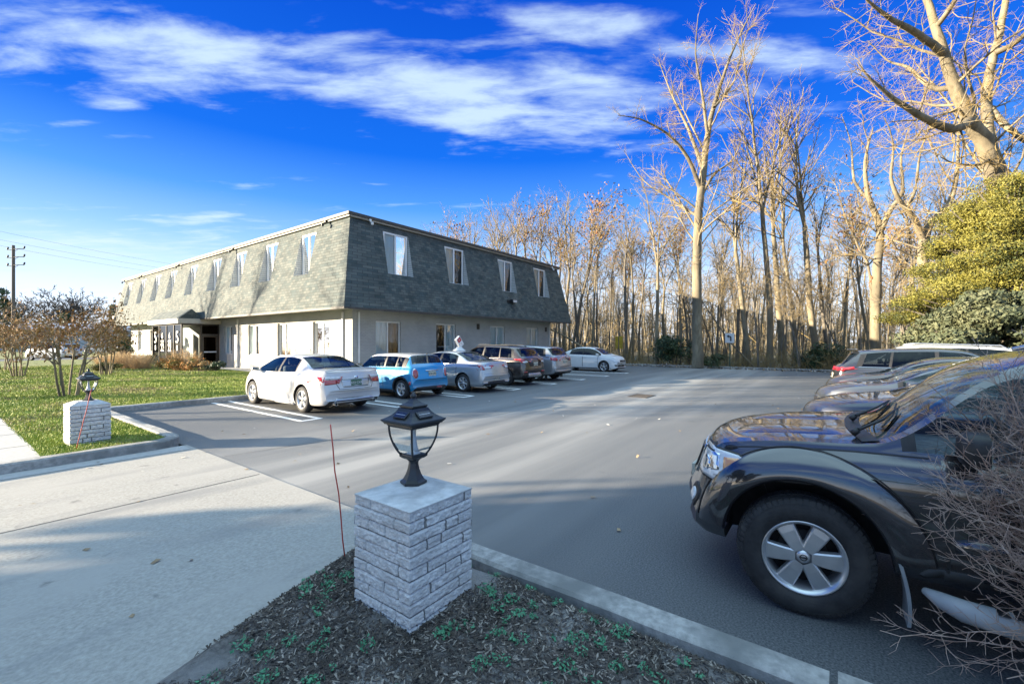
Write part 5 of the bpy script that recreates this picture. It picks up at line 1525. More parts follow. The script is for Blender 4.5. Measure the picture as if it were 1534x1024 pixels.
        bmesh.ops.delete(bm, geom=rest, context='FACES')
        bm.to_mesh(nm); bm.free()
        nm.polygons.foreach_set("use_smooth", np.ones(len(nm.polygons), dtype=bool)); nm.set_sharp_from_angle(angle=R(32))
        s.top, s.belt, s.bot, s.hwm = top, belt, bot, hwm
        # seams round the doors
        sm = MB()
        for a, b in sp.get('door_x', []):
            for x in (a, b):
                for sg in (1, -1):
                    zb_, zt_ = float(bot(x)) + .09, float(belt(x))
                    s.strip(sm, [(x + curv(x) * .9, z) for z in np.linspace(zb_, zt_, 9)], sg, .008)
        s.end_mb(sm, 'door_gap', M['trim'], s.body)
        s.cabin()
        s.wheels()
    def end_mb(s, mb, name, mat, parent, smooth=None):
        if len(mb.bm.faces): return mb.build(name, mat, parent, smooth=smooth)
        mb.bm.free()
    def hit(s, p, d, default=None):
        h = s.bvh.ray_cast(Vector(p), Vector(d))
        return h[0], h[1]
    def strip(s, mb, pts, sg, w, off=.0025):
        prev = None
        for i, (x, z) in enumerate(pts):
            q0 = pts[max(i - 1, 0)]; q1 = pts[min(i + 1, len(pts) - 1)]
            t = Vector((q1[0] - q0[0], q1[1] - q0[1])).normalized(); n = Vector((-t.y, t.x))
            L = []
            for k in (-1, 1):
                px, pz = x + n.x * w * k, z + n.y * w * k
                h, nn = s.hit((px, sg * 3, pz), (0, -sg, 0))
                if h is None: L = None; break
                L.append(h + Vector((0, sg * off, 0)))
            if L and prev: mb.face([prev[0], L[0], L[1], prev[1]])
            prev = L
    def patch(s, mb, view, poly, off=.006, res=.06, mi=None):
        """lays a polygon onto the body seen from a side and gives it a little thickness"""
        d = {'L': (0, -1, 0), 'R': (0, 1, 0), 'B': (1, 0, 0), 'F': (-1, 0, 0), 'T': (0, 0, -1)}[view]
        dv = Vector(d)
        to3 = {'L': lambda u, v: (u, 4, v), 'R': lambda u, v: (u, -4, v), 'B': lambda u, v: (-8, u, v), 'F': lambda u, v: (8, u, v), 'T': lambda u, v: (u, v, 5)}[view]
        b2 = bmesh.new(); vs = [b2.verts.new((u, v, 0)) for u, v in poly]; b2.faces.new(vs)
        us = [p[0] for p in poly]; vv = [p[1] for p in poly]
        for ax, lo, hi in ((0, min(us), max(us)), (1, min(vv), max(vv))):
            n = int((hi - lo) / res)
            for k in range(1, n + 1):
                c = lo + (hi - lo) * k / (n + 1); pn = Vector((1, 0, 0)) if ax == 0 else Vector((0, 1, 0))
                bmesh.ops.bisect_plane(b2, geom=list(b2.verts) + list(b2.edges) + list(b2.faces), plane_co=pn * c, plane_no=pn)
        mp = {}
        last = None
        for v in b2.verts:
            h, n = s.hit(to3(v.co.x, v.co.y), d)
            if h is None or h.length > 6: mp[v.index] = None
            else: mp[v.index] = h
        good = [h for h in mp.values() if h is not None]
        if not good: b2.free(); return
        b2.verts.ensure_lookup_table()
        for v in b2.verts:
            if mp[v.index] is None:
                o = Vector(to3(v.co.x, v.co.y)); k = [i for i in range(3) if abs(d[i]) > .5][0]
                near = min(good, key=lambda h: sum((h[i] - o[i]) ** 2 for i in range(3) if i != k)); q = o.copy(); q[k] = near[k]; mp[v.index] = q
        m = mb.mi if mi is None else mi
        out = {v.index: mb.bm.verts.new(mp[v.index] - dv * off) for v in b2.verts}; inn = {}
        for f in b2.faces:
            try: nf = mb.bm.faces.new([out[v.index] for v in f.verts]); nf.material_index = m; nf.smooth = True
            except ValueError: pass
        for e in b2.edges:
            if len(e.link_faces) == 1:
                a, b = e.verts
                for v in (a, b):
                    if v.index not in inn: inn[v.index] = mb.bm.verts.new(mp[v.index] + dv * .015)
                try: nf = mb.bm.faces.new((out[a.index], out[b.index], inn[b.index], inn[a.index])); nf.material_index = m
                except ValueError: pass
        b2.free()
    def part(s, name, mat, items, off=.006, parent=None, res=.06, both=False):
        """items: (view, polygon[, offset]); both mirrors side and end views"""
        mb = MB()
        for it in items:
            s.patch(mb, it[0], it[1], it[2] if len(it) > 2 else off, res)
        return s.end_mb(mb, name, mat, parent or s.root)
    def pair(s, name, mat, items, off=.006, res=.06):
        for sg in (1, -1):
            mb = MB()
            for it in items:
                v, P = it[0], it[1]; o = it[2] if len(it) > 2 else off
                if v == 'L': s.patch(mb, 'L' if sg > 0 else 'R', P, o, res)
                else: s.patch(mb, v, [(sg * u, w) for u, w in P][::sg], o, res)
            s.end_mb(mb, name, mat, s.root)
    def handle(s, door, x, sg, z):
        h, n = s.bvh.ray_cast(Vector((x, sg * 3, z)), Vector((0, -sg, 0)))[:2]
        if h is None: return
        mb = MB(); y = h.y + sg * .022
        mb.tube([(x - .085, y - sg * .022, z), (x - .07, y, z + .002), (x + .07, y, z + .004), (x + .085, y - sg * .022, z + .004)], [.010, .012, .012, .010], 6)
        mb.build('handle', s.sp.get('handle_mat') or s.paint, door)
    def cabin(s):
        sp = s.sp; mb = MB()
        a, b = sp['cab']; hw = s.hwm * .84
        for x0, x1 in ((a, b),):
            n = 8; prev = None
            for k in range(n + 1):
                x = x0 + (x1 - x0) * k / n; z = float(s.belt(x)) - .10
                L = [Vector((x, -hw, z)), Vector((x, hw, z))]
                if prev: mb.face([prev[0], L[0], L[1], prev[1]])
                prev = L
        mb.build('cabin_floor', M['seat'], s.root)
        mb = MB()
        zr = float(s.top(0)) ; zb_ = float(s.belt(0))
        for x in sp.get('seats', (.15, -.75)):
            for y in (-.36, .36):
                mb.box(x - .10, x + .06, y - .23, y + .23, zb_ - .2, zb_ + (zr - zb_) * .34, .05)
                mb.box(x - .13, x - .03, y - .13, y + .13, zb_ + (zr - zb_) * .42, zb_ + (zr - zb_) * .78, .04)
                for yy in (-.05, .05): mb.tube([(x - .07, y + yy, zb_ + .1), (x - .08, y + yy, zb_ + (zr - zb_) * .5)], .008, 5)
        mb.build('seat', M['seat'], s.root)
        xc = max(sp['ws']) - .45
        mb = MB()
        mb.lathe([(.175, -.012), (.19, 0), (.175, .012), (.165, 0), (.175, -.012)], 20, axis='x', centre=(xc - .2, .37, zb_ + .02))
        mb.build('steering_wheel', M['trim'], s.root)
    def wheels(s):
        sp = s.sp; r, w = sp['r'], sp.get('tw', .21); wb = sp['wb']; y = s.hwm - w / 2 - sp.get('inset', .012)
        first = None
        for ax in (wb / 2, -wb / 2):
            for sg in (1, -1):
                wl_ = empty('wheel', (ax, sg * y, r), 0 if sg > 0 else math.pi); wl_.parent = s.root
                if ax > 0 and sp.get('steer'): wl_.rotation_euler.z += R(sp['steer'])
                if first is None:
                    t, rm = wheel_mesh(r, w, sp['rim'], sp['spokes'], sp.get('spoke_w', (.05, .075)), sp.get('tread', False), sp.get('lugs', 5))
                    first = (t, rm)
                link('tyre', first[0], wl_); link('rim', first[1], wl_)
    def mirror(s, x, z, mat=None, size=(.10, .20, .13)):
        for sg in (1, -1):
            h, _ = s.hit((x, sg * 3, z - .03), (0, -sg, 0))
            if h is None: continue
            mb = MB(); y = h.y
            cx, cy, cz = x - .02, y + sg * (.07 + size[1] / 2), z + .03
            mb.tube([(x + .02, y - sg * .02, z - .03), (x, y + sg * .09, z)], [.03, .025], 8)
            bm2 = mb.bm; r = bmesh.ops.create_uvsphere(bm2, u_segments=16, v_segments=10, radius=1.0)
            for v in r['verts']:
                c = v.co; k = .62
                q = Vector([math.copysign(abs(c[i]) ** k, c[i]) for i in range(3)])
                if q.x < -.3: q.x = -.3
                v.co = Vector((cx + q.x * size[0], cy + q.y * size[1] / 2, cz + q.z * size[2] / 2))
            m = mb.build('mirror', mat or s.paint, s.root, smooth=45)
            g = MB(); g.box(cx - .3 * size[0] - .006, cx - .3 * size[0] - .002, cy - size[1] * .40, cy + size[1] * .40, cz - size[2] * .36, cz + size[2] * .36); g.build('mirror_glass', M['chrome'], m)
    def plate(s, y, z, view='B', mat='plate', text='W72 KNB', w=.305, hgt=.155):
        d = (1, 0, 0) if view == 'B' else (-1, 0, 0)
        h, _ = s.hit((-8 if view == 'B' else 8, y, z), d)
        if h is None: return
        sgx = -1 if view == 'B' else 1
        mb = MB(); x = h.x + sgx * .012
        mb.box(min(x, x - sgx * .03), max(x, x - sgx * .03), y - w / 2, y + w / 2, z - hgt / 2, z + hgt / 2, .004)
        p = mb.build('licence_plate', M[mat], s.root)
        text_mesh('plate_number', text, .085, M['platetext'] if mat == 'plate' else M['clear'], p, (x + sgx * .002, y, z - .005), (R(90), 0, R(-90) if view == 'B' else R(90)), ext=.001)

def wheel_mesh(r, w, rim, spokes, sw, tread, lugs):
    mb = MB(); h = w / 2
    prof = [(rim - .012, -h + .03), (rim + .004, -h + .012), (rim + (r - rim) * .45, -h - .004), (r - .035, -h + .008), (r - .010, -h + .026), (r, -h + .05), (r, h - .05), (r - .010, h - .026), (r - .035, h - .008), (rim + (r - rim) * .45, h + .004), (rim + (r - rim) * .22, h - .003), (rim + .006, h - .012), (rim - .012, h - .03)]
    mb.lathe(prof, 56, axis='y')
    if tread:
        for ring, (y0, y1) in enumerate(((-h + .03, -h + .075), (-h + .085, -h + .125), (-.016, .016), (h - .125, h - .085), (h - .075, h - .022))):
            n = 64
            for k in range(n):
                a0 = 2 * math.pi * (k + (.5 if ring % 2 else 0)) / n; a1 = a0 + 2 * math.pi / n * .80
                ro = r + .010 if ring in (1, 2, 3) else r + .007
                P = []
                for a in (a0, a1):
                    for y in (y0, y1):
                        for q in (r - .012, ro - (.012 if (ring in (0, 4) and abs(y) > h - .04) else 0)): P.append((q * math.cos(a), y, q * math.sin(a)))
                vs = [mb.bm.verts.new(p) for p in P]
                for idx in ((0, 1, 3, 2), (4, 6, 7, 5), (0, 4, 5, 1), (2, 3, 7, 6), (1, 5, 7, 3)): mb.bm.faces.new([vs[i] for i in idx])
            # shoulder lugs running down the sidewall
        n = 64
        for k in range(n):
            a0 = 2 * math.pi * k / n; a1 = a0 + 2 * math.pi / n * .74
            P = []
            for a in (a0, a1):
                for q, y in ((r - .002, h - .026), (r - .034, h - .004), (r - .036, h - .012), (r - .006, h - .034)): P.append((q * math.cos(a), y, q * math.sin(a)))
            vs = [mb.bm.verts.new(p) for p in P]
            for idx in ((0, 1, 5, 4), (1, 2, 6, 5), (0, 4, 7, 3), (0, 3, 2, 1), (4, 5, 6, 7)): mb.bm.faces.new([vs[i] for i in idx])
    bmesh.ops.recalc_face_normals(mb.bm, faces=mb.bm.faces)
    t = bpy.data.meshes.new('tyre'); mb.bm.to_mesh(t); mb.bm.free(); t.materials.append(M['tyre'])
    if tread: t.set_sharp_from_angle(angle=R(30))
    mb = MB()
    mb.lathe([(rim - .035, -h + .03), (rim - .03, h - .06), (rim - .022, h - .03), (rim - .006, h - .010), (rim + .004, h - .006), (rim + .006, h - .014)], 56, axis='y', mi=0)
    mb.lathe([(0, -.02), (rim - .03, -.02)], 40, axis='y', mi=1)
    mb.lathe([(0, .012), (rim * .62, .012), (rim * .62, -.01)], 40, axis='y', mi=2)
    ys = h - .030
    for k in range(spokes):
        a = 2 * math.pi * k / spokes + (0 if spokes == 6 else math.pi / 2)
        Mx = Matrix.Rotation(-a, 4, 'Y')
        r0, r1 = .045, rim - .022; w0, w1 = sw
        sec = []
        for q, ww, yy in ((r0, w0, ys + .004), (r0 + (r1 - r0) * .35, w0 + (w1 - w0) * .35, ys + .006), (r0 + (r1 - r0) * .75, w0 + (w1 - w0) * .75, ys + .002), (r1, w1, ys - .004)):
            sec.append([mb.bm.verts.new(Mx @ Vector(p)) for p in ((q, yy - .035, -ww / 2 - .006), (q, yy - .006, -ww / 2), (q, yy, -ww / 2 + .009), (q, yy, ww / 2 - .009), (q, yy - .006, ww / 2), (q, yy - .035, ww / 2 + .006))])
        for A_, B_ in zip(sec, sec[1:]):
            for i in range(5): mb.bm.faces.new((A_[i], A_[i + 1], B_[i + 1], B_[i])).material_index = 0
    mb.lathe([(0, ys + .012), (.03, ys + .012), (.036, ys + .008), (.04, ys - .002), (.075, ys - .006), (.085, ys - .02), (.085, ys - .05)], 30, axis='y', mi=0)
    for k in range(lugs):
        a = 2 * math.pi * (k + .5) / lugs + math.pi / 2; c = (.062 * math.cos(a), ys - .004, .062 * math.sin(a))
        mb.lathe([(.0155, -.01), (.0155, .0015), (.011, .004), (.010, -.004), (0, -.004)], 10, axis='y', centre=c, mi=3, smooth=False)
    bmesh.ops.recalc_face_normals(mb.bm, faces=mb.bm.faces)
    rm = bpy.data.meshes.new('rim'); mb.bm.to_mesh(rm); mb.bm.free()
    for m in (M['alloy'], M['well'], M['rimdark'], M['trim']): rm.materials.append(m)
    return t, rm
# ---------------------------------------------------------------- the cars themselves
HL = math.atan2(DL.y, DL.x); HR = HL + math.pi
def car_at(bx, by, heading): return B(bx, by, 0), heading
def quad(x0, x1, z0, z1): return [(x0, z0), (x1, z0), (x1, z1), (x0, z1)]
P_white = paint('paint_white', (.52, .515, .505), rough=.4)
P_white2 = paint('paint_white_b', (.62, .62, .61), rough=.4)
P_blue = paint('paint_blue', (.008, .235, .47), rough=.35, metal=.15)
P_silver = paint('paint_silver', (.40, .42, .44), rough=.34, metal=.55)
P_bronze = paint('paint_bronze', (.055, .046, .042), rough=.34, metal=.5)
P_grey = paint('paint_grey', (.30, .31, .32), rough=.34, metal=.55)
P_dark = paint('paint_dark_grey', (.045, .05, .058), rough=.34, metal=.5)
P_navy = paint('paint_navy', (.018, .026, .045), rough=.3, metal=.3)
P_slate = paint('paint_slate', (.06, .07, .085), rough=.34, metal=.5)
P_night = paint('paint_night', (.022, .021, .026), rough=.25, metal=.35, dirt=(.036, .031, .031))
P_night.node_tree.nodes['Principled BSDF'].inputs['Coat IOR'].default_value = 1.9
row_group = 'cars parked nose in along the office'

def sedan(name, label, bx, by, hd, pm, L=4.81, H=1.47, hw=.91, wb=2.775, r=.335, fo=.965, spokes=10, glass='carglass', cat='car', group=None, **kw):
    xf = wb / 2 + fo; xr = -(L - xf); k = H / 1.47
    sp = dict(xr=xr, xf=xf, wb=wb, hw=hw, r=r, ra=r + .045, rim=r * .68, spokes=spokes, roof_w=.66, gmax=.50, n=76, tw=.215, glass=glass,
        top=[(xr, .60), (xr + .03, .74), (xr + .06, .99 * k), (xr + .12, 1.075 * k), (xr + .45, 1.10 * k), (xr + .72, 1.115 * k), (xr + 1.15, 1.29 * k), (xr + 1.60, 1.43 * k), (-.25, H), (.25, 1.455 * k), (.62, 1.38 * k), (1.35, 1.03 * k), (1.75, .955 * k), (2.1, .86), (xf - .06, .72), (xf, .58)],
        belt=[(xr, .52), (xr + .03, .70), (xr + .08, .94 * k), (xr + .3, .985 * k), (xr + 1.0, .985 * k), (0, .955 * k), (1.2, .925 * k), (1.7, .875), (2.1, .77), (xf - .06, .62), (xf, .5)],
        bot=[(xr, .34), (xr + .10, .25), (xr + .5, .21), (0, .17), (1.8, .17), (xf - .1, .20), (xf, .26)],
        windows=[(-.98, -.12), (-.02, 1.12)], pillar=(-1.02, 1.2), ws=(.62, 1.32), bl=(xr + .74, xr + 1.52), doors=(-.95, -.05, .98), door_x=[(-1.02, -.07), (-.05, .98)], cab=(xr + .95, 1.1),
        slant=[(xr, 0), (-1.5, .22), (-.98, .16), (-.1, .0), (xf, 0)])
    sp.update(kw)
    pos = B(bx, by, 0)
    return Car(name, label, cat, pos, hd, sp, pm, group)

# white mid-size sedan at the head of the row; its left rear wheel stands on (-6.78,-8.0)
wb = 2.775
c = sedan('white_sedan', 'white four door sedan parked nearest on the left beside the lawn kerb', -5.88, -8.0 + wb / 2, HL, P_white, group=row_group, spokes=5, spoke_w=(.055, .10))
xr = c.sp['xr']
c.pair('taillight', M['red'], [('L', [(xr + .03, .77), (xr + .14, .77), (xr + .40, .90), (xr + .42, .94), (xr + .05, .94)]), ('B', [(.52, .76), (.88, .73), (.90, .87), (.50, .86)], .008)])
c.pair('taillight_clear', M['clear'], [('B', [(.36, .872), (.86, .876), (.87, .94), (.42, .935)], .012)])
c.part('trunk_gap', M['trim'], [('B', [(-.46, .62), (.46, .62), (.46, .63), (-.46, .63)], .003), ('B', [(.46, .62), (.56, .80), (.55, .80), (.45, .63)], .003), ('B', [(-.46, .62), (-.56, .80), (-.55, .80), (-.45, .63)], .003)])
c.part('rear_bumper_insert', M['silver'], [('B', [(-.62, .27), (.62, .27), (.50, .40), (-.50, .40)], .006)])
c.part('plate_recess', P_silver, [('B', [(-.36, .66), (.36, .66), (.42, .85), (-.42, .85)], .002)])
c.plate(0, .77, mat='plateg', text='A52 CXR')
c.part('badge', M['chrome'], [('B', [(.045 * math.cos(R(t)) * 1.4, .905 + .045 * math.sin(R(t))) for t in range(0, 360, 30)], .012)])
c.part('trunk_trim', M['chrome'], [('B', [(-.40, .862), (.40, .862), (.40, .876), (-.40, .876)], .012)])
c.mirror(.98, 1.0, M['trim'] if False else None)
mb = MB()
mb.tube([(xr + .22, .74, 1.075), (xr + .07, .55, 1.115), (xr + .03, .25, 1.125), (xr + .03, -.25, 1.125), (xr + .07, -.55, 1.115), (xr + .22, -.74, 1.075)], .018, 8); mb.build('spoiler', P_white, c.root, smooth=50)
for y in (.55, -.55):
    mb = MB(); mb.lathe([(.03, .0), (.042, 0), (.042, .2), (.03, .2)], 14, axis='x', centre=(xr + .05, y, .265)); mb.build('exhaust', M['chrome'], c.root, smooth=40)
c.part('side_skirt', P_white, [('L', quad(-.95, .95, .17, .25), .018), ('R', quad(-.95, .95, .17, .25), .018)])

# blue three door hatchback with a white roof
def hatch_mini():
    wb, L, H = 2.495, 3.76, 1.43; xf = wb / 2 + .68; xr = -(L - xf)
    sp = dict(xr=xr, xf=xf, wb=wb, hw=.865, r=.30, ra=.345, rim=.20, spokes=5, spoke_w=(.045, .095), roof_w=.74, gmax=.46, n=70, tw=.19, wtop=.80,
        top=[(xr, .62), (xr + .03, .72), (xr + .07, .96), (xr + .12, 1.02), (xr + .20, 1.10), (xr + .40, 1.375), (xr + .50, 1.395), (-.4, 1.43), (.3, 1.415), (.55, 1.37), (1.08, 1.0), (1.4, .955), (1.7, .87), (xf - .05, .72), (xf, .58)],
        belt=[(xr, .56), (xr + .03, .66), (xr + .08, .90), (xr + .14, .965), (-.5, .955), (.5, .935), (1.1, .91), (1.5, .85), (1.75, .76), (xf - .05, .62), (xf, .5)],
        bot=[(xr, .34), (xr + .10, .24), (0, .17), (xf - .1, .19), (xf, .25)],
        windows=[(-1.28, -.98), (-.92, -.38), (-.30, .98)], pillar=(-1.5, 1.06), ws=(.55, 1.06), bl=(xr + .205, xr + .40), dark_back=False, doors=(-.36, .9), door_x=[(-.36, .92)], cab=(xr + .35, .9), seats=(.1, -.75),
        curv=[(xr, .13), (xr + .5, .07), (-.3, 0), (.3, 0), (1.0, -.12), (xf, -.30)],
        plan=[(xr, .88), (xr + .12, .95), (xr + .5, 1.0), (0, .985), (1.2, .985), (xf - .15, .88), (xf, .78)], roof_mat=P_white2, roof_x=(xr + .41, .54), handle_dz=.1, handle_mat=M['chrome'])
    return Car('blue_hatchback', 'small bright blue hatchback with white roof parked between the white sedan and the silver sedan', 'car', B(-2.6, -7.8 + wb / 2, 0), HL, sp, P_blue, row_group)
c = hatch_mini(); xr = c.sp['xr']; wb = c.sp['wb']
def oval(y, z, ry, rz_, n=20): return [(y + ry * math.cos(2 * math.pi * k / n), z + rz_ * math.sin(2 * math.pi * k / n)) for k in range(n)]
c.pair('taillight_ring', M['chrome'], [('B', oval(.655, .80, .10, .165), .010)])
c.pair('taillight', M['red'], [('B', oval(.655, .80, .078, .14), .016)])
c.part('tailgate_trim', M['chrome'], [('B', quad(-.27, .27, .865, .90), .016)])
c.plate(0, .775, text='R38 LMD')
c.part('rear_valance', M['trim'], [('B', [(-.70, .24), (.70, .24), (.62, .37), (-.62, .37)], .006)])
c.part('fog_lamp', M['red'], [('B', [(-.44, .30), (-.2, .30), (-.22, .36), (-.42, .36)], .012)])
c.part('bumper_crease', M['trim'], [('B', quad(-.72, .72, .585, .592), .004)])
for ax in (wb / 2, -wb / 2):
    for sg in (1, -1):
        mb = MB(); n = 24; y0 = .80
        pr = None
        for k in range(n + 1):
            a = R(-8 + 196 * k / n); L = []
            for q in (.345, .40):
                x, z = ax + q * math.cos(a), .32 + q * math.sin(a)
                h, _ = c.hit((x + (0 if q > .36 else .012 * math.cos(a)), sg * 3, z + (0 if q > .36 else .012 * math.sin(a))), (0, -sg, 0))
                yy = sg * .862 if h is None or abs(h.y) < .7 else h.y + sg * .012
                L.append(Vector((x, yy, z)))
            L.append(Vector((L[0].x, sg * .74, L[0].z)))
            if pr: mb.face([pr[0], L[0], L[1], pr[1]]); mb.face([pr[2], L[2], L[0], pr[0]])
            pr = L
        mb.build('wheel_arch_trim', M['trim'], c.root, smooth=50)
c.part('side_marker', M['red'], [('L', quad(-wb / 2 - .42, -wb / 2 - .37, .45, .56), .02)])
c.part('sill_trim', M['trim'], [('L', quad(-.9, .9, .17, .27), .012), ('R', quad(-.9, .9, .17, .27), .012)])
c.part('belt_trim', M['chrome'], [('L', quad(-1.55, 1.0, .945, .958), .008)])
c.mirror(.82, .98, M['trim'])
mb = MB(); mb.tube([(xr + .3, .02, 1.40), (xr + .27, .02, 1.415), (xr + .2, .02, 1.43)], [.02, .015, .006], 6); mb.build('antenna', M['trim'], c.root)

# silver sedan with a pizza delivery topper
wb = 2.64
c = sedan('silver_sedan', 'silver sedan with a pizza delivery topper on its roof parked beside the blue hatchback', -.05, -8.1 + wb / 2, HL, P_silver, L=4.58, H=1.47, hw=.878, wb=wb, r=.325, fo=.93, group=row_group, spokes=7, spoke_w=(.04, .06))
xr = c.sp['xr']
c.pair('taillight', M['red'], [('L', [(xr + .03, .86), (xr + .28, .90), (xr + .40, .99), (xr + .08, .98)]), ('B', [(.62, .82), (.82, .80), (.84, .98), (.66, .95)], .008)])
c.pair('taillight_clear', M['clear'], [('B', [(.36, .87), (.64, .82), (.70, .93), (.40, .93)], .010)])
c.part('rear_valance', M['trim'], [('B', [(-.62, .24), (.62, .24), (.46, .40), (-.46, .40)], .006)])
c.plate(0, .48, text='N94 TGE')
c.part('bumper_crease', M['trim'], [('B', quad(-.7, .7, .66, .666), .003)])
c.mirror(.95, 1.0)
for y in (.5,):
    mb = MB(); mb.lathe([(.025, 0), (.037, 0), (.037, .2), (.025, .2)], 14, axis='x', centre=(xr + .02, y, .26)); mb.build('exhaust', M['chrome'], c.root, smooth=40)
# roof topper: a tilted domino-like tile on a moulded base, lying on the roof: a thing of its own
M['topred'] = pmat('topper_red', (.50, .05, .05), (.56, .07, .07), scale=20, rough=.4)
M['topblue'] = pmat('topper_blue', (.03, .14, .36), (.05, .18, .42), scale=20, rough=.4)
tp = empty('car_topper', c.root.location + DL * -.35 + Vector((0, 0, 1.44)), HL); tag(tp, 'white pizza delivery topper with a red tile emblem on the silver sedan roof', 'car topper'); tp.scale = (.84, .84, .84)
mb = MB(); mb.lathe([(.0, .0), (.30, .01), (.31, .04), (.24, .08), (.16, .15), (.11, .20), (0, .21)], 28); b = mb.build('base', M['sign_white'], tp, smooth=40); b.scale = (.8, 1.15, 1)
mb = MB(); Mx = Matrix.Translation((0, 0, .43)) @ Matrix.Rotation(R(-38), 4, 'X')
mb.box(-.07, .07, -.15, .15, -.245, .245, .02, M=Mx); tile = mb.build('tile', M['sign_white'], tp)
for sx in (-1, 1):
    mb = MB(); mb.box(sx * .072, sx * .076, -.11, .11, .012, .215, M=Mx); mb.build('red_half', M['topred'], tile)
    mb = MB(); mb.box(sx * .072, sx * .076, -.11, .11, -.215, -.012, M=Mx); mb.build('pale_half', M['topblue'] if False else M['clear'], tile)
    mb = MB()
    for yy, zz_ in ((0, .115), (-.045, -.07), (.045, -.16)): mb.lathe([(0, .0785), (.03, .0785), (.03, .076)] if sx > 0 else [(0, -.0785), (.03, -.0785), (.03, -.076)], 14, axis='x', centre=Mx @ Vector((0, yy, zz_)), mi=0)
    mb.build('dots', M['sign_white'], tile)

# crossovers
def suv(name, label, bx, by, hd, pm, L=4.52, H=1.68, hw=.92, wb=2.69, r=.35, fo=.89, cat='suv', group=None, **kw):
    xf = wb / 2 + fo; xr = -(L - xf); k = H / 1.68
    sp = dict(xr=xr, xf=xf, wb=wb, hw=hw, r=r, ra=r + .05, rim=r * .66, spokes=5, spoke_w=(.06, .09), roof_w=.70, gmax=.56, n=74, tw=.225, sillrows=3,
        top=[(xr, .70), (xr + .03, .86), (xr + .06, 1.06 * k), (xr + .11, 1.15 * k), (xr + .20, 1.20 * k), (xr + .46, 1.545 * k), (xr + .56, 1.58 * k), (-.7, 1.66 * k), (0, H), (.4, 1.645 * k), (.65, 1.57 * k), (1.32, 1.17 * k), (1.7, 1.09 * k), (2.0, 1.0 * k), (xf - .06, .84), (xf, .62)],
        belt=[(xr, .60), (xr + .03, .80), (xr + .07, 1.0 * k), (xr + .14, 1.10 * k), (-1.0, 1.12 * k), (0, 1.07 * k), (1.2, 1.04 * k), (1.7, .99 * k), (2.0, .90 * k), (xf - .06, .72), (xf, .55)],
        bot=[(xr, .44), (xr + .10, .33), (xr + .5, .26), (0, .22), (1.8, .22), (xf - .1, .26), (xf, .33)],
        windows=[(xr + .62, -1.02, 1), (-.96, -.08, 1), (.0, 1.12)], pillar=(xr + .52, 1.2), ws=(.65, 1.30), bl=(xr + .205, xr + .455), dark_back=True, doors=(-.98, -.04, .98), door_x=[(-1.0, -.05), (-.03, .98)], cab=(xr + .4, 1.1),
        curv=[(xr, .13), (xr + .5, .07), (-.3, 0), (.3, 0), (xf - .7, -.10), (xf, -.28)], slant=[(xr, 0), (xr + .6, .22), (-1.0, .10), (0, 0), (xf, 0)])
    sp.update(kw)
    return Car(name, label, cat, B(bx, by, 0), hd, sp, pm, group)
wb = 2.69
c = suv('bronze_crossover', 'dark bronze crossover with silver rear skid plate parked between two silver grey cars', 2.80, -7.9 + wb / 2, HL, P_bronze, group=row_group)
xr = c.sp['xr']
c.pair('taillight', M['red'], [('L', [(xr + .02, .96), (xr + .25, 1.02), (xr + .62, 1.10), (xr + .25, 1.13), (xr + .05, 1.10)]), ('B', [(.66, .96), (.88, .95), (.88, 1.12), (.70, 1.09)], .008)])
c.pair('taillight_clear', M['clear'], [('B', [(.50, .96), (.76, .93), (.78, 1.0), (.56, 1.03)], .014)])
c.part('lower_cladding', M['trim'], [('B', quad(-.80, .80, .40, .62), .005), ('L', quad(-.85, .85, .23, .34), .014)])
c.part('skid_plate', M['silver'], [('B', [(-.50, .36), (.50, .36), (.42, .52), (-.42, .52)], .016)])
c.pair('reflector', M['red'], [('B', quad(.52, .76, .545, .60), .012)])
c.part('plate_recess', M['trim'], [('B', [(-.40, .80), (.40, .80), (.46, .97), (-.46, .97)], .004)])
c.plate(0, .88, text='H61 PWC')
c.part('window_trim', M['chrome'], [('L', quad(xr + .6, 1.1, 1.095, 1.112), .008)])
c.mirror(.95, 1.16)
for sg in (1, -1):
    mb = MB(); mb.tube([(-1.35, sg * .60, 1.60), (-1.2, sg * .60, 1.66), (.3, sg * .60, 1.69), (.45, sg * .6, 1.62)], .014, 6); mb.build('roof_rail', M['trim'], c.root)
c = suv('grey_crossover', 'light grey crossover with a dark rear window parked last in the row by the gable', 5.35, -7.7 + wb / 2, HL, P_grey, L=4.66, H=1.66, hw=.90, group=row_group)
xr = c.sp['xr']
c.pair('taillight', M['red'], [('L', [(xr + .02, .94), (xr + .30, .98), (xr + .36, 1.10), (xr + .05, 1.12)]), ('B', [(.56, .94), (.86, .94), (.86, 1.12), (.56, 1.06)], .010)])
c.part('rear_bumper', P_grey, [('B', quad(-.8, .8, .44, .66), .02)])
c.part('lower_cladding', M['trim'], [('B', quad(-.70, .70, .36, .44), .012)])
c.plate(0, .88, text='K27 VHS')
c.part('badge_bar', M['chrome'], [('B', quad(-.26, .26, 1.0, 1.025), .014)])
c.mirror(.95, 1.14)
for sg in (1, -1):
    mb = MB(); mb.box(-wb / 2 - .46, -wb / 2 - .445, sg * .70 - .1, sg * .70 + .12, .12, .46); mb.build('mud_flap', M['trim'], c.root)
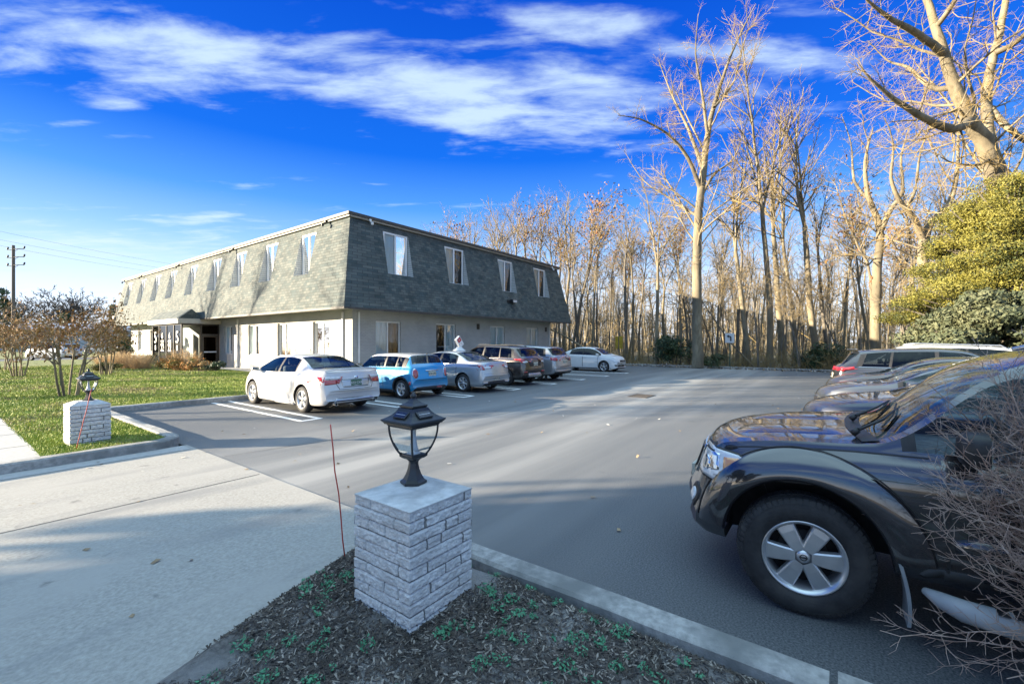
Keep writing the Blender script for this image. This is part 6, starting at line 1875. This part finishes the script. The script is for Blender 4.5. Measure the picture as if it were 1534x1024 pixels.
# white sedan backed in farther along, nose towards the lot
wb = 2.7
c = sedan('white_compact', 'white compact sedan with tinted windows backed in beyond the office gable', 12.8, -7.64 + wb / 2, HR, P_white2, L=4.62, H=1.495, hw=.88, wb=wb, r=.32, fo=.93, spokes=5, spoke_w=(.05, .085), glass='privacy')
xf = c.sp['xf']
c.pair('headlight', M['clear'], [('L', [(xf - .62, .80), (xf - .25, .70), (xf - .05, .62), (xf - .14, .56), (xf - .35, .66)]), ('F', [(.48, .60), (.78, .56), (.80, .72), (.50, .68)], .008)])
c.part('grille', M['trim'], [('F', [(-.42, .60), (.42, .60), (.36, .72), (-.36, .72)], .008)])
c.part('lower_grille', M['trim'], [('F', [(-.5, .30), (.5, .30), (.42, .42), (-.42, .42)], .008)])
c.pair('fog_lamp', M['trim'], [('F', [(.54, .34), (.74, .36), (.76, .45), (.56, .44)], .008)])
c.part('badge', M['chrome'], [('F', oval(0, .655, .06, .06, 14), .014)])
c.plate(0, .46, 'F', text='S15 MRB')
c.mirror(.98, 1.0)
c.part('sill_trim', M['trim'], [('R', quad(-.95, .95, .17, .22), .012)])

# right hand row, noses towards the office
def nose(bx, by): return bx, by
c = sedan('navy_sedan', 'dark navy sedan right behind the near dark vehicle with its long hood showing', -4.67, -18.50 - 2.38, HL, P_navy, L=4.85, H=1.47, hw=.92, wb=2.8, fo=.98, top=None) if False else None
def right_sedan(name, label, bx, bynose, pm, H=1.48, lift=.08):
    L, wb, fo = 4.85, 2.8, .96; xf = wb / 2 + fo; xr = -(L - xf)
    t = [(xr, .62), (xr + .03, .78), (xr + .06, 1.02), (xr + .12, 1.10), (xr + .45, 1.13), (xr + .72, 1.14), (xr + 1.15, 1.31), (xr + 1.6, H - .04), (-.25, H), (.25, H - .015), (.62, H - .09), (1.35, 1.09), (1.75, 1.04), (2.05, .985), (xf - .10, .90), (xf - .03, .80), (xf, .62)]
    bl = [(xr, .54), (xr + .03, .72), (xr + .08, .96), (xr + .3, 1.0), (xr + 1.0, 1.01), (0, .985), (1.2, .97), (1.7, .94), (2.05, .88), (xf - .10, .79), (xf - .03, .68), (xf, .52)]
    c = sedan(name, label, bx, bynose - xf, HL, pm, L=L, H=H, hw=.92, wb=wb, fo=fo, top=t, belt=bl, spokes=5, spoke_w=(.05, .09))
    c.pair('headlight', M['clear'], [('L', [(xf - .55, .84), (xf - .20, .80), (xf - .06, .66), (xf - .30, .68)]), ('F', [(.46, .66), (.80, .62), (.82, .80), (.48, .76)], .008)])
    c.part('grille', M['trim'], [('F', [(-.42, .46), (.42, .46), (.38, .76), (-.38, .76)], .008)])
    c.part('grille_frame', M['chrome'], [('F', quad(-.40, .40, .765, .79), .014)])
    c.plate(0, .42, 'F', text='D83 JYF')
    c.mirror(1.0, 1.06)
    hg = MB(); c.strip(hg, [(x, float(c.belt(x)) - .01) for x in np.linspace(1.35, xf - .25, 14)], 1, .005); c.end_mb(hg, 'hood_gap', M['trim'], c.body)
    return c
right_sedan('navy_sedan', 'dark navy sedan next to the near dark vehicle with its windshield and hood in view', -4.67, -18.50, P_navy)
right_sedan('slate_sedan', 'pale slate sedan between the dark navy sedan and the second dark sedan', -1.97, -18.57, P_slate)
right_sedan('charcoal_sedan', 'charcoal sedan parked nose out directly in front of the dark hatch with the red taillight', .83, -18.70, P_dark)
wb = 2.67
xrs = -(4.48 - (wb / 2 + .9))
c = suv('charcoal_crossover', 'dark grey crossover showing its red taillight and chrome window line in the right hand row', 3.73, -18.8 + xrs, HR, P_dark, L=4.48, H=1.64, hw=.925, wb=wb, fo=.9)
xr = c.sp['xr']
c.pair('taillight', M['red'], [('L', [(xr + .03, 1.0), (xr + .30, 1.0), (xr + .62, 1.06), (xr + .30, 1.09), (xr + .05, 1.10)]), ('B', [(.50, 1.0), (.90, .98), (.90, 1.12), (.52, 1.06)], .010)])
c.part('window_trim', M['chrome'], [('R', [(xr + .60, 1.10), (1.08, 1.075), (1.08, 1.09), (xr + .60, 1.117)], .010)])
c.part('rear_bumper', P_silver, [('B', quad(-.8, .8, .42, .62), .012)])
c.plate(0, .82, text='B40 ZLT')
c.mirror(.95, 1.12)
mb = MB(); mb.box(xr + .36, xr + .62, -.60, .60, 1.575, 1.60, .01); mb.build('spoiler', P_dark, c.root)
c = suv('white_suv', 'white sport utility vehicle with dark windows at the far end of the right hand row', 6.5, -18.6 - 2.5, HL, P_white2, L=4.9, H=1.73, hw=.95, wb=2.85, fo=.95)
xf = c.sp['xf']
c.pair('headlight', M['clear'], [('F', quad(.52, .86, .72, .90), .008)])
c.part('grille', M['trim'], [('F', quad(-.44, .44, .52, .86), .008)])
c.mirror(.95, 1.2)
for sg in (1, -1):
    mb = MB(); mb.tube([(-1.75, sg * .62, 1.60), (-1.6, sg * .62, 1.70), (.2, sg * .62, 1.755), (.4, sg * .62, 1.70)], .018, 6); mb.build('roof_rail', M['silver'], c.root)
# ---------------------------------------------------------------- near dark vehicle (nose to the office, left side towards us)
def near_suv():
    wb, L, H = 2.85, 4.90, 1.77; xf = wb / 2 + .88; xr = -(L - xf)
    sp = dict(xr=xr, xf=xf, wb=wb, hw=.905, r=.385, ra=.475, rim=.235, spokes=6, spoke_w=(.075, .112), roof_w=.74, gmax=.58, n=110, tw=.265, tread=True, lugs=6, inset=-.012, steer=7, arch_up=.035,
        top=[(xr, .80), (xr + .04, 1.1), (xr + .12, 1.2), (xr + .34, 1.68), (xr + .5, 1.72), (-.7, 1.76), (0, H), (.25, 1.74), (.48, 1.66), (1.13, 1.175), (1.3, 1.155), (1.6, 1.135), (1.9, 1.095), (2.08, 1.055), (xf - .17, 1.0), (xf - .13, .93), (xf - .09, .80), (xf - .05, .70), (xf - .015, .62), (xf, .56)],
        belt=[(xr, .72), (xr + .04, 1.0), (xr + .12, 1.10), (-.8, 1.13), (.2, 1.12), (1.1, 1.105), (1.5, 1.075), (1.9, 1.02), (2.08, .965), (xf - .17, .90), (xf - .13, .84), (xf - .09, .74), (xf - .05, .64), (xf - .015, .58), (xf, .52)],
        bot=[(xr, .46), (xr + .15, .40), (0, .40), (1.2, .40), (1.6, .40), (1.9, .37), (xf - .1, .36), (xf, .40)],
        side=[(0, .93), (.06, .965), (.16, .985), (.30, .995), (.45, 1.0), (.58, 1.0), (.70, .998), (.78, .992), (.84, .982), (.90, .965), (.95, .945), (1.0, .915)],
        plan=[(xr, .93), (xr + .12, .97), (0, 1), (1.5, 1.0), (1.9, .99), (xf - .2, .955), (xf - .06, .90), (xf, .86)],
        curv=[(xr, .05), (-.5, 0), (.3, 0), (.7, -.07), (1.2, -.12), (1.9, -.17), (xf, -.26)],
        windows=[(-2.2, -1.15, 1), (-1.08, -.22, 1), (-.12, .93)], pillar=(-2.3, 1.0), ws=(.48, 1.12), bl=(xr + .13, xr + .33), dark_back=True, doors=(-1.1, -.17, .86), door_x=[(-1.12, -.18), (-.17, .80)], cab=(-2.2, 1.0), handle_mat=M['trim'], handle_dz=.12, sillrows=1)
    bxc, byc = -8.27, -18.85
    return Car('dark_suv', 'dark brown black sport utility vehicle with a big front wheel filling the right foreground', 'suv', B(bxc, byc - wb / 2, 0) + Vector((-.035, .09, 0)), HL, sp, P_night)
c = near_suv(); S = c; xf = c.sp['xf']; ax = c.sp['wb'] / 2; r = .385; hw = c.hwm
# wide fender flare standing proud of the side, swept round the arch
def flare(ax, a0, a1, front, sg):
    mb = MB(); n = 46; pr = None
    for k in range(n + 1):
        a = R(a0 + (a1 - a0) * k / n); ca, sa = math.cos(a), math.sin(a)
        ro = .665 if front else .64
        fl = 1.0
        L = []
        zc = r + .035
        rin = .468
        ys = []
        for q, dyy in ((rin, -.10), (rin - .002, .030), (rin + .012, .047), (rin + .05, .052), (ro - .05, .036), (ro - .012, .022), (ro, .002)):
            x, z = ax + q * ca, zc + q * sa * (1.0 if True else 1)
            h, _ = c.hit((ax + max(q, .50) * ca, sg * 3, zc + max(q, .50) * sa), (0, -sg, 0))
            yb = hw * .985 if h is None or abs(h.y) < .6 else abs(h.y)
            L.append(Vector((x, sg * (yb + dyy), z)))
        if pr:
            for i in range(len(L) - 1): mb.face([pr[i], L[i], L[i + 1], pr[i + 1]])
        pr = L
    return mb.build('fender_flare', P_night, c.root, smooth=35, merge=.0008)
for sg in (1, -1):
    flare(ax, 4, 172, True, sg); flare(-ax, 8, 176, False, sg)
    # rounded lip line over the flare
    mb = MB(); P = []
    for k in range(41):
        a = R(6 + 150 * k / 40); q = .672
        x, z = ax + q * math.cos(a), r + .035 + q * math.sin(a); h, _ = c.hit((x, sg * 3, z), (0, -sg, 0))
        if h is not None and abs(h.y) > .6: P.append((x, h.y + sg * .001, z))
    mb.tube(P, .0055, 6); mb.build('flare_seam', M['trim'], c.root)
    # mud flaps
    mb = MB(); n = 8; pr = None
    for k in range(n + 1):
        t = k / n; x = ax - .478 - .035 * math.sin(t * 2.2) - .01 * t; z = .50 - t * .36
        L = [Vector((x, sg * (hw - .20), z)), Vector((x - .004, sg * (hw + .035 - .01 * t), z)), Vector((x - .022, sg * (hw + .030 - .01 * t), z)), Vector((x - .018, sg * (hw - .20), z))]
        if pr:
            for i in range(4): mb.face([pr[i], pr[(i + 1) % 4], L[(i + 1) % 4], L[i]])
        else: mb.face(L)
        pr = L
    mb.face(pr[::-1]); M.setdefault('flap', pmat('mud_flap', (.20, .22, .235), (.27, .29, .30), scale=8, rough=.6))
    mb.build('mud_flap', M['flap'], c.root, merge=.0004)
    # step bar
    M.setdefault('step', pmat('step_bar', (.30, .32, .335), (.38, .40, .41), scale=7, rough=.5))
    mb = MB()
    mb.tube([(ax - .60, sg * (hw - .02), .36), (ax - .66, sg * (hw + .045), .355), (ax - .74, sg * (hw + .085), .345), (ax - .9, sg * (hw + .10), .34), (-.9, sg * (hw + .10), .34), (-1.02, sg * (hw + .06), .345)], [.02, .045, .058, .062, .062, .03], 16)
    st = mb.build('side_step', M['step'], c.root, smooth=50)
    mb = MB()
    for k in range(26): mb.box(ax - .86 - k * .06 - .045, ax - .86 - k * .06, min(sg * (hw + .06), sg * (hw + .15)), max(sg * (hw + .06), sg * (hw + .15)), .3955 - .0, .404, .002)
    mb.build('step_tread', M['trim'], st)
# headlights: clear cover with an amber corner
c.pair('headlight', M['clear'], [('L', [(xf - .30, .80), (xf - .56, .885), (xf - .60, .935), (xf - .50, .985), (xf - .30, 1.005), (xf - .22, .99), (xf - .16, .82)], .010), ('F', [(.52, .80), (.86, .78), (.90, .98), (.56, .96)], .012)], res=.03)
c.pair('headlight_reflector', M['chrome'], [('L', [(xf - .27, .83), (xf - .37, .86), (xf - .37, .97), (xf - .26, .975)], .013), ('F', oval(.72, .88, .055, .055, 18), .018)], res=.03)
c.pair('turn_lamp', M['amber'], [('L', [(xf - .40, .855), (xf - .555, .895), (xf - .59, .935), (xf - .50, .965), (xf - .40, .955)], .014)], res=.03)
c.pair('headlight_seal', M['trim'], [('L', [(xf - .29, .788), (xf - .57, .876), (xf - .614, .936), (xf - .50, .998), (xf - .30, 1.018), (xf - .2, 1.0), (xf - .15, .81)], .006), ('F', [(.50, .785), (.88, .765), (.92, .99), (.54, .975)], .008)], res=.03)
c.part('grille', M['chrome'], [('F', [(-.46, .72), (.46, .72), (.50, .96), (-.50, .96)], .012)])
c.part('grille_mesh', M['trim'], [('F', [(-.38, .75), (-.1, .75), (-.16, .93), (-.42, .93)], .02), ('F', [(.38, .75), (.1, .75), (.16, .93), (.42, .93)], .02)])
c.part('lower_grille', M['trim'], [('F', quad(-.55, .55, .46, .58), .012)])
c.pair('fog_lamp_recess', M['trim'], [('F', oval(.68, .60, .075, .10, 18), .010)], res=.03)
c.pair('fog_lamp', M['clear'], [('F', oval(.68, .60, .045, .055, 18), .018)], res=.03)
c.plate(0, .62, 'F', text='E19 QTA')
c.mirror(.64, 1.19, M['trim'], (.09, .20, .19))
# bumper, hood and wing joints
for pts, wd in (([(xf - .58 - .1 * t, .88 - .32 * t) for t in np.linspace(0, 1, 12)], .003), ([(x, float(c.belt(x)) + .004) for x in np.linspace(.80, xf - .42, 30)], .0045)):
    sm = MB(); c.strip(sm, pts, 1, wd, .003); c.end_mb(sm, 'panel_gap', M['trim'], c.body)
c.part('side_moulding', P_night, [('L', [(-1.05, .60), (.62, .60), (.70, .63), (.70, .68), (.62, .71), (-1.05, .71)], .022), ('R', [(-1.05, .60), (.62, .60), (.70, .63), (.70, .68), (.62, .71), (-1.05, .71)], .022)], res=.08)
sm = MB(); c.strip(sm, [(x, .985 - .02 * (x - .2)) for x in np.linspace(-1.1, .95, 40)], 1, .008, .004); c.end_mb(sm, 'crease_trim', P_slate, c.body)
# hood bulges, cowl, wipers and their hinges
mb = MB()
for sg in (1, -1):
    pr = None
    for k in range(15):
        x = 1.16 + (xf - .40 - 1.16) * k / 14; wd = .20 + .02 * math.sin(k / 14 * 3.14); L = []
        for i in range(9):
            y = sg * (.36 + (i / 8 - .5) * 2 * wd); h = S.bvh.ray_cast(Vector((x, y, 3)), Vector((0, 0, -1)))[0]
            e = math.sin(i / 8 * math.pi) ** .55 * min(1, k / 2, (14 - k) / 2.5)
            z = (h.z if h is not None else 1.1); L.append(Vector((x, y, z - .004 + .022 * e)))
        if pr:
            for i in range(8): mb.face([pr[i], L[i], L[i + 1], pr[i + 1]])
        pr = L
mb.build('hood_bulge', P_night, c.root, smooth=60, merge=.0008)
mb = MB()
pr = None
for i in range(25):
    y = -.76 + 1.52 * i / 24; cvx = -.12 * (y / hw) ** 2
    L = []
    for dxx, dz_ in ((0.03, .003), (.07, .008), (.12, .004)):
        h = S.bvh.ray_cast(Vector((1.07 + cvx + dxx, y, 3)), Vector((0, 0, -1)))[0]; L.append(Vector((1.07 + cvx + dxx, y, (h.z if h is not None else 1.15) + dz_)))
    if pr:
        for a in range(2): mb.face([pr[a], L[a], L[a + 1], pr[a + 1]])
    pr = L
mb.build('cowl', M['trim'], c.root, smooth=60)
def on_glass(x, y, d=.012):
    h = S.bvh.ray_cast(Vector((x, y, 3)), Vector((0, 0, -1)))[0]
    return Vector((x, y, (h.z if h is not None else 1.2) + d))
for y0, y1, y2 in ((.62, .20, .02), (.02, -.40, -.55)):
    mb = MB(); b0 = on_glass(1.12, y0, .03)
    mb.tube([b0 + Vector((.03, 0, -.01)), b0 + Vector((.0, 0, .02))], [.022, .02], 10)
    mb.tube([b0 + Vector((0, 0, .02)), on_glass(.98, (y0 + y1) / 2, .04), on_glass(.90, y1 + .05, .028)], [.011, .009, .006], 6)
    mb.tube([on_glass(.99, y0 - .12, .016), on_glass(.92, (y0 + y1) / 2 - .1, .016), on_glass(.88, y2, .016)], [.006, .008, .006], 6)
    mb.build('wiper', M['trim'], c.root)
mb = MB(); mb.box(xf - .62, xf - .60, hw - .16, hw - .06, .27, .40, .003); mb.build('air_dam', M['trim'], c.root)
for sg in (1, -1):
    mb = MB(); mb.tube([(-1.9, sg * .66, 1.70), (-1.7, sg * .66, 1.79), (-.1, sg * .66, 1.82), (.15, sg * .66, 1.74)], .02, 8); mb.build('roof_rail', M['silver'], c.root)
text_z = None
# emblem on the wheel caps: a plain ring crossed by a bar
for w in [o for o in c.root.children if o.name.startswith('wheel')]:
    rim = [o for o in w.children if o.name.startswith('rim')][0]
    mb = MB(); yy = .265 / 2 - .03 + .014
    mb.lathe([(.016, yy), (.021, yy), (.021, yy - .003)], 20, axis='y'); mb.box(-.024, .024, yy - .002, yy + .001, -.005, .005)
    mb.build('wheel_emblem', M['rimdark'], rim)

# ---------------------------------------------------------------- beyond the lawn: road, parked vehicles, low white buildings, treeline
HS = HR
def far_car(name, label, pos, hd, pm, kind='suv', H=1.7, cat='car'):
    f = suv if kind == 'suv' else sedan
    c = f(name, label, 0, 0, hd, pm, H=H, n=40, cat=cat) if kind == 'suv' else f(name, label, 0, 0, hd, pm, H=H, n=40, cat=cat)
    c.root.location = pos
    return c
far_car('silver_suv', 'silver sport utility vehicle on the far road behind the crape myrtles', Vector((-45.3, 43.5, 0)), R(178), P_silver, 'suv', 1.72, 'suv')
far_car('white_van', 'white vehicle parked far off beyond the lawn just left of the office end', Vector((-52, 61, 0)), R(200), P_white2, 'suv', 1.9, 'car')
far_car('far_white_sedan', 'white sedan parked far off in front of the low blue white building', Vector((-61, 66, 0)), R(190), P_white2, 'sedan', 1.47, 'car')
M['metalwall'] = brick_mat('ribbed_wall', (.42, .46, .50), (.46, .50, .54), (.30, .33, .36), .3, 6.0, .02, .4, noise_amt=.06)
M['metalroof'] = pmat('pale_roof', (.26, .30, .36), (.34, .38, .44), scale=.5, rough=.6)
def low_building(label, x, y, w, d, h, rz):
    b = empty('low_building', (x, y, -.05), R(rz)); tag(b, label, 'building')
    mb = MB()
    for q, (u, L) in (((-w, -d, w, -d), (0, 2 * w)), ((w, -d, w, d), (0, 2 * d)), ((w, d, -w, d), (0, 2 * w)), ((-w, d, -w, -d), (0, 2 * d))):
        mb.face([(q[0], q[1], 0), (q[2], q[3], 0), (q[2], q[3], h), (q[0], q[1], h)], [(0, 0), (L, 0), (L, h), (0, h)])
    mb.build('wall', M['metalwall'], b)
    mb = MB(); e = .5
    mb.face([(-w - e, -d - e, h), (w + e, -d - e, h), (w + e, 0, h + 1.3), (-w - e, 0, h + 1.3)]); mb.face([(-w - e, 0, h + 1.3), (w + e, 0, h + 1.3), (w + e, d + e, h), (-w - e, d + e, h)])
    for s in (-1, 1): mb.face([(s * (w + e), -d - e, h), (s * (w + e), 0, h + 1.3), (s * (w + e), d + e, h)])
    mb.box(-w - e, w + e, -d - e - .05, -d - e, h - .3, h + .02)
    mb.build('roof', M['metalroof'], b)
    for k in range(3):
        x0 = -w + (k + .5) * 2 * w / 3 - 1.4; mb = MB(); mb.box(x0, x0 + 2.8, -d - .06, -d - .01, .0, h * .72)
        for j in range(4): mb.box(x0 + .05, x0 + 2.75, -d - .08, -d - .062, .1 + j * h * .17, .1 + j * h * .17 + .04)
        mb.build('door', M['white'] if k != 1 else M['room'], b)
low_building('long low pale blue building far off between the myrtles and the office', -80, 92, 15, 6, 4.2, 32)
low_building('second low pale building farther left behind the crape myrtles', -118, 96, 14, 6, 4.0, 40)
# treeline behind them
r = np.random.default_rng(91); lab = 'dark leafless tree in the distant line beyond the low buildings'
tr, crn = bare_tree(190, 15, .34, .35, dens=(18, 9, 5), lrat=(.5, .45, .5), rmin=.05, maxl=3, start=.25)
M['darkbark'] = pmat('bark_dark', (.03, .028, .024), (.06, .055, .048), scale=5, rough=1)
far_t = tree_obj('bare_tree', tr, crn, 'darkbark', 'darkbark', (0, 0, 0)); protos.append([far_t, 15, False]); FT = len(protos) - 1
for k in range(34):
    x = -165 + k * 3.7 + r.uniform(-2, 2); put_tree(FT, Vector((x, 108 + r.uniform(-6, 14), -.05)), float(r.uniform(10.5, 15.5)), float(r.uniform(0, 6.28)), lab, 'distant trees left of the office')
for k, (px, d, h, lb) in enumerate(((6, 75, 11.5, 'dark evergreen at the left picture edge behind the utility pole'), (98, 100, 8.0, 'dark evergreen rising left of the low pale building'), (170, 104, 10.5, 'dark evergreen against the sky just left of the office'))):
    p = ground_at(px, d); rr = np.random.default_rng(700 + k); lum = []
    for _ in range(26):
        z = rr.uniform(.8, h); w = (h * .30) * (1 - z / (h * 1.08)) + .2; a = rr.uniform(0, 6.28); q = w * rr.uniform(.3, .8); lum.append((q * math.cos(a), q * math.sin(a), z, .9, .9, .6))
    evergreen('distant_evergreen', lb, p, lum, 3200, (.25, .6), ('dark_leaf', 'mid_leaf'), 700 + k, h, .2, -.2, .7)
